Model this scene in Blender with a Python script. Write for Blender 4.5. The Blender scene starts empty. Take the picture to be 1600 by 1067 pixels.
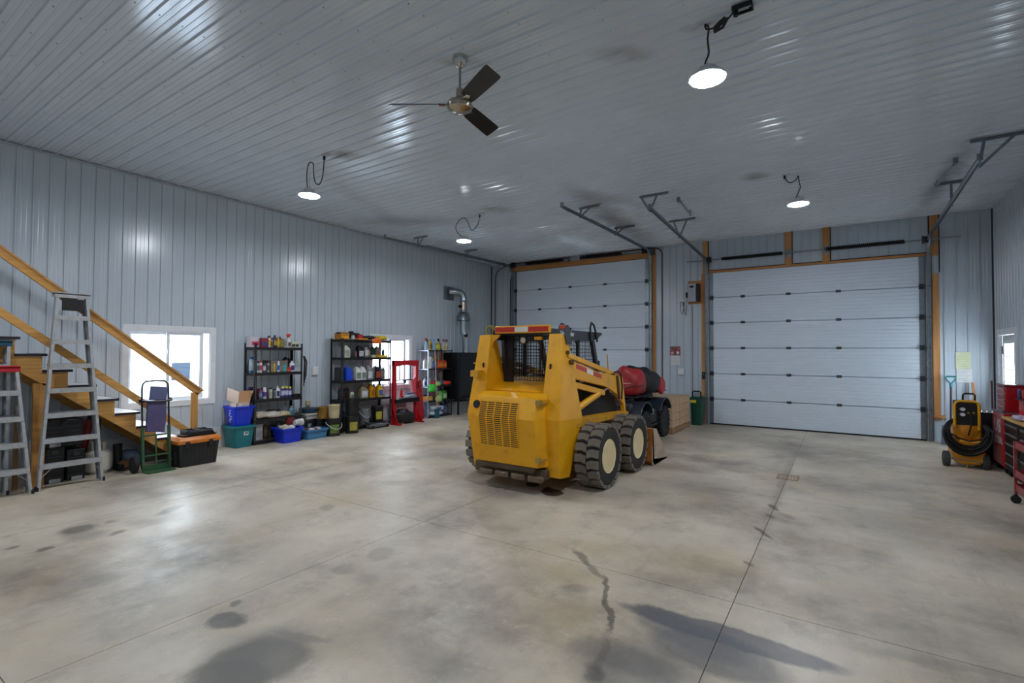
import bpy, math, random
from mathutils import Vector as V, Matrix
rnd = random.Random(7)
C = bpy.context.scene.collection
S = bpy.context.scene
PI = math.pi

# ---------------------------------------------------------------- camera, sky, exposure
cd = bpy.data.cameras.new('camera')
cd.sensor_width = 36.0
cd.lens = 36.0 * 774.6 / 1600
cam = bpy.data.objects.new('camera', cd)
C.objects.link(cam)
R_ = V((0.83404193, 0.55167841, 0.00499862))
U_ = V((0.00868528, -0.02218882, 0.99971607))
F_ = V((-0.55163269, 0.83376171, 0.02329789))
m = Matrix((R_, U_, -F_)).transposed().to_4x4()
m.translation = V((0, 0, 1.69))
cam.matrix_world = m
S.camera = cam

wd = bpy.data.worlds.new('world')
S.world = wd
wd.use_nodes = True
bg = wd.node_tree.nodes['Background']
bg.inputs[0].default_value = (0.86, 0.92, 1.0, 1)
bg.inputs[1].default_value = 20.0
LAMP = 330.0          # radiance of the hanging disc lamps
LAMP_COL = (0.88, 0.93, 1.0, 1)
S.view_settings.view_transform = 'Standard'
S.view_settings.look = 'None'
S.view_settings.gamma = 1
S.view_settings.use_curve_mapping = False
S.view_settings.exposure = -0.16

# ---------------------------------------------------------------- room dimensions
XL, XR, YB, YF, ZC = -9.232, 2.424, 12.754, -2.6, 4.480

# ---------------------------------------------------------------- materials
def lin(c):
    if isinstance(c, str):
        c = tuple(int(c[i:i + 2], 16) / 255 for i in (0, 2, 4))
    return tuple((x / 12.92 if x <= 0.04045 else ((x + 0.055) / 1.055) ** 2.4) for x in c[:3]) + (1,)

MATS = {}
def mat(col, rough=0.5, metal=0.0, var=0.08, scale=6.0, bump=0.0, bscale=60.0, stretch=(1, 1, 1), dirt=None, dirt_amt=0.45, spec=0.5, coat=0.0, emit=None, es=0.0, trans=0.0, name=None):
    key = (col, rough, metal, var, scale, bump, bscale, stretch, dirt, dirt_amt, spec, coat, emit, es, trans)
    if key in MATS:
        return MATS[key]
    mt = bpy.data.materials.new(name or ('material_' + str(len(MATS))))
    mt.use_nodes = True
    n = mt.node_tree.nodes; l = mt.node_tree.links
    b = n['Principled BSDF']
    base = lin(col)
    b.inputs['Roughness'].default_value = rough
    b.inputs['Metallic'].default_value = metal
    b.inputs['Specular IOR Level'].default_value = spec
    if coat: b.inputs['Coat Weight'].default_value = coat
    if trans: b.inputs['Transmission Weight'].default_value = trans
    tc = n.new('ShaderNodeTexCoord'); mp = n.new('ShaderNodeMapping')
    mp.inputs['Scale'].default_value = stretch
    l.new(tc.outputs['Object'], mp.inputs[0])
    nz = n.new('ShaderNodeTexNoise'); nz.inputs['Scale'].default_value = scale; nz.inputs['Detail'].default_value = 5
    l.new(mp.outputs[0], nz.inputs['Vector'])
    rp = n.new('ShaderNodeValToRGB')
    rp.color_ramp.elements[0].position = 0.3; rp.color_ramp.elements[1].position = 0.7
    rp.color_ramp.elements[0].color = tuple(x * (1 - var) for x in base[:3]) + (1,)
    rp.color_ramp.elements[1].color = tuple(min(1, x * (1 + var)) for x in base[:3]) + (1,)
    l.new(nz.outputs[0], rp.inputs[0])
    out = rp.outputs[0]
    if dirt:
        n2 = n.new('ShaderNodeTexNoise'); n2.inputs['Scale'].default_value = scale * 2.2; n2.inputs['Detail'].default_value = 8; n2.inputs['Roughness'].default_value = 0.7
        l.new(mp.outputs[0], n2.inputs['Vector'])
        r2 = n.new('ShaderNodeMapRange'); r2.inputs[1].default_value = 0.52; r2.inputs[2].default_value = 0.72; r2.inputs[3].default_value = 0; r2.inputs[4].default_value = dirt_amt
        l.new(n2.outputs[0], r2.inputs[0])
        mx = n.new('ShaderNodeMixRGB'); mx.inputs[2].default_value = lin(dirt)
        l.new(r2.outputs[0], mx.inputs[0]); l.new(out, mx.inputs[1]); out = mx.outputs[0]
    l.new(out, b.inputs['Base Color'])
    if bump:
        n3 = n.new('ShaderNodeTexNoise'); n3.inputs['Scale'].default_value = bscale; n3.inputs['Detail'].default_value = 4
        l.new(mp.outputs[0], n3.inputs['Vector'])
        bp = n.new('ShaderNodeBump'); bp.inputs['Strength'].default_value = bump; bp.inputs['Distance'].default_value = 0.01
        l.new(n3.outputs[0], bp.inputs['Height']); l.new(bp.outputs[0], b.inputs['Normal'])
    if emit:
        b.inputs['Emission Color'].default_value = lin(emit) if isinstance(emit, str) else emit
        b.inputs['Emission Strength'].default_value = es
    MATS[key] = mt
    return mt

def wood(col='a8763f', ax='z', dark='7a5026'):
    st = {'x': (0.6, 14, 14), 'y': (14, 0.6, 14), 'z': (14, 14, 0.6)}[ax]
    return mat(col, 0.65, 0, 0.2, 2.2, 0.15, 12, st, dark, 0.4)

def plastic(col, rough=0.42, **k): return mat(col, rough, 0, 0.05, 9, **k)
def paint(col, rough=0.35, dirt=None, amt=0.4): return mat(col, rough, 0, 0.06, 3, 0.04, 30, (1, 1, 1), dirt, amt)
BLACK = plastic('121316', 0.5)
BLACKM = mat('17181b', 0.42, 0.3, 0.1, 12)
RUBBER = mat('1c1c1d', 0.85, 0, 0.2, 14, 0.3, 80)
GALV = mat('8a949c', 0.38, 0.85, 0.14, 20)
ALU = mat('b2b4b6', 0.45, 0.4, 0.12, 14, 0, 60, (1, 1, 1), '55565a', 0.35)
STEEL = mat('a0a3a6', 0.25, 0.9, 0.08, 12)
CHROME = mat('c8c4bd', 0.12, 1.0, 0.03, 6)
WHITEP = plastic('d6d8d8', 0.45)
GREYP = plastic('84888c', 0.5)

# ---------------------------------------------------------------- mesh builder
class MB:
    def __init__(s): s.v = []; s.f = []; s.mi = []; s.m = 0
    def add(s, vs, fs):
        o = len(s.v); s.v += [tuple(v) for v in vs]
        for f in fs: s.f.append(tuple(i + o for i in f)); s.mi.append(s.m)
        return s
    def box(s, x0, y0, z0, x1, y1, z1):
        vs = [(x0, y0, z0), (x1, y0, z0), (x1, y1, z0), (x0, y1, z0), (x0, y0, z1), (x1, y0, z1), (x1, y1, z1), (x0, y1, z1)]
        return s.add(vs, [(0, 3, 2, 1), (4, 5, 6, 7), (0, 1, 5, 4), (1, 2, 6, 5), (2, 3, 7, 6), (3, 0, 4, 7)])
    def cbox(s, c, d): return s.box(c[0] - d[0] / 2, c[1] - d[1] / 2, c[2] - d[2] / 2, c[0] + d[0] / 2, c[1] + d[1] / 2, c[2] + d[2] / 2)
    def rbox(s, c, d, rot):      # rotated box, rot = Matrix 3x3
        x, y, z = (q / 2 for q in d); c = V(c)
        vs = [c + rot @ V(p) for p in ((-x, -y, -z), (x, -y, -z), (x, y, -z), (-x, y, -z), (-x, -y, z), (x, -y, z), (x, y, z), (-x, y, z))]
        return s.add(vs, [(0, 3, 2, 1), (4, 5, 6, 7), (0, 1, 5, 4), (1, 2, 6, 5), (2, 3, 7, 6), (3, 0, 4, 7)])
    def bar(s, p, q, w, h, up=(0, 0, 1)):   # w across, h along up
        p = V(p); q = V(q); d = (q - p).normalized(); u = V(up)
        a = d.cross(u)
        if a.length < 1e-4: a = d.cross(V((1, 0, 0)))
        a.normalize(); u = a.cross(d).normalized()
        vs = []
        for e in (p, q):
            for i, j in ((-1, -1), (1, -1), (1, 1), (-1, 1)): vs.append(e + a * (w / 2 * i) + u * (h / 2 * j))
        return s.add(vs, [(0, 1, 2, 3), (7, 6, 5, 4), (0, 4, 5, 1), (1, 5, 6, 2), (2, 6, 7, 3), (3, 7, 4, 0)])
    def tube(s, pts, r, n=8, closed=False):
        pts = [V(p) for p in pts]; k = len(pts); rings = []; prev = None
        for i, p in enumerate(pts):
            if closed: t = pts[(i + 1) % k] - pts[i - 1]
            else: t = (pts[min(i + 1, k - 1)] - pts[max(i - 1, 0)])
            t.normalize()
            if prev is None:
                a = t.cross(V((0, 0, 1)))
                if a.length < 0.05: a = t.cross(V((1, 0, 0)))
                a.normalize()
            else:
                a = prev - t * prev.dot(t)
                if a.length < 1e-5: a = t.cross(V((0.3, 1, 0.2)))
                a.normalize()
            prev = a; b = t.cross(a)
            rr = r[i] if isinstance(r, (list, tuple)) else r
            rings.append([p + a * (rr * math.cos(2 * PI * j / n)) + b * (rr * math.sin(2 * PI * j / n)) for j in range(n)])
        vs = [v for g in rings for v in g]; fs = []
        for i in range(k if closed else k - 1):
            i2 = (i + 1) % k
            for j in range(n):
                j2 = (j + 1) % n
                fs.append((i * n + j, i * n + j2, i2 * n + j2, i2 * n + j))
        if not closed:
            fs.append(tuple(range(n - 1, -1, -1))); fs.append(tuple((k - 1) * n + j for j in range(n)))
        return s.add(vs, fs)
    def cyl(s, p, q, r, r2=None, n=16): return s.tube([p, q], [r, r if r2 is None else r2], n)
    def lathe(s, prof, c=(0, 0, 0), ax='z', n=16, sx=1, sy=1):
        vs = []; fs = []; c = V(c)
        for r, z in prof:
            for j in range(n):
                a = 2 * PI * j / n; x = r * math.cos(a) * sx; y = r * math.sin(a) * sy
                p = {'z': V((x, y, z)), 'x': V((z, x, y)), 'y': V((y, z, x))}[ax]
                vs.append(c + p)
        k = len(prof)
        for i in range(k - 1):
            for j in range(n):
                j2 = (j + 1) % n
                fs.append((i * n + j, i * n + j2, (i + 1) * n + j2, (i + 1) * n + j))
        if prof[0][0] > 1e-5: fs.append(tuple(range(n - 1, -1, -1)))
        if prof[-1][0] > 1e-5: fs.append(tuple((k - 1) * n + j for j in range(n)))
        return s.add(vs, fs)
    def prism(s, poly, ax, a, b):   # polygon in the two other axes (order x,y,z without ax), extruded a..b
        k = len(poly)
        def P(p, t):
            return {'x': (t, p[0], p[1]), 'y': (p[0], t, p[1]), 'z': (p[0], p[1], t)}[ax]
        vs = [P(p, a) for p in poly] + [P(p, b) for p in poly]
        fs = [tuple(range(k - 1, -1, -1)), tuple(range(k, 2 * k))]
        for i in range(k):
            j = (i + 1) % k; fs.append((i, j, k + j, k + i))
        return s.add(vs, fs)
    def loft(s, sections):     # list of closed loops, same count
        k = len(sections[0]); vs = [p for q in sections for p in q]; fs = []
        for i in range(len(sections) - 1):
            for j in range(k):
                j2 = (j + 1) % k
                fs.append((i * k + j, i * k + j2, (i + 1) * k + j2, (i + 1) * k + j))
        fs.append(tuple(range(k - 1, -1, -1))); fs.append(tuple((len(sections) - 1) * k + j for j in range(k)))
        return s.add(vs, fs)
    def rrect(s, x0, y0, x1, y1, r, z, n=3):
        out = []
        for cx, cy, a0 in ((x1 - r, y0 + r, -90), (x1 - r, y1 - r, 0), (x0 + r, y1 - r, 90), (x0 + r, y0 + r, 180)):
            for i in range(n + 1):
                a = math.radians(a0 + 90 * i / n); out.append((cx + r * math.cos(a), cy + r * math.sin(a), z))
        return out

def origin(o):
    p = V((0, 0, 0))
    while o is not None:
        p = p + o.location; o = o.parent
    return p

def obj(name, mb, mts, parent=None, bevel=0.0, ang=32, label=None, local=False, kind=None, fix=True):
    me = bpy.data.meshes.new(name)
    off = V((0, 0, 0)) if (parent is None or local) else origin(parent)
    me.from_pydata([tuple(V(v) - off) for v in mb.v], [], mb.f)
    if not isinstance(mts, (list, tuple)): mts = [mts]
    for q in mts: me.materials.append(q)
    if len(mts) > 1:
        for p, i in zip(me.polygons, mb.mi): p.material_index = i
    if fix:
        import bmesh
        bm = bmesh.new(); bm.from_mesh(me); bmesh.ops.recalc_face_normals(bm, faces=bm.faces); bm.to_mesh(me); bm.free()
    for p in me.polygons: p.use_smooth = True
    me.set_sharp_from_angle(angle=math.radians(ang))
    me.validate(); me.update()
    o = bpy.data.objects.new(name, me)
    C.objects.link(o)
    if parent is not None: o.parent = parent
    if bevel:
        bv = o.modifiers.new('bevel', 'BEVEL'); bv.width = bevel; bv.segments = 2; bv.limit_method = 'ANGLE'; bv.angle_limit = math.radians(40)
    if label: o['label'] = label
    if kind: o['kind'] = kind
    return o

LABELS = {}
def tag(o, label, cat, group=None):
    assert 4 <= len(label.split()) <= 16, (len(label.split()), label)
    LABELS.setdefault(label, []).append(o.name)
    o['label'] = label; o['category'] = cat
    if group: o['group'] = group
    return o
def thing(name, label, cat, loc=(0, 0, 0), rz=0, group=None):
    o = bpy.data.objects.new(name, None); C.objects.link(o)
    o.empty_display_size = 0.1
    o.location = loc; o.rotation_euler = (0, 0, rz)
    return tag(o, label, cat, group)
def struct(name, mb, mts, parent=None, **k):
    o = obj(name, mb, mts, parent, **k)
    if parent is None: o['kind'] = 'structure'
    return o
def clone(o, parent=None):
    c = o.copy(); C.objects.link(c)
    if parent is not None: c.parent = parent
    for ch in list(o.children): clone(ch, c)
    return c
def text(s, size, loc, rot, m_, parent, name='lettering', local=False, depth=0.0008, bold=0.0, sx=1.0):
    cu = bpy.data.curves.new('lettering_curve', 'FONT'); cu.body = s; cu.size = size; cu.align_x = 'CENTER'; cu.align_y = 'CENTER'; cu.extrude = depth; cu.offset = bold; cu.resolution_u = 2
    t = bpy.data.objects.new('lettering_tmp', cu); C.objects.link(t)
    bpy.context.view_layer.update()
    me = bpy.data.meshes.new_from_object(t)
    bpy.data.objects.remove(t)
    from mathutils import Euler
    M4 = Matrix.Translation(V(loc) - (V((0, 0, 0)) if (local or parent is None) else origin(parent))) @ Euler(rot).to_matrix().to_4x4() @ Matrix.Diagonal((sx, 1, 1, 1))
    me.transform(M4); me.materials.clear(); me.materials.append(m_)
    o = bpy.data.objects.new(name, me); C.objects.link(o)
    if parent: o.parent = parent
    return o
REAR = (PI / 2, 0, 0)          # faces -Y
RIGHT = (PI / 2, 0, PI / 2)    # faces +X
LEFT = (PI / 2, 0, -PI / 2)    # faces -X

# ================================================================ SETTING
def concrete(nm, stains=()):
    mt = bpy.data.materials.new(nm); mt.use_nodes = True
    n = mt.node_tree.nodes; l = mt.node_tree.links; b = n['Principled BSDF']
    geo = n.new('ShaderNodeNewGeometry')
    def noise(sc, det=6, ro=0.6, vec=None):
        q = n.new('ShaderNodeTexNoise'); q.inputs['Scale'].default_value = sc; q.inputs['Detail'].default_value = det; q.inputs['Roughness'].default_value = ro
        l.new(vec or geo.outputs['Position'], q.inputs['Vector']); return q.outputs[0]
    def mrange(x, a, b_, c, d):
        q = n.new('ShaderNodeMapRange'); q.inputs[1].default_value = a; q.inputs[2].default_value = b_; q.inputs[3].default_value = c; q.inputs[4].default_value = d
        l.new(x, q.inputs[0]); return q.outputs[0]
    def mixc(f, a, col, mode='MIX'):
        q = n.new('ShaderNodeMixRGB'); q.blend_type = mode
        l.new(f, q.inputs[0]); l.new(a, q.inputs[1]); q.inputs[2].default_value = lin(col); return q.outputs[0]
    rp = n.new('ShaderNodeValToRGB')
    e = rp.color_ramp.elements; e[0].position = 0.34; e[0].color = lin('857b6e'); e[1].position = 0.68; e[1].color = lin('d8ccb9')
    q = rp.color_ramp.elements.new(0.5); q.color = lin('bdb2a0')
    l.new(noise(0.55, 8, 0.65), rp.inputs[0]); col = rp.outputs[0]
    col = mixc(mrange(noise(0.9, 4), 0.5, 0.72, 0, 0.5), col, 'b8a27c')
    col = mixc(mrange(noise(2.6, 9, 0.75), 0.53, 0.72, 0, 0.6), col, '80776a')
    col = mixc(mrange(noise(45, 4, 0.8), 0.6, 0.8, 0, 0.28), col, '6b6863')
    col = mixc(mrange(noise(7.5, 9, 0.8), 0.56, 0.72, 0, 0.55), col, 'dfd5c2')
    stn = n.new('ShaderNodeMapping'); stn.inputs['Scale'].default_value = (1.6, 0.25, 1); stn.inputs['Rotation'].default_value = (0, 0, 0.25); l.new(geo.outputs['Position'], stn.inputs[0])
    col = mixc(mrange(noise(3.0, 8, 0.8, stn.outputs[0]), 0.54, 0.72, 0, 0.36), col, '776c5e')
    if stains:
        # warp the coordinates a little so blots have ragged edges
        wn = n.new('ShaderNodeTexNoise'); wn.inputs['Scale'].default_value = 4.0; wn.inputs['Detail'].default_value = 6; wn.inputs['Roughness'].default_value = 0.65
        l.new(geo.outputs['Position'], wn.inputs['Vector'])
        sub = n.new('ShaderNodeVectorMath'); sub.operation = 'SUBTRACT'; sub.inputs[1].default_value = (0.5, 0.5, 0.5); l.new(wn.outputs['Color'], sub.inputs[0])
        scl = n.new('ShaderNodeVectorMath'); scl.operation = 'SCALE'; scl.inputs['Scale'].default_value = 0.14; l.new(sub.outputs[0], scl.inputs[0])
        add = n.new('ShaderNodeVectorMath'); add.operation = 'ADD'; l.new(geo.outputs['Position'], add.inputs[0]); l.new(scl.outputs[0], add.inputs[1])
        for (cx, cy, rx, ry, ang, st, c, soft) in stains:
            mp = n.new('ShaderNodeMapping'); mp.vector_type = 'TEXTURE'
            mp.inputs['Location'].default_value = (cx, cy, 0); mp.inputs['Rotation'].default_value = (0, 0, math.radians(ang)); mp.inputs['Scale'].default_value = (rx, ry, 50)
            l.new(add.outputs[0], mp.inputs[0])
            ln = n.new('ShaderNodeVectorMath'); ln.operation = 'LENGTH'; l.new(mp.outputs[0], ln.inputs[0])
            col = mixc(mrange(ln.outputs['Value'], 1.0 - soft, 1.0 + soft * 0.4, st, 0), col, c)
    l.new(col, b.inputs['Base Color'])
    l.new(mrange(noise(1.7, 6), 0.3, 0.7, 0.30, 0.52), b.inputs['Roughness'])
    b.inputs['Specular IOR Level'].default_value = 0.5
    bp = n.new('ShaderNodeBump'); bp.inputs['Strength'].default_value = 0.12; bp.inputs['Distance'].default_value = 0.01
    l.new(noise(30, 6, 0.7), bp.inputs['Height']); l.new(bp.outputs[0], b.inputs['Normal'])
    return mt
STAINS = [(-3.231, 1.652, 0.12, 0.111, 33.5, 0.75, '4a4845', 0.25),
          (-3.401, 1.787, 0.034, 0.048, 33.5, 0.6, '55524e', 0.3),
          (-2.761, 1.788, 0.172, 0.163, 33.5, 0.4, '6a6763', 0.6),
          (-6.034, 1.687, 0.138, 0.157, 33.5, 0.7, '3d3a37', 0.4),
          (-5.784, 1.678, 0.174, 0.146, 33.5, 0.45, '5c564e', 0.5),
          (-5.664, 1.365, 0.054, 0.075, 33.5, 0.7, '4a453f', 0.4),
          (-5.925, 1.221, 0.049, 0.059, 33.5, 0.6, '4a453f', 0.4),
          (-5.631, 1.861, 0.053, 0.084, 33.5, 0.7, '5a4738', 0.4),
          (-5.75, 2.118, 0.188, 0.137, 33.5, 0.4, '6a6055', 0.6),
          (-5.98, 2.446, 0.081, 0.183, 33.5, 0.55, '4c4035', 0.4),
          (-6.031, 1.949, 0.063, 0.071, 33.5, 0.5, '55504a', 0.5),
          (-3.223, 2.909, 0.108, 0.151, 33.5, 0.4, '746a5e', 0.3),
          (-3.241, 2.525, 0.094, 0.096, 33.5, 0.4, '746a5e', 0.3),
          (-2.967, 2.526, 0.114, 0.109, 33.5, 0.35, '77705f', 0.5),
          (-4.597, 1.397, 0.169, 0.147, 33.5, 0.35, '6c6a68', 0.5),
          (-4.673, 3.421, 0.083, 0.119, 33.5, 0.4, '6a6660', 0.4),
          (-5.714, 6.465, 0.438, 0.504, 33.5, 0.3, '6e6e70', 0.6),
          (-0.89, 2.681, 0.313, 0.26, 33.5, 0.45, '5a5c62', 0.4),
          (-1.109, 2.5, 0.155, 0.276, 33.5, 0.4, '5e5e60', 0.5),
          (-1.607, 3.264, 0.12, 0.079, 33.5, 0.4, '63615d', 0.5),
          (-1.108, 2.456, 0.061, 0.096, 33.5, 0.6, '3f3f3f', 0.4),
          (-1.781, 2.081, 0.207, 0.144, 33.5, 0.35, '5d5955', 0.7),
          (-2.436, 1.927, 0.3, 0.206, 33.5, 0.3, '6b675f', 0.7),
          (-0.625, 5.273, 0.03, 0.171, 33.5, 0.8, '53392c', 0.4),
          (-0.619, 4.432, 0.025, 0.068, 33.5, 0.7, '4b3a30', 0.4),
          (-0.613, 6.202, 0.036, 0.13, 33.5, 0.8, '3a2c26', 0.4),
          (-0.621, 5.858, 0.027, 0.093, 33.5, 0.7, '46342c', 0.4),
          (-0.487, 5.95, 0.06, 0.117, 33.5, 0.5, '7a5847', 0.5),
          (-2.934, 5.339, 0.133, 0.167, 33.5, 0.97, '0c0b0c', 0.1),
          (-3.048, 5.433, 0.047, 0.088, 33.5, 0.97, '0c0b0c', 0.1),
          (-3.315, 5.504, 0.091, 0.124, 33.5, 0.97, '0c0b0c', 0.1),
          (-2.686, 5.313, 0.304, 0.373, 33.5, 0.3, '7c6c55', 0.6),
          (-3.367, 5.178, 0.476, 0.521, 33.5, 0.3, '5a5755', 0.6),
          (-0.644, 10.006, 0.454, 1.485, 33.5, 0.35, '6f6b66', 0.7),
          (-1.463, 6.669, 0.577, 0.462, 33.5, 0.3, '716c66', 0.7),
          (0.397, 6.225, 0.386, 0.517, 33.5, 0.3, '76716a', 0.7),
          (0.244, 5.217, 0.163, 0.132, 33.5, 0.3, '6f6b66', 0.6),
          (-0.062, 4.184, 0.498, 0.177, 33.5, 0.22, '6e6b67', 0.7),
          (0.516, 3.917, 0.46, 0.158, 33.5, 0.2, '6e6b67', 0.7),
          (-2.17, 5.831, 0.47, 0.342, 33.5, 0.25, '78736c', 0.7),
          (0.23, 7.481, 0.637, 0.555, 33.5, 0.25, '827d74', 0.7),
          (-5.703, 2.532, 0.267, 0.298, 33.5, 0.2, '77736c', 0.7),
          (-4.339, 4.339, 0.385, 0.391, 33.5, 0.25, '78736a', 0.7),
          (-4.948, 2.367, 0.12, 0.156, 33.5, 0.3, '6e6a62', 0.6),
          (-3.285, 3.5, 0.241, 0.171, 33.5, 0.2, '77736c', 0.6),
          (-2.627, 1.447, 0.168, 0.119, 33.5, 0.3, '484644', 0.6),
          (-1.544, 2.874, 0.25, 0.158, 33.5, 0.25, '8b7a5e', 0.7),
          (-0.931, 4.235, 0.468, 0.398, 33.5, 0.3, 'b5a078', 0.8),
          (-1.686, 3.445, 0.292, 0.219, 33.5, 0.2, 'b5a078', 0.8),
          (-0.034, 8.473, 0.554, 0.639, 33.5, 0.3, '9b9488', 0.7),
          (-0.618, 3.23, 0.654, 0.116, -0.5, 0.75, '4a4d57', 0.15),
          (-0.609, 3.012, 0.392, 0.211, -0.8, 0.6, '50535b', 0.2),
          (-0.779, 3.122, 0.396, 0.169, -16.2, 0.5, '54575f', 0.25),
          (-1.014, 2.672, 0.3, 0.143, -2.5, 0.45, '56575c', 0.35),
          (-0.644, 7.64, 2.707, 0.062, -89.5, 0.45, '6a5e55', 0.7),
          (-0.578, 4.158, 0.631, 0.061, -90.0, 0.25, '6e675f', 0.8),
          (-0.775, 8.482, 2.482, 0.175, -86.7, 0.25, '7a7570', 0.8),
          (-2.697, 1.561, 0.284, 0.359, -80.3, 0.5, '5d5a55', 0.35),
          (-2.792, 1.544, 0.18, 0.145, -104.5, 0.4, '4c4a47', 0.5),
          (0.322, 3.577, 0.448, 0.057, 11.2, 0.35, '66625c', 0.7),
          (-2.058, 2.095, 0.367, 0.118, -16.1, 0.3, '66605a', 0.7),
          (-1.812, 3.804, 0.168, 0.044, -40.4, 0.6, '504d48', 0.4),
          (-1.61, 3.629, 0.203, 0.036, -38.7, 0.55, '55524c', 0.4),
          (-1.418, 3.38, 0.231, 0.023, -67.9, 0.65, '45433f', 0.3),
          (-1.264, 3.057, 0.216, 0.025, -62.1, 0.7, '45433f', 0.3),
          (-1.14, 2.654, 0.241, 0.032, -78.3, 0.4, '504d48', 0.4),
          (-2.679, 1.51, 0.3, 0.24, 60, 0.6, '54504a', 0.18),
          (-2.662, 1.35, 0.26, 0.15, 20, 0.5, '5a554d', 0.2),
          (-2.681, 1.816, 0.202, 0.04, 17.7, 0.5, '6a655c', 0.3)]
CSTAINS = [(-1.66, 4.382, 0.269, 0.122, 33.5, 0.35, '6a6058', 0.8),
           (-5.794, 4.446, 0.246, 0.143, 33.5, 0.6, '6a5c4c', 0.8),
           (-5.55, 7.803, 0.278, 0.215, 33.5, 0.4, '6a5c4c', 0.8),
           (-1.104, 8.537, 0.206, 0.188, 33.5, 0.5, '6a5c4c', 0.8),
           (-0.989, 4.341, 0.116, 0.053, 33.5, 0.4, '6a5c4c', 0.8),
           (-7.584, 7.506, 0.991, 0.418, 33.5, 0.4, '6e5f54', 0.8),
           (-3.002, 12.753, 0.446, 0.377, 33.5, 0.4, '6a5046', 0.8),
           (-2.999, 3.622, 0.185, 0.083, 33.5, 0.4, '8a7a70', 0.8),
           (-3.815, 9.679, 2.037, 0.248, 91.7, 0.45, '6a5046', 0.85),
           (-3.44, 8.364, 0.841, 0.238, -121.3, 0.3, '6a5046', 0.85),
           (1.397, 10.3, 1.78, 0.124, 92.6, 0.4, '5a4c42', 0.85),
           (-6.124, 10.416, 2.181, 0.435, -17.7, 0.2, '6a5c4c', 0.85),
           (-7.277, 5.964, 1.743, 0.207, 114.8, 0.15, '6a5c4c', 0.85)]

MCON = concrete('concrete_floor', STAINS)
MJOINT = mat('8a7e6a', 0.9)
mb = MB().box(XL - 0.25, YF - 0.2, -0.22, XR + 0.25, YB + 0.25, -0.009)
floor = struct('floor', mb, MJOINT)
XJ = [XL - 0.2, -6.341, -3.481, -0.6205, 2.24, XR + 0.2]
YJ = [YF - 0.15, -2.252, 0.716, 3.688, 6.66, 9.632, YB + 0.2]
for i in range(len(XJ) - 1):
    for j in range(len(YJ) - 1):
        g = 0.0028
        obj('concrete_slab', MB().box(XJ[i] + g, YJ[j] + g, -0.0085, XJ[i + 1] - g, YJ[j + 1] - g, 0.0), MCON, floor)
# floor drain (slotted iron grate let into the slab)
t = thing('drain_grate', 'rusty slotted iron drain grate set in the concrete floor', 'drain', (-0.61, 7.81, 0.0))
mb = MB().box(-0.74, 7.66, 0.0005, -0.48, 7.68, 0.004).box(-0.74, 7.95, 0.0005, -0.48, 7.97, 0.004).box(-0.74, 7.66, 0.0005, -0.725, 7.97, 0.004).box(-0.495, 7.66, 0.0005, -0.48, 7.97, 0.004)
obj('frame', mb, mat('8c7a66', 0.8), t)
for k in range(7):
    x = -0.715 + k * 0.034
    obj('bar', MB().box(x, 7.68, 0.0005, x + 0.018, 7.95, 0.004), mat('a08a74', 0.8), t)

# ---- ribbed steel cladding
MWALL = mat('bdc8d2', 0.22, 0.0, 0.03, 2.0, 0.02, 3.0, (1, 1, 1), None, 0, 0.6, name='wall_steel')
MCEIL = mat('d3dce7', 0.13, 0.0, 0.03, 2.0, 0.012, 1.5, (1, 1, 1), None, 0, 1.0, name='ceiling_steel')
def smudge(mt, stains):
    n = mt.node_tree.nodes; l = mt.node_tree.links; b = n['Principled BSDF']
    col = b.inputs['Base Color'].links[0].from_socket
    geo = n.new('ShaderNodeNewGeometry')
    wn = n.new('ShaderNodeTexNoise'); wn.inputs['Scale'].default_value = 3.0; wn.inputs['Detail'].default_value = 5; l.new(geo.outputs['Position'], wn.inputs['Vector'])
    sub = n.new('ShaderNodeVectorMath'); sub.operation = 'SUBTRACT'; sub.inputs[1].default_value = (0.5, 0.5, 0.5); l.new(wn.outputs['Color'], sub.inputs[0])
    scl = n.new('ShaderNodeVectorMath'); scl.operation = 'SCALE'; scl.inputs['Scale'].default_value = 0.4; l.new(sub.outputs[0], scl.inputs[0])
    add = n.new('ShaderNodeVectorMath'); add.operation = 'ADD'; l.new(geo.outputs['Position'], add.inputs[0]); l.new(scl.outputs[0], add.inputs[1])
    for (cx, cy, rx, ry, ang, st, c, soft) in stains:
        mp = n.new('ShaderNodeMapping'); mp.vector_type = 'TEXTURE'
        mp.inputs['Location'].default_value = (cx, cy, ZC); mp.inputs['Rotation'].default_value = (0, 0, math.radians(ang)); mp.inputs['Scale'].default_value = (rx, ry, 50)
        l.new(add.outputs[0], mp.inputs[0])
        ln = n.new('ShaderNodeVectorMath'); ln.operation = 'LENGTH'; l.new(mp.outputs[0], ln.inputs[0])
        q = n.new('ShaderNodeMapRange'); q.inputs[1].default_value = 1 - soft; q.inputs[2].default_value = 1 + soft * 0.5; q.inputs[3].default_value = st; q.inputs[4].default_value = 0; l.new(ln.outputs['Value'], q.inputs[0])
        mx = n.new('ShaderNodeMixRGB'); mx.inputs[2].default_value = lin(c); l.new(q.outputs[0], mx.inputs[0]); l.new(col, mx.inputs[1]); col = mx.outputs[0]
    l.new(col, b.inputs['Base Color'])
smudge(MCEIL, CSTAINS)
P = 0.172
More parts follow.
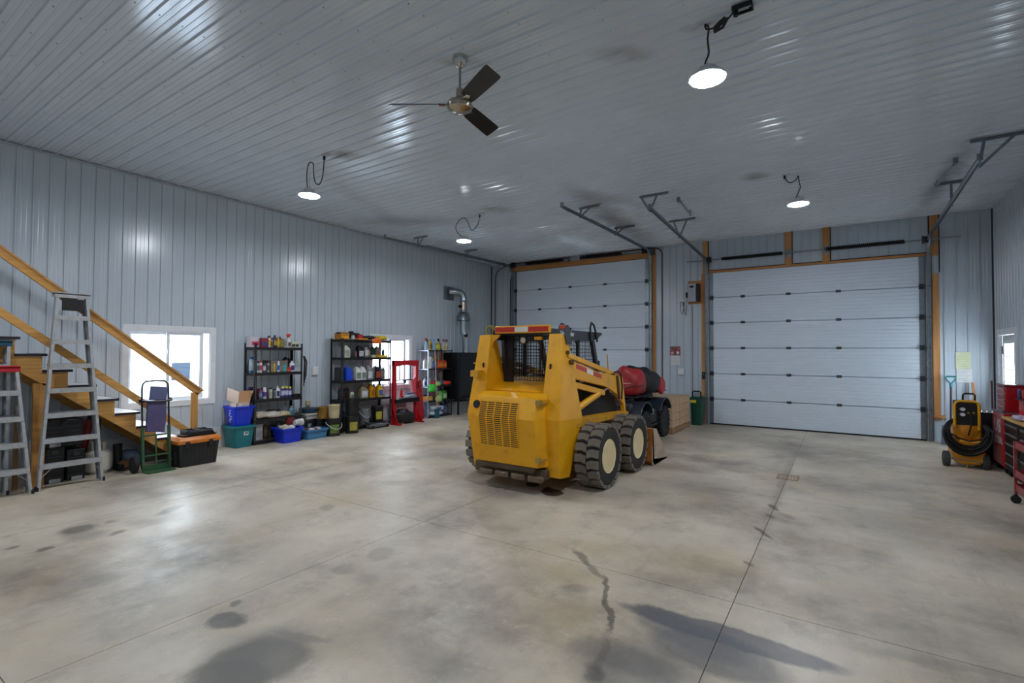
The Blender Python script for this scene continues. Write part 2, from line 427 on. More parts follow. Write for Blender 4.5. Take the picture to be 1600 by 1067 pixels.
def rib_profile(u0, u1, phase, bead=0.0018):
    """(u, height) polyline with trapezoid ribs at phase + k*P and two shallow beads between."""
    pts = [(u0, 0.0)]
    k0 = math.floor((u0 - phase) / P) - 1; k1 = math.ceil((u1 - phase) / P) + 1
    for k in range(k0, k1 + 1):
        c = phase + k * P
        for du, h in ((-0.015, 0), (-0.009, 0.019), (0.009, 0.019), (0.015, 0), (0.052, 0), (0.056, bead), (0.066, bead), (0.070, 0), (0.102, 0), (0.106, bead), (0.116, bead), (0.120, 0)):
            if u0 + 1e-4 < c + du < u1 - 1e-4: pts.append((c + du, h))
    pts.append((u1, 0.0)); return pts
def rib_sheet(parent, u0, u1, v0, v1, plane, pos, sign, phase, m_):
    """plane 'x' : u=y v=z, normal sign*x ; 'y': u=x v=z ; 'z': u=y v=x."""
    pr = rib_profile(u0, u1, phase, 0.0035 if plane == 'z' else 0.0016); mb = MB()
    def Q(u, h, v):
        d = pos + sign * (h + 0.001)
        return {'x': (d, u, v), 'y': (u, d, v), 'z': (v, u, d)}[plane]
    top = [Q(u, h, v0) for u, h in pr] + [Q(u, h, v1) for u, h in pr]
    back = [Q(u0, -0.004, v0), Q(u1, -0.004, v0), Q(u0, -0.004, v1), Q(u1, -0.004, v1)]
    k = len(pr)
    fs = [(i, i + 1, k + i + 1, k + i) for i in range(k - 1)]
    fs += [(2 * k, 2 * k + 1, 2 * k + 3, 2 * k + 2), tuple(range(k)) + (2 * k + 1, 2 * k), tuple(range(k, 2 * k)) + (2 * k + 3, 2 * k + 2), (0, k, 2 * k + 2, 2 * k), (k - 1, 2 * k - 1, 2 * k + 3, 2 * k + 1)]
    mb.add(top + back, fs)
    return obj('steel_sheet' if plane != 'z' else 'ceiling_sheet', mb, m_, parent, ang=12)
def clad(parent, U0, U1, V0, V1, plane, pos, sign, phase, holes, m_, w=5 * P):
    cuts = {U0, U1}
    u = U0 + w
    while u < U1 - 0.05: cuts.add(u); u += w
    for h in holes: cuts.add(max(U0, h[0])); cuts.add(min(U1, h[1]))
    cuts = sorted(cuts)
    cuts = [c for i, c in enumerate(cuts) if i == 0 or c - cuts[i - 1] > 1e-3]
    for a, b in zip(cuts[:-1], cuts[1:]):
        spans = [(V0, V1)]
        for h in holes:
            if h[0] < b - 1e-3 and h[1] > a + 1e-3:
                ns = []
                for s0, s1 in spans:
                    if h[2] > s0 + 1e-3: ns.append((s0, min(s1, h[2])))
                    if h[3] < s1 - 1e-3: ns.append((max(s0, h[3]), s1))
                spans = ns
        for s0, s1 in spans:
            if s1 - s0 > 0.01: rib_sheet(parent, a, b, s0, s1, plane, pos, sign, phase, m_)
def wallbox(name, a0, a1, plane, pos, out, holes, z1=ZC + 0.05):
    """solid wall slab behind the steel, with openings."""
    mb = MB(); T = 0.16
    cuts = sorted({a0, a1} | {h[0] for h in holes} | {h[1] for h in holes})
    for a, b in zip(cuts[:-1], cuts[1:]):
        spans = [(-0.05, z1)]
        for h in holes:
            if h[0] < b - 1e-3 and h[1] > a + 1e-3:
                ns = []
                for s0, s1 in spans:
                    if h[2] > s0 + 1e-3: ns.append((s0, h[2]))
                    if h[3] < s1 - 1e-3: ns.append((h[3], s1))
                spans = ns
        for s0, s1 in spans:
            lo, hi = sorted((pos + out * 0.006, pos + out * T))
            if plane == 'x': mb.box(lo, a, s0, hi, b, s1)
            else: mb.box(a, lo, s0, b, hi, s1)
    return struct(name, mb, mat('9ba2a8', 0.8))
W1 = (3.145, 4.335, 0.872, 2.022)
W2 = (7.960, 9.165, 0.872, 2.035)
DLW = (-2.60, 1.37, -0.05, 3.62); DSW = (-8.28, -4.19, -0.05, 4.15)
DL = (-2.665, 1.435, -0.05, 3.66)      # right garage opening
DS = (-8.345, -4.125, -0.05, 4.19)     # left garage opening
SD = (11.36, 12.40, -0.05, 2.09)       # side door in the right wall
wl = wallbox('wall_left', YF, YB, 'x', XL, -1, [W1, W2]); clad(wl, YF, YB, 0.36, ZC - 0.03, 'x', XL, 1, 1.839 + P * 0, [W1, W2], MWALL)
wb = wallbox('wall_back', XL, XR, 'y', YB, 1, [DLW, DSW]); clad(wb, XL, XR, 0.0, ZC, 'y', YB, -1, -3.62, [DL, DS, (DS[0] - 0.15, DS[1] + 0.14, 4.19, 5), ], MWALL)
wr = wallbox('wall_right', YF, YB, 'x', XR, 1, [SD]); clad(wr, YF, YB, 0.0, ZC, 'x', XR, -1, 0.05, [SD], MWALL)
wf = wallbox('wall_front', XL, XR, 'y', YF, -1, []); clad(wf, XL, XR, 0.0, ZC, 'y', YF, 1, 0.0, [], MWALL)
ce = struct('ceiling', MB().box(XL - 0.2, YF - 0.2, ZC + 0.006, XR + 0.2, YB + 0.2, ZC + 0.2), mat('9ba2a8', 0.8))
clad(ce, YF, YB, XL, XR, 'z', ZC, -1, 1.72, [], MCEIL)
mb = MB()
for k in range(-14, 64):
    y = 1.72 + k * P + 0.035
    if y > YB - 0.05 or y < 0.2: continue
    for q in range(20):
        x = XL + 0.28 + q * 0.61
        if x < XR: mb.cyl((x, y, ZC - 0.001), (x, y, ZC - 0.006), 0.006, n=5)
obj('screws', mb, GALV, ce, kind='stuff')
# white plank along the foot of the left wall, corner trims
struct('baseboard_left', MB().box(XL, YF, 0, XL + 0.022, YB, 0.36), plastic('cdd3d8', 0.4), bevel=0.003)
struct('trim_1', MB().box(XL, YF, ZC - 0.045, XL + 0.03, YB, ZC - 0.018), plastic('aab2bb', 0.35))
struct('trim_2', MB().box(XL + 0.001, YB - 0.03, 0, XL + 0.028, YB - 0.002, ZC - 0.05), plastic('4c5560', 0.5))
struct('trim_3', MB().box(XR - 0.028, YB - 0.028, 0, XR - 0.002, YB - 0.002, ZC - 0.02), plastic('3d434b', 0.5))

# ---- windows
MGLASS = bpy.data.materials.new('window_glass'); MGLASS.use_nodes = True
_n = MGLASS.node_tree.nodes; _l = MGLASS.node_tree.links; _n.remove(_n['Principled BSDF'])
_t = _n.new('ShaderNodeBsdfTransparent'); _t.inputs[0].default_value = (0.93, 0.96, 0.97, 1)
_g = _n.new('ShaderNodeBsdfGlossy'); _g.inputs['Roughness'].default_value = 0.02
_m = _n.new('ShaderNodeMixShader'); _m.inputs[0].default_value = 0.06
_l.new(_t.outputs[0], _m.inputs[1]); _l.new(_g.outputs[0], _m.inputs[2]); _l.new(_m.outputs[0], _n['Material Output'].inputs[0])
VINYL = plastic('e6eaee', 0.35)
TRIM = plastic('dde1e6', 0.4)
def window(name, w):
    y0, y1, z0, z1 = w
    root = struct(name, MB().box(XL - 0.15, y0, z0, XL + 0.002, y0 + 0.014, z1).box(XL - 0.15, y1 - 0.014, z0, XL + 0.002, y1, z1).box(XL - 0.15, y0 + 0.014, z0, XL + 0.002, y1 - 0.014, z0 + 0.014).box(XL - 0.15, y0 + 0.014, z1 - 0.014, XL + 0.002, y1 - 0.014, z1), VINYL)
    e = 0.092
    for nm, b in (('casing', (y0 - e, z0 - e, y0, z1 + e)), ('casing', (y1, z0 - e, y1 + e, z1 + e)), ('casing', (y0, z1, y1, z1 + e)), ('casing', (y0, z0 - e, y1, z0))):
        obj(nm, MB().box(XL + 0.002, b[0], b[1], XL + 0.024, b[2], b[3]), TRIM, root, bevel=0.002)
    ym = y0 + (y1 - y0) * 0.47
    def sash(a, b, x):
        mb = MB(); f = 0.05
        mb.box(x - 0.02, a, z0 + 0.015, x + 0.02, a + f, z1 - 0.015).box(x - 0.02, b - f, z0 + 0.015, x + 0.02, b, z1 - 0.015).box(x - 0.02, a + f, z0 + 0.015, x + 0.02, b - f, z0 + 0.06).box(x - 0.02, a + f, z1 - 0.06, x + 0.02, b - f, z1 - 0.015)
        s = obj('sash', mb, VINYL, root, bevel=0.003)
        obj('pane', MB().box(x - 0.003, a + f, z0 + 0.06, x + 0.003, b - f, z1 - 0.06), MGLASS, s)
        return s
    sash(y0 + 0.015, ym + 0.02, XL - 0.11)
    s = sash(ym - 0.025, y1 - 0.10, XL - 0.062)
    obj('latch', MB().box(XL - 0.042, ym - 0.015, (z0 + z1) / 2 + 0.2, XL - 0.03, ym + 0.005, (z0 + z1) / 2 + 0.28), VINYL, s)
    obj('track', MB().box(XL - 0.10, y1 - 0.1, z0 + 0.014, XL - 0.04, y1 - 0.085, z1 - 0.014), VINYL, root)
    obj('track', MB().box(XL - 0.10, y1 - 0.055, z0 + 0.014, XL - 0.08, y1 - 0.04, z1 - 0.014), VINYL, root)
window('window_1', W1)
window('window_2', W2)

# ---- outside: snowy yard and a parked white van seen through the glass
struct('ground_outside', MB().box(-60, -40, -0.35, XL - 0.2, 60, -0.3), mat('b4bcc6', 0.8))
t = thing('van', 'white van parked in the bright yard outside the window', 'van', (-14.2, 6.2, -0.3))
def carbody(y0, y1, x, w, zb, zt):
    prof = [(y0, zb), (y0, zb + 0.75), (y0 + 0.95, zb + 0.9), (y0 + 1.7, zt), (y1 - 0.1, zt), (y1, zt - 0.5), (y1, zb)]
    return MB().prism(prof, 'x', x - w, x)
obj('body', carbody(4.2, 8.6, -13.2, 1.8, 0.05, 1.72), mat('c3ccd6', 0.3), t, bevel=0.05)
for a, b in ((5.35, 5.75), (6.05, 6.95), (7.3, 8.0)):
    obj('window', MB().box(-13.2, a, 1.0, -13.188, b, 1.42), mat('2a3644', 0.2), t)
for y in (5.0, 7.8):
    obj('wheel', MB().lathe([(0.02, -0.1), (0.34, -0.1), (0.34, 0.1), (0.2, 0.11), (0.02, 0.09)], (-13.22, y, 0.04), 'x', 20), RUBBER, t)
obj('trim_strip', MB().box(-13.199, 4.3, 0.55, -13.18, 8.55, 0.62), mat('3f4d5c', 0.4), t)

# ---- side door in the right wall
gy0, gy1 = 11.58, 12.18
d = struct('door_3', MB().box(XR + 0.03, SD[0] + 0.04, 0.01, XR + 0.075, gy0, 2.05).box(XR + 0.03, gy1, 0.01, XR + 0.075, SD[1] - 0.04, 2.05).box(XR + 0.03, gy0, 0.01, XR + 0.075, gy1, 1.0).box(XR + 0.03, gy0, 1.9, XR + 0.075, gy1, 2.05), plastic('cdd4da', 0.35))
for b in ((SD[0] - 0.07, 0, SD[0] + 0.035, 2.16), (SD[1] - 0.035, 0, SD[1] + 0.07, 2.16)):
    obj('door_casing', MB().box(XR - 0.03, b[0], b[1], XR + 0.03, b[2], b[3]), TRIM, d, bevel=0.003)
obj('door_casing', MB().box(XR - 0.03, SD[0] + 0.035, 2.055, XR + 0.03, SD[1] - 0.035, 2.16), TRIM, d, bevel=0.003)
gy0, gy1 = 11.58, 12.18
obj('glazing_frame', MB().box(XR + 0.012, gy0 - 0.05, 0.95, XR + 0.03, gy0, 1.95).box(XR + 0.012, gy1, 0.95, XR + 0.03, gy1 + 0.05, 1.95).box(XR + 0.012, gy0, 1.9, XR + 0.03, gy1, 1.95).box(XR + 0.012, gy0, 0.95, XR + 0.03, gy1, 1.0), VINYL, d)
obj('pane', MB().box(XR + 0.03, gy0, 1.0, XR + 0.036, gy1, 1.9), MGLASS, d)
mb = MB()
for k in range(1, 4): mb.box(XR + 0.014, gy0 + k * 0.15 - 0.006, 1.0, XR + 0.02, gy0 + k * 0.15 + 0.006, 1.9)
for k in range(1, 4): mb.box(XR + 0.014, gy0, 1.0 + k * 0.225 - 0.006, XR + 0.02, gy1, 1.0 + k * 0.225 + 0.006)
obj('caming', mb, mat('5b6570', 0.4), d)
obj('hinge', MB().box(XR + 0.012, SD[1] - 0.06, 1.72, XR + 0.032, SD[1] - 0.02, 1.86), GALV, d)
obj('hinge', MB().box(XR + 0.012, SD[1] - 0.06, 0.3, XR + 0.032, SD[1] - 0.02, 0.44), GALV, d)

# ---- overhead garage doors
MDOOR = mat('d5e0ec', 0.42, 0, 0.02, 4, 0.02, 8, name='garage_door_white')
WOODZ = wood('c08850', 'z'); WOODX = wood('bd8248', 'x'); WOODY = wood('c08850', 'y')
def garage_door(name, x0, x1, top, nsec, hinge_x):
    yf = YB - 0.045
    h = top / nsec
    root = struct(name, MB().box(x0 - 0.01, yf + 0.045, 0.03, x1 + 0.01, yf + 0.055, top), MDOOR)
    nr = 8
    for i in range(nsec):
        z0 = i * h + 0.012 + (0.02 if i == 0 else 0); z1 = (i + 1) * h - 0.004
        pts = [(yf + 0.045, z0), (yf, z0)]
        dz = (z1 - z0) / nr
        for k in range(nr):
            a = z0 + k * dz
            pts += [(yf, a + dz * 0.02 + 0.001), (yf, a + dz * 0.80), (yf + 0.007, a + dz * 0.86), (yf + 0.007, a + dz * 0.95)]
        pts += [(yf, z1), (yf + 0.045, z1)]
        obj('door_section', MB().prism(pts, 'x', x0, x1), MDOOR, root, ang=20)
        obj('end_stile', MB().box(x0, yf - 0.006, z0, x0 + 0.085, yf - 0.001, z1), GALV, root)
        obj('end_stile', MB().box(x1 - 0.085, yf - 0.006, z0, x1, yf - 0.001, z1), GALV, root)
    for i in range(1, nsec):
        z = i * h + 0.004
        for hx in hinge_x:
            mb = MB().box(hx - 0.045, yf - 0.012, z - 0.03, hx + 0.045, yf - 0.006, z + 0.03); mb.cyl((hx - 0.05, yf - 0.016, z), (hx + 0.05, yf - 0.016, z), 0.011, n=8)
            obj('hinge', mb, mat('4a4f55', 0.4, 0.6), root)
        for hx, sg in ((x0 + 0.05, -1), (x1 - 0.05, 1)):
            mb = MB().box(hx - 0.04, yf - 0.035, z - 0.05, hx + 0.04, yf - 0.006, z + 0.05)
            mb.cyl((hx, yf - 0.05, z), (hx + sg * 0.14, yf - 0.05, z), 0.007, n=6)
            mb.lathe([(0.004, -0.012), (0.024, -0.012), (0.024, 0.012), (0.004, 0.012)], (hx + sg * 0.125, yf - 0.05, z), 'x', 10)
            obj('roller_hinge', mb, mat('33383e', 0.4, 0.6), root)
    obj('bottom_seal', MB().box(x0, yf - 0.008, 0.0, x1, yf + 0.05, 0.032), RUBBER, root)
    return root
dl = garage_door('door_1', -2.64, 1.41, 3.66, 6, (-1.90, -0.96, -0.02, ))
ds = garage_door('door_2', -8.32, -4.145, 4.18, 7, (-7.42, -6.42, -5.36, -4.9)[:3])

def post(x0, x1, z0, z1, label, y=YB - 0.04, t_=0.038):
    o = obj('timber_post', MB().box(x0, y, z0, x1, y + t_, z1), WOODZ, bevel=0.002); return tag(o, label, 'timber')
post(-2.80, -2.672, 3.66, ZC - 0.02, 'short timber stud above left corner of the wide right garage door')
post(-2.83, -2.74, 0, 3.655, 'tall slim timber jamb left of the right garage door beside green bin')
post(1.45, 1.50, 0, 3.655, 'thin brown timber strip at right edge of the right garage door track')
post(1.528, 1.632, 0.42, 3.30, 'bright knotty timber post right of the right garage door, above a metal bracket')
post(1.50, 1.632, 3.66, ZC - 0.02, 'short orange timber stud above right corner of right garage door')
post(-1.02, -0.885, 3.66, ZC - 0.02, 'left of the two orange timber studs above middle of right garage door')
post(-0.305, -0.165, 3.66, ZC - 0.02, 'right of the two orange timber studs above middle of right garage door')
post(-4.08, -3.965, 0, 4.43, 'tall timber jamb at right side of the left garage door behind the quad bike')
post(-8.52, -8.36, 4.19, 4.43, 'small dark timber block at top left corner of left garage door')
o = obj('timber_header', MB().box(-2.74, YB - 0.05, 3.664, 1.50, YB - 0.003, 3.715), WOODX, bevel=0.002); tag(o, 'thin timber header running over the right garage door', 'timber')
o = obj('timber_header', MB().box(-8.35, YB - 0.06, 4.19, -4.12, YB - 0.003, 4.33), WOODX, bevel=0.002); tag(o, 'deep timber header beam running over the left garage door', 'timber')
o = obj('timber_bracket', MB().box(1.43, YB - 0.06, 0.46, 1.70, YB - 0.042, 0.52), WOODX); tag(o, 'short brown timber cleat low on right door jamb behind shovel', 'timber')
# black weatherstrip edges
for x, z0, z1, nm in ((-2.665, 3.71, ZC, 'left stud'), (1.485, 3.71, ZC, 'right stud, inner side'), (1.642, 3.32, ZC, 'right stud, outer side'), (-0.875, 3.71, ZC, 'left middle stud'), (-0.155, 3.71, ZC, 'right middle stud')):
    o = obj('foam_strip', MB().box(x - 0.009, YB - 0.032, z0, x + 0.009, YB - 0.02, z1 - 0.02), BLACK); tag(o, 'black foam strip beside the %s above right garage door' % nm, 'strip')
mb = MB().box(-2.65, YB - 0.035, 3.712, 1.47, YB - 0.02, 3.735)
tag(obj('foam_strip', mb, BLACK), 'long black foam strip on top of the right garage door header', 'strip')

def arc(c, r, a0, a1, n, f):
    return [f(c[0] + r * math.cos(a0 + (a1 - a0) * i / n), c[1] + r * math.sin(a0 + (a1 - a0) * i / n)) for i in range(n + 1)]
def track(label, x, zt, y_end, z_end, sg, hangers, hlabel, top):
    """C-section track: up the jamb, round the bend, back under the ceiling; hangers are parts."""
    y0 = YB - 0.085; r = 0.32
    t = thing('door_track', label, 'door track', (x, y0, 0))
    path = [(x, y0, 0.02), (x, y0, top - 0.3)] + arc((y0 - r, zt - r), r, 0, PI / 2, 8, lambda a, b: (x, a, b))[0:] + [(x, y_end, z_end)]
    obj('vertical_track', MB().box(x - 0.028, y0 - 0.028, 0.0, x + 0.028, y0 + 0.0, zt - r).box(x - 0.028 if sg < 0 else x + 0.020, y0 - 0.05, 0.0, x - 0.020 if sg < 0 else x + 0.028, y0 - 0.028, zt - r), GALV, t)
    mb = MB()
    pp = arc((y0 - r, zt - r), r, 0, PI / 2, 8, lambda a, b: (x, a, b))
    for a, b in zip(pp[:-1], pp[1:]): mb.bar(a, b, 0.055, 0.03, (0, 1, 1))
    obj('bend', mb, GALV, t)
    a, b = V((x, y0 - r, zt)), V((x, y_end, z_end))
    mb = MB().bar(a, b, 0.056, 0.012)
    for s_ in (-1, 1): mb.bar(a + V((s_ * 0.024, 0, -0.014)), b + V((s_ * 0.024, 0, -0.014)), 0.008, 0.03)
    obj('horizontal_track', mb, GALV, t)
    off = V((sg * 0.034, 0, 0.03))
    k = a + (b - a) * 0.72
    obj('stiffening_angle', MB().bar(a + off, k + off, 0.004, 0.05).bar(a + off + V((sg * 0.015, 0, 0.024)), k + off + V((sg * 0.015, 0, 0.024)), 0.03, 0.004), GALV, t)
    obj('end_stop', MB().box(x - 0.03, y_end - 0.01, z_end - 0.03, x + 0.03, y_end, z_end + 0.06), GALV, t)
    for (hy, xa, xb, xs, br) in hangers:
        zz = a.z + (b.z - a.z) * (hy - a.y) / (b.y - a.y)
        obj('ceiling_angle', MB().box(xa, hy - 0.02, ZC - 0.022, xb, hy + 0.02, ZC - 0.017).box(xa, hy - 0.02, ZC - 0.06, xb, hy - 0.016, ZC - 0.017), GALV, t)
        obj('hanger', MB().bar((x + sg * 0.035, hy - 0.02, zz - 0.02), (xs, hy - 0.02, ZC - 0.02), 0.035, 0.004, (0, 1, 0)).bar((x + sg * 0.035, hy - 0.018, zz - 0.02), (xs, hy - 0.018, ZC - 0.02), 0.004, 0.03, (0, 1, 0)), GALV, t)
        if br is not None:
            obj('brace', MB().bar((x + sg * 0.03, hy - 0.024, zz - 0.04), (br, hy - 0.024, ZC - 0.03), 0.035, 0.005, (0, 1, 0)), GALV, t)
    return t
track('galvanised track with ceiling hangers at left side of the wide right garage door', -2.70, 4.02, 8.35, 4.20, -1, [(8.485, -2.92, -2.42, -2.60, -2.90), (10.39, -2.95, -2.42, -2.58, -2.86)], '', 3.66)
track('galvanised track with ceiling hangers at right side of the wide right garage door', 1.47, 4.02, 8.30, 4.14, 1, [(8.55, 1.42, 1.95, 1.56, 1.85), (10.42, 1.30, 1.70, 1.50, None)], '', 3.66)
track('galvanised ceiling track on right side of the taller left garage door', -4.08, 4.36, 7.75, 4.30, -1, [(8.54, -4.12, -3.70, -4.06, -3.86), (10.31, -4.12, -3.66, -4.04, -3.86)], '', 4.19)
track('galvanised ceiling track running close to the left wall beside left garage door', -8.37, 4.34, 7.55, 4.24, -1, [(8.62, -8.55, -8.1, -8.40, -8.2), (10.48, -8.5, -8.05, -8.3, -8.42)], '', 4.19)
# chain-and-turnbuckle stops
for x, y0, y1, lb in ((-2.33, 8.9, 9.8, 'slim steel pusher spring hanging beside the left track of right garage door'), (1.36, 9.2, 10.2, 'slim steel pusher spring hanging beside the right track of right garage door')):
    t = thing('pusher_spring', lb, 'spring', (x, y0, ZC - 0.12))
    obj('rod', MB().cyl((x, y0, ZC - 0.11), (x - 0.05, y1, ZC - 0.09), 0.012, n=8), GALV, t)
    obj('clevis', MB().box(x - 0.03, y0 - 0.12, ZC - 0.125, x - 0.018, y0 + 0.02, ZC - 0.10).box(x + 0.018, y0 - 0.12, ZC - 0.125, x + 0.03, y0 + 0.02, ZC - 0.10).box(x - 0.03, y0 - 0.13, ZC - 0.125, x + 0.03, y0 - 0.115, ZC - 0.05), GALV, t)
    obj('end_fitting', MB().cyl((x - 0.05, y1, ZC - 0.13), (x - 0.05, y1, ZC - 0.018), 0.014, n=8), GALV, t)

def torsion(label, x0, x1, z, springs, plates, drums, y=YB - 0.16):
    t = thing('torsion_shaft', label, 'torsion spring', (x0, y, z))
    obj('shaft', MB().cyl((x0, y, z), (x1, y, z), 0.0125, n=10), GALV, t)
    for a, b in springs:
        # coil drawn as a helix
        n = int((b - a) / 0.0125); mb = MB()
        pts = []
        turns = int((b - a) / 0.034)
        for i in range(turns * 8 + 1):
            an = 2 * PI * i / 8; pts.append((a + (b - a) * i / (turns * 8), y + 0.036 * math.cos(an), z + 0.036 * math.sin(an)))
        mb.tube(pts, 0.0125, 4)
        mb.cyl((a, y, z), (b, y, z), 0.029, n=10)
        obj('spring', mb, mat('0d0e10', 0.45, 0.4), t)
        obj('winding_cone', MB().lathe([(0.015, -0.06), (0.036, -0.05), (0.036, 0.0), (0.015, 0.0)], (a, y, z), 'x', 12), mat('2a2c30', 0.5, 0.5), t)
    for p in plates: obj('anchor_plate', MB().box(p - 0.004, y - 0.04, z - 0.06, p + 0.004, YB - 0.045, z + 0.05).box(p - 0.05, YB - 0.05, z - 0.09, p + 0.05, YB - 0.043, z + 0.09), GALV, t)
    for p in drums: obj('cable_drum', MB().lathe([(0.02, -0.05), (0.075, -0.05), (0.085, -0.03), (0.065, -0.02), (0.065, 0.03), (0.078, 0.04), (0.02, 0.05)], (p, y, z), 'x', 18), mat('23262b', 0.45, 0.5), t)
    return t
torsion('steel shaft with two long black torsion springs above right garage door', -3.15, 1.95, 3.965, [(-2.29, -1.06), (-0.20, 1.10)], (-0.95, -0.235, -2.72, 1.52), (-2.62, 1.42))
torsion('steel shaft with two black torsion springs tucked above left garage door', -8.52, -4.02, 4.372, [(-7.80, -6.60), (-5.98, -4.85)], (-6.42, -6.05, -8.44, -4.14), (-8.30, -4.22))
tag(obj('spring_anchor_plate', MB().box(-6.42, YB - 0.075, 4.335, -5.95, YB - 0.062, 4.44), mat('b9c0c6', 0.4, 0.5), bevel=0.002), 'pale steel anchor plate between the springs above left garage door', 'plate')
tag(obj('junction_box', MB().box(-4.10, YB - 0.14, 4.25, -3.975, YB - 0.042, 4.43), mat('59606a', 0.45, 0.4), bevel=0.004), 'small grey steel box at top of the left garage door right jamb', 'junction box')
# red-brown conduit looping over the left garage door
def bend(a, c, r=0.22, n=6):
    return a
zt = ZC - 0.045; yc = YB - 0.03
pts = [(-9.06, yc, 0.1), (-9.06, yc, zt - 0.42)] + arc((-9.06 + 0.36, zt - 0.42), 0.36, PI, PI / 2 + 0.6, 5, lambda a, b: (a, yc, b))[1:] + [(-8.52, yc - 0.03, zt - 0.01), (-8.2, yc - 0.03, zt), (-4.3, yc - 0.03, zt), (-4.0, yc - 0.02, zt)] + arc((-4.0, zt - 0.2), 0.2, PI / 2, 0, 6, lambda a, b: (a, yc, b))[1:] + [(-3.8, yc, 0.2)]
tag(obj('conduit', MB().tube(pts, 0.014, 8), mat('5c3a33', 0.5, 0.2)), 'red brown air pipe looping up and over the left garage door', 'pipe')
# flat steel angle beside door at left (second line)
tag(obj('conduit', MB().tube([(-8.47, YB - 0.06, 0.02), (-8.47, YB - 0.06, 3.9), (-8.42, YB - 0.06, 4.1)], 0.012, 8), mat('2b2f35', 0.5, 0.4)), 'thin dark conduit rising just left of the left garage door', 'pipe')
tag(obj('cable', MB().tube([(-3.05, YB - 0.035, 0.1), (-3.05, YB - 0.03, 2.9)], 0.006, 6), BLACK), 'thin black cable running down wall below the grey door opener', 'cable')
# ================================================================ SKID STEER LOADER
YEL = paint('eaa80a', 0.36, '8a5510', 0.28)
YELD = paint('d2960f', 0.5, '5a3a14', 0.7)
CHAR = paint('2a2f37', 0.45, '55504a', 0.25)
DARK = mat('15161a', 0.7, 0.1, 0.2, 10)
RUST = mat('a4601a', 0.75, 0.1, 0.3, 7, 0.2, 40, (1, 1, 1), 'c07c1c', 0.7)
XC = -3.42
def MX(x): return 2 * XC - x
L = thing('skid_steer_loader', 'yellow skid steer loader with caged cab parked in the middle of the floor', 'loader', (XC, 6.2, 0))
for sd in (0, 1):
    f = (lambda x: x) if sd == 0 else MX
    def loop(xo, xi, yr, yf, z, zf=None):
        zf = z if zf is None else zf
        return [(f(xi), yr, z), (f(xo), yr, z), (f(xo), yf, zf), (f(xi), yf, zf)]
    mb = MB().loft([loop(-2.78, -2.97, 5.25, 5.50, 0.20, 0.17), loop(-2.735, -2.995, 5.15, 5.765, 0.90, 0.88), loop(-2.80, -2.975, 5.325, 5.50, 1.93, 1.84)])
    tw = obj('rear_upright', mb, YEL, L, bevel=0.004, ang=6)
    mb = MB()
    for (y, z) in ((5.50, 1.58), ):
        mb.cyl((f(-2.80), y, z), (f(-2.735), y, z), 0.035, n=6)
    mb.cyl((f(-2.80), 5.43, 1.70), (f(-2.76), 5.43, 1.70), 0.028, n=6)
    obj('pivot_pin', mb, mat('5c4220', 0.6, 0.3), tw)
    obj('slot', MB().box(min(f(-2.925), f(-2.905)), 5.243, 1.50, max(f(-2.925), f(-2.905)), 5.262, 1.56), BLACK, tw)
    obj('hinge_step', MB().box(min(f(-2.99), f(-2.90)), 5.07, 1.105, max(f(-2.99), f(-2.90)), 5.22, 1.135) if sd == 0 else MB().box(f(-2.80), 5.12, 1.38, f(-2.93), 5.24, 1.46), YELD, tw)
    # lift lug plate on top
    lug = [(5.37, 1.92), (5.41, 2.02), (5.45, 2.04), (5.49, 2.0), (5.55, 1.80), (5.42, 1.80)]
    lx = (-2.795, -2.785) if sd == 0 else (-3.96, -3.94)
    if sd == 0: obj('lifting_lug', MB().prism(lug, 'x', lx[0], lx[1] + 0.006), mat('3a3f46', 0.5), L)
    else:
        mb = MB(); ring = [(-3.93 + 0.055 * math.cos(a * PI / 8), 5.40, 1.985 + 0.065 * math.sin(a * PI / 8)) for a in range(16)]
        mb.tube(ring, 0.016, 6, closed=True); obj('lifting_lug', mb, paint('8a7a20', 0.5), L)
    # ---- lift arm linkage
    def slab(poly, x0=-2.83, x1=-2.775): return MB().prism(poly, 'x', min(f(x0), f(x1)), max(f(x0), f(x1)))
    obj('upper_link', slab([(5.45, 1.70), (5.45, 1.64), (6.93, 1.36), (6.95, 1.42)]), YEL, L, bevel=0.004)
    bm_ = obj('lift_arm', slab([(5.55, 1.60), (6.43, 1.42), (6.95, 1.40), (7.27, 1.33), (7.44, 0.68), (7.36, 0.66), (7.30, 0.92), (7.00, 1.10), (6.62, 1.22), (5.62, 1.37)]), YEL, L, bevel=0.006)
    if sd == 0:
        q = -2.774
        for a, b, c in ((5.66, 5.98, 'c0392b'), (5.98, 6.18, 'e4e4e0'), (6.18, 6.46, 'c0392b')):
            za = 1.53 - (a - 5.66) * 0.205; zb = 1.53 - (b - 5.66) * 0.205
            obj('reflector', MB().add([(q, a, za - 0.03), (q, b, zb - 0.03), (q, b, zb + 0.03), (q, a, za + 0.03), (q - 0.003, a, za - 0.03), (q - 0.003, b, zb - 0.03), (q - 0.003, b, zb + 0.03), (q - 0.003, a, za + 0.03)], [(0, 1, 2, 3), (7, 6, 5, 4), (0, 4, 5, 1), (1, 5, 6, 2), (2, 6, 7, 3), (3, 7, 4, 0)]), mat(c, 0.35), bm_)
    obj('lower_link', slab([(5.66, 1.33), (5.68, 1.25), (6.58, 1.10), (6.60, 1.17)]), YEL, L, bevel=0.004)
    cy = MB().cyl((f(-2.80), 5.72, 0.98), (f(-2.80), 6.40, 1.13), 0.045, n=12)
    c1 = obj('lift_cylinder', cy, YEL, L)
    obj('rod', MB().cyl((f(-2.80), 6.38, 1.126), (f(-2.80), 6.75, 1.20), 0.02, n=10), CHROME, c1)
    obj('tilt_link', MB().bar((f(-2.765), 7.02, 1.36), (f(-2.765), 7.10, 1.02), 0.02, 0.05, (0, 1, 0)), mat('4a4038', 0.5, 0.4), L)
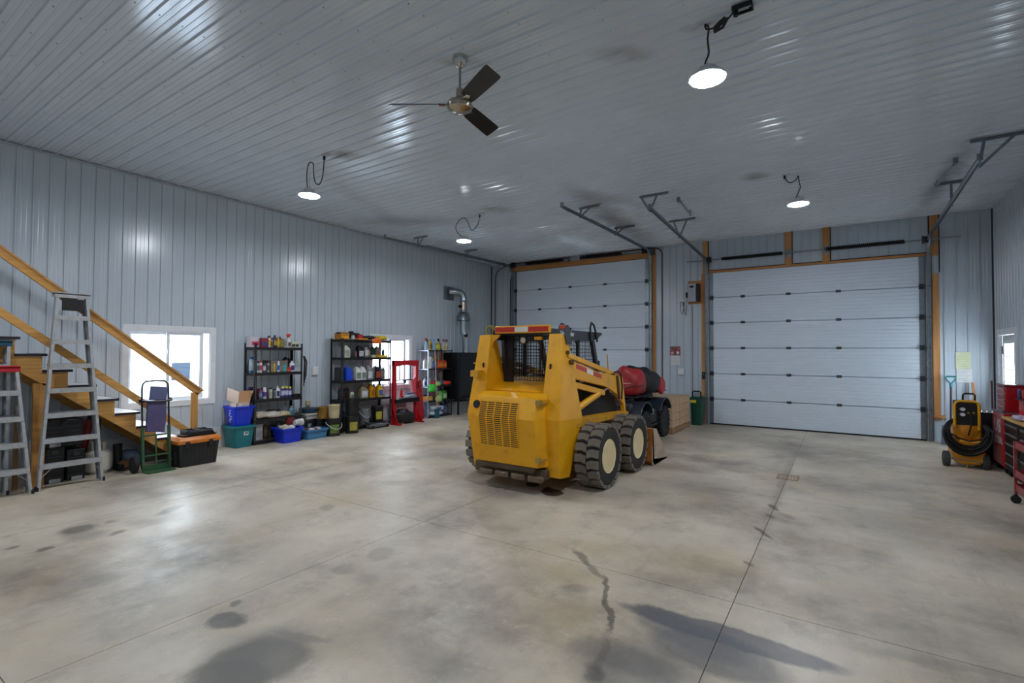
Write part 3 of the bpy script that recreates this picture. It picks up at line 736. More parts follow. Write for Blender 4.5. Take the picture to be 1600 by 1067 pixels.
    obj('hose', MB().tube([(f(-2.765), 6.9, 1.41), (f(-2.75), 7.0, 1.43), (f(-2.75), 7.12, 1.38), (f(-2.755), 7.2, 1.2), (f(-2.755), 7.17, 1.0)], 0.012, 6), RUBBER, L)
    # fender deck
    obj('fender', slab([(5.62, 0.865), (7.42, 0.80), (7.42, 0.74), (5.60, 0.76)], -3.02, -2.74), YELD, L, bevel=0.004)
    obj('grab_pin', MB().bar((f(-2.9), 7.0, 1.42), (f(-2.9), 6.96, 1.68), 0.013, 0.013), YELD, L)
# chassis
mb = MB().prism([(5.28, 0.20), (5.40, 0.16), (7.05, 0.16), (7.40, 0.30), (7.40, 0.80), (5.30, 0.80)], 'x', MX(-2.90), -2.90)
obj('chassis', mb, YELD, L, bevel=0.01)
SP = [(5.72, 0.80), (7.38, 0.80), (7.25, 1.0), (6.95, 1.18), (6.6, 1.28), (5.72, 1.32)]
obj('side_panel', MB().prism(SP, 'x', -2.93, -2.90), DARK, L)
obj('side_panel', MB().prism(SP, 'x', MX(-2.90), MX(-2.93)), DARK, L)
# engine hood
def yf(z): return 4.985 + (z - 0.9) * 0.26 if z > 0.9 else 4.985 + (0.9 - z) * 0.15
a, b = -2.985, MX(-2.985); ao, bo = -2.925, MX(-2.925)
def hl(z, top=0): y = yf(z) + top; return [(b, y, z), (a, y, z), (ao, y + 0.13, z + top * 0.2), (ao, 5.35, z), (bo, 5.35, z), (bo, y + 0.13, z)]
hood = obj('engine_cover', MB().loft([hl(0.33), hl(0.9), hl(1.15), [(b + 0.02, 5.15, 1.205), (a - 0.01, 5.15, 1.205), (ao - 0.02, 5.24, 1.20), (ao - 0.02, 5.35, 1.20), (bo + 0.02, 5.35, 1.20), (bo + 0.02, 5.24, 1.20)]]), YEL, L, bevel=0.004, ang=6)
obj('top_cover', MB().prism([(5.30, 1.10), (5.26, 1.222), (5.62, 1.30), (5.62, 1.10)], 'x', bo + 0.05, ao - 0.06), YEL, L, bevel=0.005)
obj('top_cover', MB().prism([(5.63, 1.10), (5.63, 1.306), (5.86, 1.372), (5.86, 1.10)], 'x', bo + 0.06, ao - 0.07), YEL, L, bevel=0.005)
gx0, gx1, gz0, gz1 = -3.795, -3.225, 0.545, 1.085
mb = MB().prism([(yf(gz0) - 0.003, gz0), (yf(0.9) - 0.003, 0.9), (yf(gz1) - 0.003, gz1), (yf(gz1) + 0.01, gz1), (yf(0.9) + 0.02, 0.9), (yf(gz0) + 0.01, gz0)], 'x', gx0, gx1)
gr = obj('grille', mb, BLACK, hood)
mb = MB()
for k in range(6):
    x = gx0 + (gx1 - gx0) * k / 5
    mb.bar((x, yf(gz0) - 0.006, gz0), (x, yf(0.9) - 0.006, 0.9), 0.013, 0.006, (0, 1, 0)); mb.bar((x, yf(0.9) - 0.006, 0.9), (x, yf(gz1) - 0.006, gz1), 0.013, 0.006, (0, 1, 0))
for k in range(23):
    z = gz0 + (gz1 - gz0) * k / 22
    mb.box(gx0, yf(z) - 0.008, z - 0.0062, gx1, yf(z) - 0.003, z + 0.0062)
obj('grille_bars', mb, YEL, gr, kind='stuff')
mb = MB().lathe([(0.052, -0.02), (0.052, 0.012), (0.001, 0.012)], (-3.845, yf(1.04), 1.04), 'y', 20)
obj('exhaust_outlet', mb, BLACK, hood)
obj('exhaust_ring', MB().tube([(-3.845 + 0.056 * math.cos(k * PI / 10), yf(1.04 + 0.056 * math.sin(k * PI / 10)) - 0.006, 1.04 + 0.056 * math.sin(k * PI / 10)) for k in range(20)], 0.007, 6, True), YELD, hood)
for z in (1.12, 0.45):
    o = obj('latch', MB().box(-2.97, 5.03, z - 0.03, -2.90, 5.16, z - 0.015).box(-2.99, 5.02, z - 0.045, -2.93, 5.05, z + 0.015), mat('a8904e', 0.5, 0.3), hood)
obj('bumper', MB().box(-3.98, 5.15, 0.17, -2.92, 5.32, 0.30).box(-3.86, 5.09, 0.25, -3.04, 5.16, 0.33), mat('5a4c3c', 0.7, 0.2, 0.2), L, bevel=0.02)
for k in range(4): obj('step_plate', MB().box(-3.86 + k * 0.24, 5.08, 0.15, -3.66 + k * 0.24, 5.16, 0.225), mat('6b5a48', 0.8, 0.1, 0.3, 12, 0.4, 20), L, bevel=0.02)
# cab
cab = obj('cab_roof', MB().box(MX(-2.985), 5.42, 1.955, -2.985, 6.68, 2.0), CHAR, L, bevel=0.008)
for x0, x1 in ((-3.005, -2.98), (MX(-2.98), MX(-3.005))):
    side = obj('roof_side', MB().prism([(5.36, 1.86), (5.36, 1.99), (6.62, 2.0), (6.95, 2.0), (6.93, 1.96), (6.86, 1.94), (6.80, 1.90), (6.62, 1.88), (6.62, 1.86)], 'x', x0, x1), CHAR, L, bevel=0.003)
    obj('front_post', MB().bar(((x0 + x1) / 2, 6.62, 1.88), ((x0 + x1) / 2, 7.02, 0.85), 0.05, 0.075, (0, 1, 0)), CHAR, L, bevel=0.004)
    obj('rear_post', MB().bar(((x0 + x1) / 2, 5.62, 1.88), ((x0 + x1) / 2, 5.70, 0.85), 0.05, 0.07, (0, 1, 0)), CHAR, L, bevel=0.004)
    mb = MB(); xm = (x0 + x1) / 2
    for k in range(27):
        y = 5.68 + k * 0.048; zt_ = 1.87; zb_ = 1.02
        if y > 6.62: zt_ = 1.88 - (y - 6.62) * 2.57
        if zt_ > zb_: mb.bar((xm, y, zb_), (xm, y, zt_), 0.006, 0.007, (0, 1, 0))
    for k in range(18):
        z = 1.03 + k * 0.048; mb.bar((xm, 5.66, z), (xm, 6.62 + (1.88 - z) / 2.57, z), 0.006, 0.007)
    obj('side_mesh', mb, DARK, L, kind='stuff')
    obj('centre_post', MB().bar((xm, 6.15, 1.88), (xm, 6.15, 1.02), 0.03, 0.05, (0, 1, 0)).prism([(6.06, 1.88), (6.15, 1.78), (6.24, 1.88)], 'x', xm - 0.01, xm + 0.01), DARK, L)
obj('visor', MB().prism([(6.66, 2.0), (6.95, 2.0), (6.93, 1.965), (6.66, 1.955)], 'x', MX(-3.005), -3.005), CHAR, L)
lug = [(6.52, 1.86), (6.50, 2.06), (6.54, 2.13), (6.62, 2.10), (6.70, 1.98), (6.74, 1.86)]
obj('lifting_eye', MB().tube([(-2.965, y, z) for y, z in lug], 0.016, 6), CHAR, L)
obj('lifting_eye', MB().tube([(-3.10 + 0.045 * math.cos(k * PI / 6), 5.9, 2.0 + 0.09 * math.sin(k * PI / 6)) for k in range(7)], 0.013, 6), mat('4d565c', 0.5), L)
obj('beacon', MB().box(-2.90, 5.45, 1.99, -2.82, 5.53, 2.04), mat('c8502a', 0.4), L, bevel=0.008)
text('Uni-Loader', 0.085, (-2.9775, 5.82, 1.945), RIGHT, mat('e9e9ea', 0.5), side if False else L, 'lettering', bold=0.002)
rb = obj('rear_light_bar', MB().box(-3.775, 5.30, 1.945, -2.965, 5.36, 2.04), YEL, L, bevel=0.004)
for a_, b_, c in ((-3.765, -3.465, 'b3261c'), (-3.465, -3.265, 'd8d6d0'), (-3.265, -2.975, 'b3261c')):
    obj('reflector', MB().box(a_, 5.296, 1.96, b_, 5.30, 2.022), mat(c, 0.35), rb)
w = obj('work_light', MB().lathe([(0.02, 0.06), (0.05, 0.03), (0.056, -0.02), (0.05, -0.025)], (-3.42, 5.45, 1.855), 'y', 18), BLACK, L)
obj('lens', MB().lathe([(0.001, -0.03), (0.03, -0.028), (0.046, -0.022), (0.001, -0.02)], (-3.42, 5.45, 1.855), 'y', 18), mat('c9c4ae', 0.15), w)
obj('bracket', MB().box(-3.26, 5.44, 1.86, -3.16, 5.50, 1.90), YEL, L)
obj('bracket', MB().prism([(-3.95, 1.93), (-3.72, 1.93), (-3.74, 1.90), (-3.82, 1.84), (-3.86, 1.76)], 'y', 5.33, 5.36), YEL, L)
mb = MB().box(MX(-3.0), 5.62, 1.28, -3.70, 5.64, 1.93); obj('rear_cab_panel', mb, mat('161b26', 0.5), L)
mb = MB()
for k in range(16): x = -3.70 + k * 0.045; mb.box(x - 0.003, 5.63, 1.32, x + 0.003, 5.636, 1.93)
for k in range(14): z = 1.33 + k * 0.045; mb.box(-3.70, 5.624, z - 0.003, -3.0, 5.63, z + 0.003)
obj('rear_mesh', mb, DARK, L, kind='stuff')
obj('gas_strut', MB().cyl((-3.20, 5.52, 1.86), (-3.26, 5.60, 1.45), 0.012, n=8).cyl((-3.18, 5.50, 1.90), (-3.235, 5.57, 1.62), 0.024, n=8), BLACK, L)
# seat and bars inside the cage
seat = obj('seat', MB().box(-3.66, 5.95, 1.02, -3.18, 6.4, 1.12).box(-3.66, 5.88, 1.1, -3.18, 5.98, 1.40), BLACK, L, bevel=0.03)
for x in (-3.72, -3.12): obj('control_lever', MB().tube([(x, 6.75, 0.85), (x, 6.70, 1.25), (x + 0.02, 6.66, 1.32)], 0.012, 6), DARK, L)
obj('cab_floor', MB().box(-3.85, 5.64, 0.98, -2.99, 6.9, 1.02), DARK, L)
# bucket
bk = obj('bucket', MB().prism([(7.42, 0.06), (7.40, 0.56), (7.44, 0.57), (7.50, 0.10), (8.16, 0.02), (8.16, 0.005), (7.50, 0.005)], 'x', MX(-2.36), -2.36), RUST, L, bevel=0.003)
for x in (-2.375, MX(-2.36)):
    obj('bucket_side', MB().prism([(7.41, 0.02), (7.41, 0.57), (7.60, 0.54), (8.17, 0.03), (8.17, 0.008), (7.44, 0.008)], 'x', x, x + 0.015), mat('b5a08c', 0.6, 0.1, 0.2, 8), bk)
# wheels
wb_ = MB().lathe([(0.20, -0.135), (0.30, -0.15), (0.345, -0.145), (0.372, -0.115), (0.378, 0.0), (0.372, 0.115), (0.345, 0.145), (0.30, 0.15), (0.20, 0.135)], (0, 0, 0), 'x', 36)
mtire = mat('2e2d2b', 0.9, 0, 0.2, 10, 0.1, 60)
mlug = mat('716c64', 0.9, 0, 0.2, 8, 0.08, 60, (1, 1, 1), '8f877a', 0.4)
lugm = MB()
# one chunky chevron tread block (local, at the top of the tyre)
def tb(x0, x1, s_, r0=0.360, r1=0.402):
    pts = []
    for (x, a_) in ((x0, 0.0), (x0 + 0.4 * (x1 - x0), 0.055 * s_), (x1, 0.055 * s_ * 0.6)):
        pts.append((x, a_))
    w_ = 0.135
    vs = []
    for r in (r0, r1):
        ww = w_ if r == r0 else w_ * 0.86
        for (x, a_) in pts: vs.append((x, r * math.sin(a_ - ww), r * math.cos(a_ - ww)))
        for (x, a_) in reversed(pts): vs.append((x, r * math.sin(a_ + ww), r * math.cos(a_ + ww)))
    k = 6; fs = [tuple(range(k - 1, -1, -1)), tuple(range(k, 2 * k))] + [(i, (i + 1) % k, k + (i + 1) % k, k + i) for i in range(k)]
    return MB().add(vs, fs)
LUGA = obj('tread_block', tb(0.006, 0.15, 1), mlug, ang=30); LUGB = obj('tread_block', tb(-0.006, -0.15, 1), mlug, ang=30)
NL = 18
def wheel(x, y, side):
    w_ = obj('wheel', wb_, mtire, L, local=True); w_.location = (x - XC, y - 6.2, 0.402)
    rim = MB().lathe([(0.215, 0.138), (0.212, 0.145), (0.20, 0.13), (0.19, 0.10), (0.10, 0.09), (0.085, 0.11), (0.06, 0.115), (0.001, 0.115)] if side > 0 else [(0.215, -0.138), (0.20, -0.13), (0.19, -0.10), (0.10, -0.09), (0.085, -0.11), (0.001, -0.115)], (0, 0, 0), 'x', 28)
    obj('rim', rim, paint('ead6a6', 0.5, 'a08a58', 0.5), w_, local=True)
    mb = MB()
    for k in range(8):
        a_ = k * PI / 4; mb.cyl((side * 0.09, 0.145 * math.cos(a_), 0.145 * math.sin(a_)), (side * 0.108, 0.145 * math.cos(a_), 0.145 * math.sin(a_)), 0.01, n=6)
    obj('lug_nuts', mb, mat('b59c6a', 0.5), w_, local=True)
    for i in range(NL):
        for src, ph in ((LUGA, 0), (LUGB, 0.5)):
            c = src.copy(); C.objects.link(c); c.parent = w_; c.rotation_euler = (2 * PI * (i + ph) / NL, 0, 0)
for x, y, sd in ((-2.57, 5.90, 1), (-2.57, 6.98, 1), (MX(-2.57), 5.90, -1), (MX(-2.57), 6.98, -1)): wheel(x, y, sd)
bpy.data.objects.remove(LUGA); bpy.data.objects.remove(LUGB)

# ================================================================ QUAD BIKE with bags
Q = thing('quad_bike', 'dark grey quad bike parked behind the loader, loaded with bags', 'quad bike', (-3.55, 9.6, 0))
QG = paint('2c343e', 0.28); QB = plastic('101216', 0.5)
def atvwheel(x, y, sd):
    mb = MB().lathe([(0.13, -0.10), (0.24, -0.125), (0.295, -0.105), (0.305, 0), (0.295, 0.105), (0.24, 0.125), (0.13, 0.10)], (x, y, 0.31), 'x', 28)
    w_ = obj('wheel', mb, RUBBER, Q)
    mb = MB()
    for k in range(20):
        a_ = 2 * PI * k / 20
        for dx, ph in ((-0.08, 0), (0.0, 0.5), (0.08, 0)):
            aa = a_ + ph * 2 * PI / 20
            mb.rbox((x + dx, y + 0.307 * math.sin(aa), 0.31 + 0.307 * math.cos(aa)), (0.065, 0.045, 0.024), Matrix.Rotation(-aa, 3, 'X'))
    obj('tread', mb, RUBBER, w_, kind='stuff')
    obj('rim', MB().lathe([(0.135, sd * 0.095), (0.13, sd * 0.07), (0.07, sd * 0.06), (0.05, sd * 0.09), (0.001, sd * 0.09)], (x, y, 0.31), 'x', 20), mat('7f868d', 0.4, 0.6), w_)
for x, y, sd in ((-3.11, 9.05, 1), (-3.11, 10.25, 1), (-3.99, 9.05, -1), (-3.99, 10.25, -1)): atvwheel(x, y, sd)
obj('body', MB().prism([(8.72, 0.50), (8.66, 0.66), (8.85, 0.82), (9.35, 0.86), (9.45, 0.74), (9.8, 0.72), (9.95, 0.86), (10.55, 0.86), (10.62, 0.70), (10.45, 0.45), (9.75, 0.30), (9.3, 0.30), (8.85, 0.40)], 'x', -3.75, -3.35), QB, Q, bevel=0.03)
def fender(y, flip, x0, x1):
    n = 10; vs = []; fs = []
    outer = []; inner = []
    for i in range(n + 1):
        a_ = PI * (0.05 + 0.80 * i / n) if not flip else PI * (0.15 + 0.80 * i / n)
        outer.append((y - 0.42 * math.cos(a_), 0.36 + 0.44 * math.sin(a_))); inner.append((y - 0.395 * math.cos(a_), 0.36 + 0.415 * math.sin(a_)))
    return MB().prism(outer + inner[::-1], 'x', x0, x1)
for x0, x1 in ((-3.36, -2.98), (-4.12, -3.74)):
    obj('front_fender', fender(9.05, False, x0, x1), QG, Q, bevel=0.008); obj('rear_fender', fender(10.25, True, x0, x1), QG, Q, bevel=0.008)
for x in (-3.22, -3.88):
    h = obj('headlight', MB().lathe([(0.001, -0.03), (0.05, -0.02), (0.075, 0.02), (0.06, 0.06), (0.001, 0.08)], (x, 8.74, 0.70), 'y', 16, 1.0, 0.6), mat('c9d3da', 0.12, 0.2), Q)
obj('nose', MB().box(-3.95, 8.68, 0.55, -3.15, 8.85, 0.78), QG, Q, bevel=0.05)
obj('bumper', MB().tube([(-3.85, 8.62, 0.40), (-3.85, 8.58, 0.62), (-3.25, 8.58, 0.62), (-3.25, 8.62, 0.40)], 0.018, 8), BLACKM, Q)
mb = MB()
for k in range(6): mb.tube([(-4.02 + k * 0.19, 8.68, 0.90), (-4.02 + k * 0.19, 9.36, 0.90)], 0.011, 6)
for y in (8.68, 9.02, 9.36): mb.tube([(-4.04, y, 0.90), (-3.05, y, 0.90)], 0.012, 6)
obj('front_rack', mb, BLACKM, Q)
mb = MB()
for k in range(6): mb.tube([(-4.0 + k * 0.18, 9.98, 0.92), (-4.0 + k * 0.18, 10.6, 0.92)], 0.011, 6)
for y in (9.98, 10.3, 10.6): mb.tube([(-4.02, y, 0.92), (-3.08, y, 0.92)], 0.012, 6)
obj('rear_rack', mb, BLACKM, Q)
obj('seat', MB().box(-3.72, 9.5, 0.78, -3.38, 10.0, 0.90), QB, Q, bevel=0.04)
obj('footwell', MB().box(-3.38, 9.38, 0.28, -3.05, 9.95, 0.33).box(-4.05, 9.38, 0.28, -3.72, 9.95, 0.33), QB, Q)
obj('handlebar', MB().tube([(-3.95, 9.50, 1.08), (-3.75, 9.45, 1.06), (-3.55, 9.42, 0.98), (-3.35, 9.45, 1.06), (-3.15, 9.50, 1.08)], 0.016, 8).cyl((-3.55, 9.4, 0.8), (-3.55, 9.43, 1.0), 0.03), BLACKM, Q)
obj('shock', MB().cyl((-3.3, 9.05, 0.35), (-3.38, 9.08, 0.75), 0.03, n=10), mat('90969c', 0.4, 0.4), Q)
obj('warning_label', MB().box(-3.048, 9.55, 0.52, -3.044, 9.62, 0.62), WHITEP, Q)
obj('side_cover', MB().box(-3.36, 9.40, 0.34, -3.05, 9.86, 0.62), QB, Q, bevel=0.03)
obj('flag_rod', MB().cyl((-3.86, 8.9, 0.9), (-3.86, 8.86, 1.40), 0.008, n=6).cyl((-3.86, 8.86, 1.38), (-3.86, 8.85, 1.55), 0.018, n=8), BLACK, Q)

def softbag(name, label, cat, c, d, m_, seed, straps=None, amp=0.12, flat=True, rnd_=False):
    """lumpy bag: a squashed rounded box with folds."""
    r_ = random.Random(seed); t = thing(name, label, cat, (c[0], c[1], c[2] - d[2] / 2))
    secs = []; n = 20; K = 13
    ph = [r_.uniform(0, 6.28) for _ in range(6)]
    for i in range(K):
        u = -1 + 2 * i / (K - 1); rr = (1 - abs(u) ** 2.4) ** 0.5 if abs(u) < 1 else 0.12
        rr = max(rr, 0.25)
        loop = []
        for j in range(n):
            a_ = 2 * PI * j / n
            ca, sa = math.cos(a_), math.sin(a_)
            e = 0.9 if rnd_ else 0.62
            x = abs(ca) ** e * (1 if ca > 0 else -1); z = abs(sa) ** e * (1 if sa > 0 else -1)
            k = 1 + amp * (0.5 * math.sin(3 * a_ + ph[0] + u * 2.5) + 0.4 * math.sin(5 * a_ + ph[1] - u * 4) + 0.4 * math.sin(ph[2] + u * 6) )
            zz = z * k * rr
            if flat and zz < -0.8: zz = -0.8 - (abs(zz) - 0.8) * 0.1
            loop.append((c[0] + u * d[0] / 2, c[1] + x * k * rr * d[1] / 2, c[2] + zz * d[2] / 2))
        secs.append(loop)
    b = obj('bag_body', MB().loft(secs), m_, t, ang=60)
    zmin = min(v[2] for s_ in secs for v in s_)
    return t
t = softbag('duffel_bag', 'bulging red nylon bag piled on the front of the quad bike', 'bag', (-3.36, 9.10, 1.14), (0.62, 0.80, 0.58), mat('9e1c20', 0.45, 0, 0.2, 5, 0.5, 10), 3, rnd_=True, amp=0.2)
obj('strap', MB().tube([(-3.30, 8.735, 1.05), (-3.15, 8.74, 1.10), (-3.06, 8.80, 1.10), (-3.03, 8.95, 1.11)], 0.011, 6), BLACK, t)
obj('zip', MB().tube([(-3.52, 8.74, 1.12), (-3.35, 8.72, 1.14), (-3.18, 8.735, 1.15)], 0.006, 6), mat('c9c9c9', 0.4), t)
t = softbag('duffel_bag', 'black bag slumped over the seat of the quad bike behind the red bag', 'bag', (-3.40, 9.62, 1.15), (0.72, 0.60, 0.56), mat('15171b', 0.6, 0, 0.2, 6, 0.5, 12), 5, rnd_=True, amp=0.16)
t = softbag('saddle_bag', 'dark grey pack with a red side panel on rear rack of quad bike', 'bag', (-3.30, 10.08, 1.08), (0.56, 0.6, 0.46), mat('25292f', 0.55, 0, 0.2, 6, 0.5, 12), 9)
obj('side_panel', MB().lathe([(0.001, 0.03), (0.15, 0.02), (0.19, -0.02), (0.17, -0.06)], (-3.03, 10.14, 1.04), 'x', 16, 1.0, 0.95), mat('a81f22', 0.45, 0, 0.15, 6, 0.3, 14), t)
t = softbag('saddle_bag', 'low black soft case on the far side of the quad bike front rack', 'bag', (-3.90, 9.15, 1.08), (0.30, 0.5, 0.34), mat('1b1e23', 0.6, 0, 0.2, 6, 0.5, 12), 12)

# ================================================================ PALLET OF CARTONS
pal = thing('pallet', 'worn wooden pallet under the brown cartons', 'pallet', (-3.42, 11.3, 0))
WP = wood('a07c55', 'y'); WPX = wood('a57f58', 'x')
for x in (-3.86, -3.42, -2.995): obj('bearer', MB().box(x - 0.045, 10.58, 0.018, x + 0.045, 12.02, 0.10), WP, pal, bevel=0.003)
for k in range(8): y = 10.60 + k * 0.196; obj('deck_board', MB().box(-3.92, y, 0.10, -2.94, y + 0.10, 0.12), WPX, pal)
for k in range(3): y = 10.60 + k * 0.66; obj('bottom_board', MB().box(-3.92, y, 0.0, -2.94, y + 0.09, 0.018), WPX, pal)
CARD = mat('c0a285', 0.8, 0, 0.14, 3, 0.05, 20, (1, 1, 1), '7b5f44', 0.3)
ordn = ['first', 'second', 'third', 'fourth', 'last']
lay = ['bottom', 'lower middle', 'upper middle', 'top']
for k in range(4):
    for j in range(5):
        y0 = 10.60 + j * 0.282; z0 = 0.122 + k * 0.155
        jx = rnd.uniform(-0.008, 0.008)
        t = thing('carton', '%s brown carton from the quad bike end, %s layer of the pallet stack' % (ordn[j], lay[k]), 'carton', (-3.42, y0 + 0.14, z0), 0, 'brown cartons stacked on the pallet')
        obj('box', MB().box(-3.90 + jx, y0 + 0.002, z0, -2.945 + jx, y0 + 0.276, z0 + 0.150), CARD, t, bevel=0.009)
        obj('tape', MB().box(-2.9455 + jx, y0 + 0.12, z0 + 0.10, -2.944 + jx, y0 + 0.16, z0 + 0.150).box(-3.88 + jx, y0 + 0.12, z0 + 0.1521, -2.945 + jx, y0 + 0.16, z0 + 0.1526), mat('b89a78', 0.4), t)

t = thing('refuse_bin', 'dark green plastic bin with black handle and yellow sticker by the right garage door', 'bin', (-2.86, 12.4, 0))
GRN = plastic('0d4a3a', 0.4)
mb = MB(); secs = [mb.rrect(-2.97, 12.27, -2.75, 12.53, 0.04, 0.0), mb.rrect(-3.0, 12.25, -2.72, 12.55, 0.04, 0.60)]
obj('body', MB().loft(secs), GRN, t)
mb = MB(); obj('lid', MB().loft([mb.rrect(-3.015, 12.235, -2.705, 12.565, 0.04, 0.60), mb.rrect(-3.015, 12.235, -2.705, 12.565, 0.04, 0.64), mb.rrect(-2.98, 12.27, -2.74, 12.53, 0.05, 0.675)]), plastic('0b3f32', 0.45), t)
obj('handle', MB().tube([(-2.95, 12.30, 0.66), (-2.95, 12.29, 0.785), (-2.92, 12.29, 0.80), (-2.79, 12.29, 0.80), (-2.76, 12.29, 0.785), (-2.76, 12.30, 0.66)], 0.018, 8), BLACK, t)
obj('back_plate', MB().box(-2.92, 12.32, 0.665, -2.79, 12.33, 0.76), GREYP, t)
obj('sticker', MB().box(-2.985, 12.243, 0.53, -2.86, 12.249, 0.60), mat('e2c52a', 0.5), t)
# ================================================================ LAMPS AND FAN
MEMIT = mat('ffffff', 0.5, emit=LAMP_COL, es=LAMP)
DRIVER = plastic('2a2d33', 0.5)
def lamp(label, x, y, z, cord, boxpos=None):
    t = thing('high_bay_lamp', label, 'lamp', (x, y, ZC - 0.002), 0, 'hanging disc lamps')
    obj('housing', MB().lathe([(0.03, 0.085), (0.075, 0.08), (0.08, 0.03), (0.145, 0.018), (0.152, 0.0), (0.150, -0.006), (0.141, -0.008), (0.138, 0.002), (0.001, 0.004)], (x, y, z + 0.008), 'z', 36), mat('c9cdd2', 0.4, 0.2), t)
    obj('diffuser', MB().lathe([(0.001, -0.002), (0.137, -0.002), (0.137, -0.012), (0.12, -0.018), (0.001, -0.020)], (x, y, z + 0.008), 'z', 36), MEMIT, t)
    obj('hook', MB().tube([(x, y, z + 0.09), (x + 0.02, y, z + 0.11), (x, y, z + 0.13), (x - 0.015, y, z + 0.115)], 0.005, 6).cyl((x, y, z + 0.085), (x, y, z + 0.10), 0.012, n=8), GALV, t)
    obj('hanging_wire', MB().cyl((x, y, z + 0.12), (x, y, ZC - 0.02), 0.0022, n=5), GALV, t)
    obj('ceiling_hook', MB().tube([(x, y, ZC - 0.012), (x, y, ZC - 0.035), (x + 0.015, y, ZC - 0.045), (x + 0.02, y, ZC - 0.03)], 0.004, 6), GALV, t)
    if cord:
        pts = [V(p) for p in cord]
        # Catmull-Rom smoothing
        out = []
        for i in range(len(pts) - 1):
            p0 = pts[max(i - 1, 0)]; p1 = pts[i]; p2 = pts[i + 1]; p3 = pts[min(i + 2, len(pts) - 1)]
            for k in range(6):
                u = k / 6; out.append(0.5 * ((2 * p1) + (p2 - p0) * u + (2 * p0 - 5 * p1 + 4 * p2 - p3) * u * u + (3 * p1 - p0 - 3 * p2 + p3) * u ** 3))
        out.append(pts[-1])
        obj('cord', MB().tube(out, 0.0075, 6), BLACK, t)
        q = pts[-1]
        obj('outlet_box', MB().box(q[0] - 0.03, q[1] - 0.035, ZC - 0.03, q[0] + 0.09, q[1] + 0.035, ZC - 0.012), plastic('b6bcc2', 0.5), t)
        obj('plug', MB().cyl((q[0], q[1], ZC - 0.08), (q[0], q[1], ZC - 0.025), 0.018, n=10), BLACK, t)
    return t
Z0 = ZC
lamp('hanging white disc lamp nearest the left wall with a long looping cord', -6.383, 4.314, 3.95,
     [(-6.42, 4.31, 4.05), (-6.44, 4.31, 4.18), (-6.44, 4.31, 4.30), (-6.40, 4.31, 4.42), (-6.30, 4.31, 4.40), (-6.28, 4.31, 4.25), (-6.24, 4.31, 4.12), (-6.15, 4.31, 4.07), (-6.08, 4.31, 4.15), (-6.05, 4.31, 4.32), (-6.042, 4.31, 4.46)])
lamp('small distant disc lamp hanging above the vent pipe, in front of left garage door', -6.391, 7.856, 3.97,
     [(-6.42, 7.85, 4.06), (-6.55, 7.85, 4.16), (-6.60, 7.85, 4.30), (-6.50, 7.85, 4.42), (-6.36, 7.85, 4.44), (-6.26, 7.85, 4.30), (-6.20, 7.85, 4.17), (-6.12, 7.85, 4.18), (-6.02, 7.85, 4.28), (-5.984, 7.85, 4.46)])
lamp('largest disc lamp, hanging right of the ceiling fan with a bundled cord', -0.903, 4.301, 3.985,
     [(-0.93, 4.30, 4.07), (-0.915, 4.30, 4.14), (-0.89, 4.30, 4.20), (-0.90, 4.30, 4.32), (-0.89, 4.30, 4.41), (-0.92, 4.30, 4.45), (-0.905, 4.29, 4.40), (-0.85, 4.28, 4.385), (-0.78, 4.27, 4.39), (-0.72, 4.26, 4.42), (-0.672, 4.25, 4.465)])
t3 = bpy.data.objects['high_bay_lamp.002']
obj('cord_bundle', MB().tube([(-0.85, 4.285, 4.37), (-0.80, 4.275, 4.40), (-0.75, 4.265, 4.42)], 0.022, 7).tube([(-0.85, 4.30, 4.36), (-0.78, 4.29, 4.37), (-0.74, 4.28, 4.43)], 0.012, 6), BLACK, t3)
obj('bracket', MB().box(-0.70, 4.21, ZC - 0.05, -0.56, 4.22, ZC - 0.012).box(-0.70, 4.29, ZC - 0.05, -0.56, 4.30, ZC - 0.012).box(-0.56, 4.21, ZC - 0.05, -0.55, 4.30, ZC - 0.012), BLACKM, t3)
lamp('disc lamp hanging over the floor in front of the wide right garage door', -0.517, 8.781, 4.01,
     [(-0.56, 8.78, 4.08), (-0.53, 8.78, 4.16), (-0.49, 8.78, 4.26), (-0.50, 8.78, 4.34), (-0.517, 8.78, 4.45), (-0.54, 8.77, 4.40), (-0.60, 8.76, 4.36), (-0.65, 8.74, 4.37), (-0.68, 8.70, 4.42), (-0.69, 8.66, 4.465)])
lamp('disc lamp on the ceiling behind the viewer, left side', -6.39, 0.35, 3.97, None)
lamp('disc lamp on the ceiling behind the viewer, right side', -0.80, -0.10, 3.97, None)

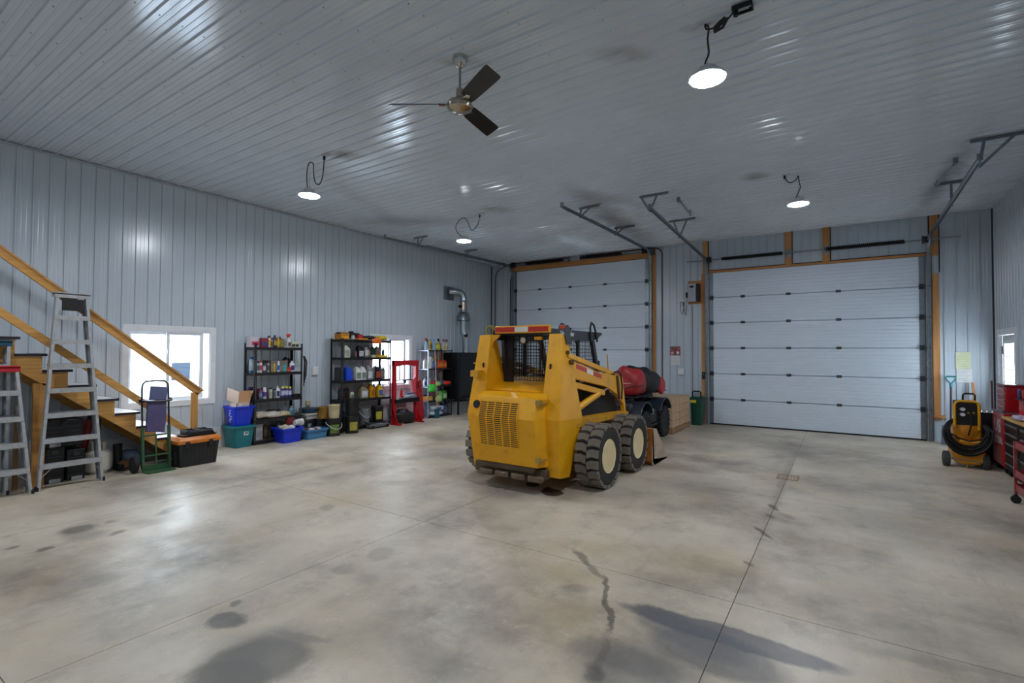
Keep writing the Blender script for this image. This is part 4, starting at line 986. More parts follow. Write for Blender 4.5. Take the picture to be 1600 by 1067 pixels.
fx, fy, fz = -2.965, 3.57, 4.03
t = thing('ceiling_fan', 'ceiling fan with three dark blades and polished metal motor', 'fan', (fx, fy, ZC - 0.002))
obj('canopy', MB().lathe([(0.075, ZC - 0.003), (0.075, ZC - 0.02), (0.06, ZC - 0.07), (0.025, ZC - 0.105), (0.015, ZC - 0.11)], (fx, fy, 0), 'z', 24), CHROME, t)
obj('rod', MB().cyl((fx, fy, fz + 0.09), (fx, fy, ZC - 0.09), 0.012, n=12), STEEL, t)
obj('motor', MB().lathe([(0.018, 0.17), (0.034, 0.16), (0.038, 0.08), (0.06, 0.06), (0.11, 0.035), (0.125, 0.0), (0.115, -0.03), (0.08, -0.05), (0.001, -0.062)], (fx, fy, fz - 0.02), 'z', 32), mat('a99f90', 0.22, 0.95), t)
for a_ in (-148, -25, 97):
    ca, sa = math.cos(math.radians(a_)), math.sin(math.radians(a_))
    def P_(r, w, z): return (fx + ca * r - sa * w, fy + sa * r + ca * w, fz + z)
    secs = []
    for r, hw in ((0.13, 0.045), (0.19, 0.062), (0.42, 0.070), (0.62, 0.075), (0.65, 0.066)):
        tl = -0.030
        secs.append([P_(r, -hw, -tl - 0.003), P_(r, hw, tl - 0.003), P_(r, hw, tl + 0.003), P_(r, -hw, -tl + 0.003)])
    bl = obj('blade', MB().loft(secs), mat('1a1817', 0.35, 0, 0.2, 4), t)
    obj('blade_iron', MB().bar(P_(0.09, 0, -0.01), P_(0.20, 0, -0.004), 0.05, 0.006), CHROME, bl)

# ================================================================ STAIRCASE
st = thing('staircase', 'wooden staircase climbing along the left wall with white topped treads', 'staircase', (-8.75, 2.8, 0))
SX0, SX1 = XL + 0.03, -8.32
WS = wood('c8944e', 'y', '835626'); WSZ = wood('bd8846', 'z', '835626')
NS = 12; ry = 0.205; rn = 0.252
def noseY(k): return 3.965 - rn * k     # front of tread k (k = 1 lowest)
for x in (SX1 - 0.04, SX0):
    poly = []
    # sawtooth stringer: zig-zag top, straight bottom
    pts = [(noseY(1) - 0.02, 0.0), (noseY(1) - 0.02, ry - 0.02)]
    for k in range(1, NS + 1):
        pts += [(noseY(k + 1) - 0.02, ry * k - 0.02), (noseY(k + 1) - 0.02, ry * (k + 1) - 0.02)]
    pts = pts[:-1]
    yl, zl = pts[-1]
    pts += [(yl, 0.765 * (3.60 - yl)), (3.60, 0.0)]
    obj('stringer', MB().prism(pts, 'x', x, x + 0.04), WS, st)
for k in range(1, NS + 1):
    z = ry * k
    y1 = noseY(k) + 0.02; y0 = noseY(k + 1) - 0.02
    obj('tread', MB().box(SX0, y0, z - 0.02, SX1 + 0.012, y1, z + 0.012), plastic('dfe2ea', 0.4), st)
    obj('tread_edge', MB().box(SX1 + 0.012, y0, z - 0.018, SX1 + 0.020, y1, z + 0.014).box(SX0, y1, z - 0.018, SX1 + 0.02, y1 + 0.008, z + 0.014), mat('20202c', 0.5), st)
    obj('riser', MB().box(SX0 + 0.04, noseY(k) - 0.025, z - ry + 0.012, SX1 - 0.04, noseY(k) - 0.005, z - 0.02), mat('c8a878', 0.6), st)
obj('support_post', MB().box(-8.38, 1.86, 0, -8.32, 1.98, 1.28), WSZ, st)
obj('support_post', MB().box(-8.38, 1.70, 0, -8.32, 1.74, 1.40), wood('7a5a34', 'z'), st)
RX = -8.30
sl = ry / rn
def rail(za, y_end, name, th):
    y_s = 0.2
    # top rail slopes up towards -Y
    return obj(name, MB().bar((RX, y_end, za), (RX, y_s, za + sl * (y_end - y_s)), 0.04, th), WS, st, bevel=0.003)
rail(1.045, 3.76, 'handrail', 0.088)
obj('handrail_cap', MB().bar((RX, 3.80, 1.078), (RX, 0.2, 1.078 + sl * 3.6), 0.09, 0.022), wood('b98a58', 'y'), st)
rail(0.46, 3.62, 'mid_rail', 0.088)
obj('newel_post', MB().box(RX - 0.02, 3.64, 0.40, RX + 0.02, 3.73, 1.06), WSZ, st, bevel=0.003)
obj('newel_post', MB().box(RX - 0.06, 3.66, 0.20, RX - 0.02, 3.75, 1.04), WSZ, st, bevel=0.003)

# ================================================================ STEPLADDERS
def stepladder(label, xf, xt, yl0, yr0, yl1, yr1, top, nstep, capm, brace, shelf=True, sp=0.305, tilt=0.0):
    t = thing('stepladder', label, 'ladder', (xf, (yl0 + yr0) / 2, 0))
    def X(z): return xf + (xt - xf) * z / top
    def Yl(z): return yl0 + (yl1 - yl0) * z / top
    def Yr(z): return yr0 + (yr1 - yr0) * z / top
    for Yf, s_ in ((Yl, 1), (Yr, -1)):
        mb = MB(); a_ = V((X(0), Yf(0), 0.0)); b_ = V((X(top), Yf(top), top))
        mb.bar(a_, b_, 0.004, 0.075, (1, 0, 0))
        mb.bar(a_ + V((0.036, s_ * 0.014, 0)), b_ + V((0.036, s_ * 0.014, 0)), 0.028, 0.004, (1, 0, 0))
        mb.bar(a_ + V((-0.036, s_ * 0.014, 0)), b_ + V((-0.036, s_ * 0.014, 0)), 0.028, 0.004, (1, 0, 0))
        r_ = obj('side_rail', mb, ALU, t)
        obj('foot', MB().box(X(0) - 0.042, Yf(0) - 0.012, -0.0, X(0) + 0.044, Yf(0) + 0.012, 0.05), BLACK, r_)
        # rear rail folded behind
        c_ = V((X(0) - 0.062, Yf(0) + s_ * 0.03, 0.02)); d_ = V((X(top) - 0.058, Yf(top) + s_ * 0.03, top - 0.08))
        obj('rear_rail', MB().bar(c_, d_, 0.022, 0.035, (1, 0, 0)), mat('7d8186', 0.5, 0.6, 0.15, 10), t)
    for k in range(1, nstep + 1):
        z = sp * k
        mb = MB().box(X(z) - 0.04, Yl(z), z - 0.006, X(z) + 0.046, Yr(z), z).box(X(z) + 0.042, Yl(z), z - 0.055, X(z) + 0.048, Yr(z), z).box(X(z) - 0.042, Yl(z), z - 0.03, X(z) - 0.038, Yr(z), z)
        for q in range(5): mb.box(X(z) - 0.03 + q * 0.016, Yl(z) + 0.01, z, X(z) - 0.026 + q * 0.016, Yr(z) - 0.01, z + 0.002)
        obj('step', mb, ALU, t)
        if k in brace:
            for Yf, s_ in ((Yl, 1), (Yr, -1)):
                obj('step_brace', MB().bar((X(z - 0.17) + 0.03, Yf(z - 0.17) + s_ * 0.006, z - 0.17), (X(z) + 0.03, Yf(z) + s_ * 0.11, z - 0.05), 0.02, 0.004), ALU, t)
        elif k % 2 == 0:
            obj('step_brace', MB().bar((X(z - 0.07) + 0.03, Yr(z - 0.07) - 0.006, z - 0.07), (X(z) + 0.03, Yr(z) - 0.08, z - 0.05), 0.015, 0.004), ALU, t)
    for z in (0.9, 1.5):
        if z < top: obj('rear_brace', MB().box(X(z) - 0.075, Yl(z), z, X(z) - 0.070, Yr(z), z + 0.03), mat('7d8186', 0.5, 0.6, 0.15, 10), t)
    mb = MB().box(X(top) - 0.075, Yl(top) - 0.02, top - 0.02, X(top) + 0.045, Yr(top) + 0.02, top + 0.012).box(X(top) + 0.036, Yl(top) - 0.02, top - 0.06, X(top) + 0.045, Yr(top) + 0.02, top).box(X(top) - 0.075, Yl(top) - 0.02, top - 0.05, X(top) + 0.045, Yl(top) - 0.012, top)
    obj('top_cap', mb, capm, t, bevel=0.004)
    return t
t = stepladder('tall grey aluminium stepladder folded and leaning against the stair rail', -8.065, -8.215, 1.852, 2.495, 2.02, 2.33, 2.42, 7, ALU, (1,))
obj('warning_label', MB().box(-8.176, 2.07, 2.20, -8.172, 2.28, 2.35), mat('1b1b1d', 0.5, 0, 0.5, 30), t)
obj('bucket_hook', MB().tube([(-8.16, 2.30, 2.13), (-8.16, 2.31, 1.98), (-8.16, 2.32, 1.90)], 0.004, 5).tube([(-8.16, 2.08, 2.13), (-8.16, 2.07, 2.0), (-8.16, 2.075, 1.9)], 0.004, 5), GALV, t)
stepladder('short aluminium stepladder with a red top cap at the left edge', -8.0, -8.08, 1.20, 1.797, 1.36, 1.66, 1.50, 4, plastic('b3202a', 0.4), (1,))
stepladder('middle height stepladder with a dark blue top behind the red topped ladder', -8.18, -8.235, 1.02, 1.62, 1.26, 1.62, 1.80, 5, plastic('1f4a63', 0.4), (1,))

# ================================================================ UNDER THE STAIRS
def crate(label, x0, y0, z0, x1, y1, z1):
    t = thing('storage_case', label, 'case', ((x0 + x1) / 2, (y0 + y1) / 2, z0))
    obj('shell', MB().box(x0, y0, z0, x1, y1, z1), BLACK, t, bevel=0.012)
    for k in range(4):
        z = z0 + 0.06 + k * (z1 - z0 - 0.1) / 4
        obj('rib', MB().box(x1, y0 + 0.02, z, x1 + 0.008, y1 - 0.02, z + 0.02), plastic('24262b', 0.4), t)
    obj('foot_plate', MB().box(x1, y0 + 0.05, z0 + 0.005, x1 + 0.012, y0 + 0.16, z0 + 0.05), mat('9a9da2', 0.5), t)
    obj('latch', MB().box(x1, (y0 + y1) / 2 - 0.03, z1 - 0.08, x1 + 0.014, (y0 + y1) / 2 + 0.03, z1 - 0.03), plastic('33363c', 0.5), t)
crate('large ribbed black case on floor under stairs, behind the tall stepladder', -8.75, 1.99, 0, -8.38, 2.19, 0.45)
crate('ribbed black case on floor under stairs between stepladder and propane tank', -8.75, 2.21, 0, -8.38, 2.40, 0.40)
crate('black case stacked upper left under stairs behind tall stepladder', -8.75, 1.99, 0.45, -8.40, 2.38, 0.80)
PT = mat('c9c5b8', 0.5, 0, 0.08, 5, 0.1, 30, (1, 1, 1), '8a7f6c', 0.35)
t = thing('propane_tank', 'white propane tank on the floor under the stairs', 'tank', (-8.60, 2.60, 0))
obj('cylinder', MB().lathe([(0.10, 0.02), (0.11, 0.02), (0.145, 0.05), (0.155, 0.09), (0.155, 0.23), (0.145, 0.28), (0.11, 0.315), (0.04, 0.33), (0.001, 0.33)], (-8.60, 2.60, 0), 'z', 28), PT, t)
obj('foot_ring', MB().lathe([(0.10, 0.0), (0.104, 0.0), (0.104, 0.04), (0.10, 0.04)], (-8.60, 2.60, 0), 'z', 24), PT, t)
for a0 in (0.3, 3.5):
    mb = MB()
    for k in range(8):
        a_ = a0 + k * 0.28; b_ = a_ + 0.28
        mb.bar((-8.60 + 0.09 * math.cos(a_), 2.60 + 0.09 * math.sin(a_), 0.37), (-8.60 + 0.09 * math.cos(b_), 2.60 + 0.09 * math.sin(b_), 0.37), 0.005, 0.11)
    obj('collar', mb, PT, t)
obj('valve', MB().cyl((-8.60, 2.60, 0.32), (-8.60, 2.60, 0.39), 0.018, n=10).cyl((-8.60, 2.60, 0.36), (-8.54, 2.60, 0.36), 0.014, n=8), mat('8f7a3c', 0.35, 0.7), t)
t = thing('fire_extinguisher', 'dull red tube leaning under the stairs behind the tall ladder', 'extinguisher', (-8.80, 2.45, 0.03))
obj('cylinder', MB().cyl((-8.80, 2.44, 0.03), (-8.83, 2.56, 0.72), 0.055, n=16), paint('8c1d20', 0.4), t)
obj('head', MB().cyl((-8.83, 2.56, 0.72), (-8.833, 2.575, 0.79), 0.025, n=10).bar((-8.833, 2.55, 0.80), (-8.833, 2.65, 0.82), 0.02, 0.015), BLACKM, t)
obj('hose', MB().tube([(-8.83, 2.58, 0.76), (-8.80, 2.68, 0.72), (-8.79, 2.66, 0.5)], 0.011, 6), BLACK, t)
t = softbag('sack', 'dusty blue sack on the floor under the stairs beside propane tank', 'sack', (-8.75, 3.02, 0.12), (0.3, 0.26, 0.24), mat('6d7f95', 0.7, 0, 0.25, 8, 0.4, 14), 21)
t = softbag('sack', 'small brown sack under the lowest stair treads behind hand truck', 'sack', (-8.55, 2.90, 0.07), (0.2, 0.16, 0.14), mat('7c5a43', 0.7, 0, 0.25, 8, 0.4, 14), 22)
t = thing('boot', 'black rubber boot standing under the stairs between tank and blue sack', 'boot', (-8.62, 2.83, 0))
obj('shaft', MB().loft([[(-8.62 + 0.05 * math.cos(a_ * PI / 6) * r, 2.83 + 0.045 * math.sin(a_ * PI / 6) * r, z) for a_ in range(12)] for z, r in ((0.03, 1.2), (0.10, 1.0), (0.25, 1.1), (0.36, 1.25))]), BLACK, t)
obj('sole', MB().box(-8.68, 2.785, 0.0, -8.45, 2.875, 0.035).box(-8.60, 2.79, 0.035, -8.46, 2.87, 0.09), BLACK, t, bevel=0.02)

# ================================================================ HAND TRUCK
t = thing('hand_truck', 'green and black hand truck with two wheels in front of the stairs', 'hand truck', (-8.22, 3.12, 0))
HG = paint('2c5a38', 0.5, '5a4a30', 0.6); HB = mat('23262e', 0.35, 0.4)
def lean(z): return -8.10 - 0.10 * z / 1.27
obj('frame', MB().tube([(lean(0.5), 2.955, 0.5), (lean(1.15), 2.955, 1.15), (lean(1.22), 2.965, 1.22), (lean(1.26), 3.0, 1.26), (lean(1.27), 3.12, 1.27), (lean(1.26), 3.24, 1.26), (lean(1.22), 3.28, 1.22), (lean(1.15), 3.285, 1.15), (lean(0.5), 3.285, 0.5)], 0.013, 8), HB, t)
for y in (2.955, 3.285): obj('lower_frame', MB().bar((lean(0.62), y, 0.62), (lean(0.05), y, 0.05), 0.028, 0.045, (1, 0, 0)), HG, t)
for z, h in ((0.50, 0.02), (0.22, 0.02), (0.98, 0.025)): obj('crossbar', MB().bar((lean(z), 2.94, z), (lean(z), 3.30, z), h, h), HG if z < 0.9 else HB, t)
obj('centre_strap', MB().bar((lean(0.5), 3.12, 0.5), (lean(0.1), 3.12, 0.1), 0.02, 0.006, (1, 0, 0)), HG, t)
obj('toe_plate', MB().box(-8.11, 2.95, 0.005, -7.92, 3.30, 0.013).box(-8.115, 2.95, 0.005, -8.105, 3.30, 0.09), HG, t)
for y in (2.87, 3.37):
    w_ = obj('wheel', MB().lathe([(0.05, -0.022), (0.10, -0.03), (0.115, -0.02), (0.118, 0), (0.115, 0.02), (0.10, 0.03), (0.05, 0.022)], (-8.16, y, 0.118), 'y', 22), RUBBER, t)
    obj('hub', MB().lathe([(0.001, -0.02), (0.055, -0.02), (0.055, 0.02), (0.001, 0.02)], (-8.16, y, 0.118), 'y', 18), mat('8d8566', 0.6, 0.2), w_)
obj('axle', MB().cyl((-8.16, 2.85, 0.118), (-8.16, 3.39, 0.118), 0.009, n=8).bar((-8.16, 2.955, 0.118), (-8.11, 2.955, 0.2), 0.02, 0.02).bar((-8.16, 3.285, 0.118), (-8.11, 3.285, 0.2), 0.02, 0.02), GALV, t)
for y in (2.94, 3.30): obj('grip_knob', MB().box(lean(1.0) - 0.02, y - 0.025, 0.97, lean(1.0) + 0.02, y + 0.025, 1.02), BLACK, t, bevel=0.006)
t = thing('folded_pad', 'faded purple padded seat back strapped upright to the hand truck', 'cushion', (-8.13, 3.12, 0.54))
PUR = mat('514a72', 0.6, 0, 0.15, 6, 0.2, 25, (1, 1, 1), '6c6784', 0.4)
obj('pad', MB().loft([[(-8.10, 2.985, 0.56), (-8.10, 3.215, 0.53), (-8.135, 3.22, 0.53), (-8.135, 2.98, 0.56)], [(-8.09, 2.99, 0.75), (-8.09, 3.23, 0.74), (-8.14, 3.23, 0.74), (-8.14, 2.99, 0.75)], [(-8.105, 3.005, 0.98), (-8.105, 3.235, 0.97), (-8.15, 3.24, 0.97), (-8.15, 3.0, 0.98)]]), PUR, t, bevel=0.01)
obj('upper_flap', MB().loft([[(-8.11, 3.02, 1.0), (-8.11, 3.235, 0.99), (-8.14, 3.235, 0.99), (-8.14, 3.02, 1.0)], [(-8.125, 3.04, 1.20), (-8.125, 3.255, 1.17), (-8.15, 3.255, 1.17), (-8.15, 3.04, 1.20)]]), mat('555c82', 0.55, 0, 0.1, 6), t, bevel=0.008)
obj('strap', MB().tube([(-8.10, 2.93, 1.0), (-8.085, 3.02, 0.985), (-8.085, 3.2, 0.98), (-8.10, 3.30, 0.99)], 0.014, 6), HB, t)

# ================================================================ TOOLBOX AND TRAY
t = thing('toolbox', 'big black toolbox with orange lid on the floor beside staircase foot', 'toolbox', (-8.140, 3.615, 0))
ORG = plastic('c9731f', 0.4)
mb = MB(); obj('body', MB().loft([mb.rrect(-8.280, 3.375, -7.980, 3.875, 0.02, 0.0), mb.rrect(-8.310, 3.340, -7.965, 3.910, 0.02, 0.34)]), plastic('1b1c20', 0.45), t)
for k in range(9):
    y = 3.405 + k * 0.055; obj('rib', MB().bar((-7.979, y, 0.02), (-7.966, y, 0.30), 0.012, 0.006, (1, 0, 0)), plastic('15161a', 0.45), t)
mb = MB(); obj('lid', MB().loft([mb.rrect(-8.330, 3.320, -7.945, 3.930, 0.025, 0.34), mb.rrect(-8.330, 3.320, -7.945, 3.930, 0.025, 0.385), mb.rrect(-8.290, 3.355, -7.980, 3.895, 0.03, 0.43)]), ORG, t)
for y in (3.455, 3.775): obj('latch', MB().box(-7.970, y - 0.03, 0.27, -7.938, y + 0.03, 0.37), BLACK, t, bevel=0.005)
t = thing('organiser_tray', 'black plastic tool tray lying on the orange lid of toolbox', 'tray', (-8.140, 3.655, 0.431))
mb = MB(); tr = obj('base', MB().loft([mb.rrect(-8.260, 3.435, -8.000, 3.875, 0.03, 0.432), mb.rrect(-8.280, 3.415, -7.980, 3.895, 0.03, 0.455)]), BLACK, t)
for (a_, b_) in ((3.475, 3.645), (3.665, 3.835)):
    obj('bin', MB().box(-8.250, a_, 0.455, -8.030, a_ + 0.01, 0.52).box(-8.250, b_ - 0.01, 0.455, -8.030, b_, 0.52).box(-8.250, a_, 0.455, -8.240, b_, 0.52).box(-8.040, a_, 0.455, -8.030, b_, 0.52), plastic('26282d', 0.45), t, bevel=0.004)
obj('handle', MB().tube([(-8.000, 3.475, 0.46), (-7.990, 3.505, 0.50), (-7.990, 3.805, 0.50), (-8.000, 3.835, 0.46)], 0.012, 6), BLACK, t)

# ================================================================ TOTES AND BINS
def tote(name, label, x0, x1, y0, y1, z0, h, m_, flare=0.03, open_=True, rim=None, wall=0.008, cat='bin', ribs=1):
    t = thing(name, label, cat, ((x0 + x1) / 2, (y0 + y1) / 2, z0))
    mb = MB(); R_2 = 0.03
    def lp(f, z, ins=0.0): return mb.rrect(x0 - f + ins, y0 - f + ins, x1 + f - ins, y1 + f - ins, R_2, z)
    secs = [lp(0, z0), lp(flare, z0 + h), lp(flare, z0 + h, wall), lp(0, z0 + 0.01, wall)] if open_ else [lp(0, z0), lp(flare, z0 + h)]
    obj('tub', MB().loft(secs), m_, t)
    m2 = rim or m_
    obj('rim', MB().loft([lp(flare + 0.002, z0 + h - 0.035), lp(flare + 0.016, z0 + h - 0.032), lp(flare + 0.016, z0 + h), lp(flare + 0.002, z0 + h, 0.002), lp(flare + 0.002, z0 + h - 0.035)][:4] + [lp(flare - 0.001, z0 + h - 0.001), lp(flare - 0.001, z0 + h - 0.03)]), m2, t)
    if ribs > 1:
        for k in range(1, ribs):
            f = flare * k / ribs; z = z0 + h * k / ribs
            obj('band', MB().loft([lp(f, z - 0.008), lp(f + 0.006, z), lp(f, z + 0.008)]), m_, t)
    return t
TEAL = plastic('0a6f77', 0.4); BLUE = plastic('0a2fc4', 0.38); LBLUE = plastic('3f7aa5', 0.42)
t = tote('storage_tote', 'teal plastic storage tote on the floor under the blue recycling bin', -9.15, -8.81, 4.58, 4.88, 0, 0.375, TEAL, 0.035, False)
mb = MB(); obj('lid', MB().loft([mb.rrect(-9.205, 4.525, -8.755, 4.935, 0.03, 0.345), mb.rrect(-9.205, 4.525, -8.755, 4.935, 0.03, 0.378)]), TEAL, t)
obj('sticker', MB().box(-8.789, 4.72, 0.215, -8.784, 4.80, 0.275), WHITEP, t)
obj('sticker_print', MB().box(-8.7845, 4.735, 0.23, -8.783, 4.76, 0.262).box(-8.7845, 4.765, 0.235, -8.783, 4.79, 0.268), mat('5a2a4a', 0.5), t)
t = tote('recycling_bin', 'bright blue recycling bin stacked on the teal tote, holding a carton', -9.13, -8.84, 4.60, 4.87, 0.379, 0.345, BLUE, 0.045)
for k, (dy, z) in enumerate(((0, 0.64), (-0.02, 0.58), (0.02, 0.53), (-0.01, 0.48))):
    a_ = [(-8.95 + dy * 1.2 + 0.028 * math.cos(q), 4.578, z + 0.028 * math.sin(q)) for q in (0.5, 1.6, 2.7, 3.9, 5.0)]
    obj('recycling_mark', MB().tube([(p[0], 4.56 + (0.70 - p[2]) * 0.06, p[2]) for p in a_], 0.0045, 4), WHITEP, t)
t = thing('cardboard_box', 'open tan cardboard box tipped on its side in blue recycling bin', 'box', (-8.98, 4.75, 0.45))
CB = mat('b58a62', 0.8, 0, 0.08, 4); CBW = mat('cdb8a4', 0.75, 0, 0.06, 4)
obj('carton_shell', MB().box(-9.10, 4.62, 0.45, -8.86, 4.63, 0.78).box(-9.10, 4.85, 0.45, -8.86, 4.86, 0.80).box(-9.10, 4.62, 0.45, -9.09, 4.86, 0.80).box(-8.87, 4.62, 0.45, -8.86, 4.86, 0.79).box(-9.10, 4.62, 0.44, -8.86, 4.86, 0.45), CBW, t)
obj('flap', MB().bar((-9.0, 4.62, 0.795), (-8.90, 4.585, 1.02), 0.006, 0.24, (0.9, 0.3, 0)), CBW, t)
obj('flap', MB().add([(-8.86, 4.65, 0.79), (-8.86, 4.86, 0.79), (-8.92, 4.89, 0.99), (-8.92, 4.70, 0.99), (-8.868, 4.65, 0.79), (-8.868, 4.86, 0.79), (-8.928, 4.89, 0.99), (-8.928, 4.70, 0.99)], [(0, 1, 2, 3), (7, 6, 5, 4), (0, 4, 5, 1), (1, 5, 6, 2), (2, 6, 7, 3), (3, 7, 4, 0)]), CB, t)
obj('flap', MB().add([(-8.87, 4.86, 0.79), (-9.09, 4.86, 0.79), (-9.08, 4.93, 0.97), (-8.86, 4.92, 0.99), (-8.87, 4.853, 0.79), (-9.09, 4.853, 0.79), (-9.08, 4.923, 0.97), (-8.86, 4.913, 0.99)], [(0, 1, 2, 3), (7, 6, 5, 4), (0, 4, 5, 1), (1, 5, 6, 2), (2, 6, 7, 3), (3, 7, 4, 0)]), CB, t)
obj('label', MB().box(-8.8595, 4.66, 0.73, -8.857, 4.72, 0.77), WHITEP, t)
t = tote('storage_bin', 'bright blue open bin of rags on the floor before the first rack', -8.86, -8.55, 5.33, 5.67, 0, 0.27, BLUE, 0.035)
obj('moulded_handle', MB().box(-8.80, 5.305, 0.05, -8.66, 5.318, 0.07), plastic('0825a0', 0.4), t)
def rags(name, label, cat, c, d, m_, seed, amp=0.25): return softbag(name, label, cat, c, d, m_, seed, amp=amp)
rags('rag', 'cream rag heaped in the left half of bright blue bin', 'rag', (-8.72, 5.43, 0.25), (0.24, 0.16, 0.14), mat('c9bfa5', 0.9, 0, 0.12, 9, 0.6, 25), 31)
rags('rag', 'white rag in the middle of bright blue floor bin', 'rag', (-8.66, 5.53, 0.25), (0.2, 0.14, 0.12), mat('d4d2cc', 0.9, 0, 0.1, 9, 0.6, 25), 32)
rags('rag', 'dark red rag hanging above right end of bright blue floor bin', 'rag', (-8.82, 5.62, 0.33), (0.12, 0.16, 0.20), mat('6e1c22', 0.9, 0, 0.2, 9, 0.6, 25), 33)
t = thing('jug', 'white plastic pouring jug lying on rags in blue floor bin', 'jug', (-8.68, 5.66, 0.28))
obj('body', MB().lathe([(0.05, 0.0), (0.055, 0.01), (0.075, 0.16), (0.07, 0.16), (0.048, 0.012)], (-8.68, 5.62, 0.34), 'y', 16), plastic('d9d8d6', 0.4), t)
obj('handle', MB().tube([(-8.62, 5.64, 0.38), (-8.58, 5.68, 0.38), (-8.60, 5.74, 0.38)], 0.01, 6), plastic('d9d8d6', 0.4), t)
t = tote('storage_bin', 'low light blue ribbed bin of small parts between bright blue bin and pails', -8.80, -8.52, 5.81, 6.22, 0, 0.19, LBLUE, 0.025, ribs=3)
for k, (dx, y, col, nm) in enumerate(((0.02, 5.88, '9a2f35', 'dark red'), (0.0, 5.97, 'e6e2da', 'white'), (0.05, 6.05, 'c43a3a', 'bright red'), (-0.03, 6.13, 'd9d4d0', 'pale grey'), (-0.07, 5.93, '5c4a3a', 'brown'), (-0.08, 6.05, '2f3a5c', 'navy'))):
    t2 = thing('canister', '%s round canister lying in the low light blue bin' % nm, 'canister', (-8.65 + dx, y, 0.12))
    obj('body', MB().lathe([(0.02, -0.05), (0.033, -0.045), (0.033, 0.045), (0.02, 0.05)], (-8.65 + dx, y, 0.17), 'x', 12), plastic(col, 0.4), t2)
    obj('cap', MB().lathe([(0.028, 0.05), (0.028, 0.07), (0.001, 0.072)], (-8.65 + dx, y, 0.17), 'x', 12), WHITEP, t2)

# ================================================================ PAILS
def pail(label, x, y, z, m_, r=0.15, h=0.37, lid=True, lab=None, handle=None, group=None, name='pail', lidm=None, front=True, cat='pail'):
    t = thing(name, label, cat, (x, y, z), 0, group)
    obj('body', MB().lathe([(r * 0.88, 0.0), (r * 0.97, h * 0.8), (r * 0.99, h * 0.82), (r, h * 0.97), (r * 0.94, h * 0.97), (r * 0.83, 0.012), (0.001, 0.012)] if not lid else [(r * 0.88, 0), (r * 0.98, h * 0.8), (r, h * 0.96), (0.001, h * 0.96)], (x, y, z), 'z', 26), m_, t)
    obj('bands', MB().lathe([(r * 0.98, h * 0.74), (r * 1.04, h * 0.74), (r * 1.04, h * 0.76), (r * 0.98, h * 0.76)], (x, y, z), 'z', 26).lathe([(r * 0.98, h * 0.84), (r * 1.05, h * 0.84), (r * 1.05, h * 0.86), (r * 0.98, h * 0.86)], (x, y, z), 'z', 26), m_, t)
    if lid: obj('lid', MB().lathe([(r * 1.05, h * 0.93), (r * 1.06, h * 0.97), (r * 1.03, h), (r * 0.9, h), (r * 0.88, h * 0.985), (0.001, h * 0.985)], (x, y, z), 'z', 26), lidm or m_, t)
    if lab:
        mb = MB(); n = 6
        for k in range(n):
            a0 = -0.95 + k * 0.19; a1 = a0 + 0.19
            q = lambda a_, zz, e: (x + (r * (0.89 + 0.09 * zz / (h * 0.8)) + e) * math.cos(a_), y + (r * (0.89 + 0.09 * zz / (h * 0.8)) + e) * math.sin(a_), z + zz)
            za, zb = h * 0.18, h * 0.66
            mb.add([q(a0, za, 0.003), q(a1, za, 0.003), q(a1, zb, 0.003), q(a0, zb, 0.003), q(a0, za, 0.001), q(a1, za, 0.001), q(a1, zb, 0.001), q(a0, zb, 0.001)], [(0, 1, 2, 3), (7, 6, 5, 4), (0, 4, 5, 1), (1, 5, 6, 2), (2, 6, 7, 3), (3, 7, 4, 0)])
        obj('label', mb, mat(lab, 0.5, 0, 0.25, 25), t)
    if handle:
        pts = []
        for k in range(13):
            a_ = PI * k / 12
            yy = y + r * 1.06 * math.cos(a_ + 0) ; dz = math.sin(a_)
            pts.append((x + r * 1.08 * dz * 0.95 + 0.004, yy, z + h * 0.80 - 0.145 * dz))
        obj('handle', MB().tube(pts, 0.006, 6), mat(handle, 0.4, 0.2), t)
    return t
PB = plastic('1a1d1a', 0.35)
pail('black pail with green label and white handle, right of the light blue bin', -8.60, 6.42, 0, PB, 0.165, 0.36, lab='5d7a34', handle='e0e0dc')
pail('plain black pail half hidden behind light blue bin under the grey tub', -8.93, 6.36, 0, PB, 0.15, 0.34)
pail('black pail with yellow label on the floor under another black pail', -8.56, 6.86, 0, PB, 0.15, 0.37, lab='a59a3c')
pail('plain black pail stacked upon the yellow labelled pail beside wide rack', -8.56, 6.86, 0.372, plastic('101215', 0.4), 0.15, 0.36)
pail('small black pail wedged between the two labelled floor pails', -8.84, 6.72, 0, PB, 0.12, 0.30)
pail('cream painted bucket with drips standing on the green labelled pail', -8.58, 6.43, 0.362, mat('c4b68e', 0.6, 0, 0.2, 9, 0.3, 20, (1, 1, 1), '8e7e55', 0.6), 0.115, 0.26, lid=True)
pail('amber translucent bucket tilted beside the cream bucket', -8.78, 6.33, 0.345, mat('8f6a26', 0.3, 0, 0.25, 6, 0, 1, (1, 1, 1), 'b89a5a', 0.4), 0.12, 0.24, lid=False)
t = tote('wash_tub', 'off white rectangular tub balanced behind light blue bin, under blue basin', -9.10, -8.86, 6.0, 6.30, 0.345, 0.12, mat('b9b8b0', 0.5), 0.02)
t = thing('basin', 'round dusty blue basin lying on top of the off white tub', 'basin', (-8.98, 6.15, 0.466))
obj('bowl', MB().lathe([(0.12, 0.466), (0.19, 0.53), (0.20, 0.55), (0.19, 0.55), (0.115, 0.476), (0.001, 0.472)], (-8.98, 6.15, 0), 'z', 28), plastic('2c5c7c', 0.4), t)
obj('rim', MB().lathe([(0.192, 0.545), (0.205, 0.545), (0.205, 0.553), (0.192, 0.553)], (-8.98, 6.15, 0), 'z', 28), BLACK, t)
t = thing('equipment_case', 'low black equipment case on the floor behind the light blue bin', 'case', (-9.02, 6.08, 0))
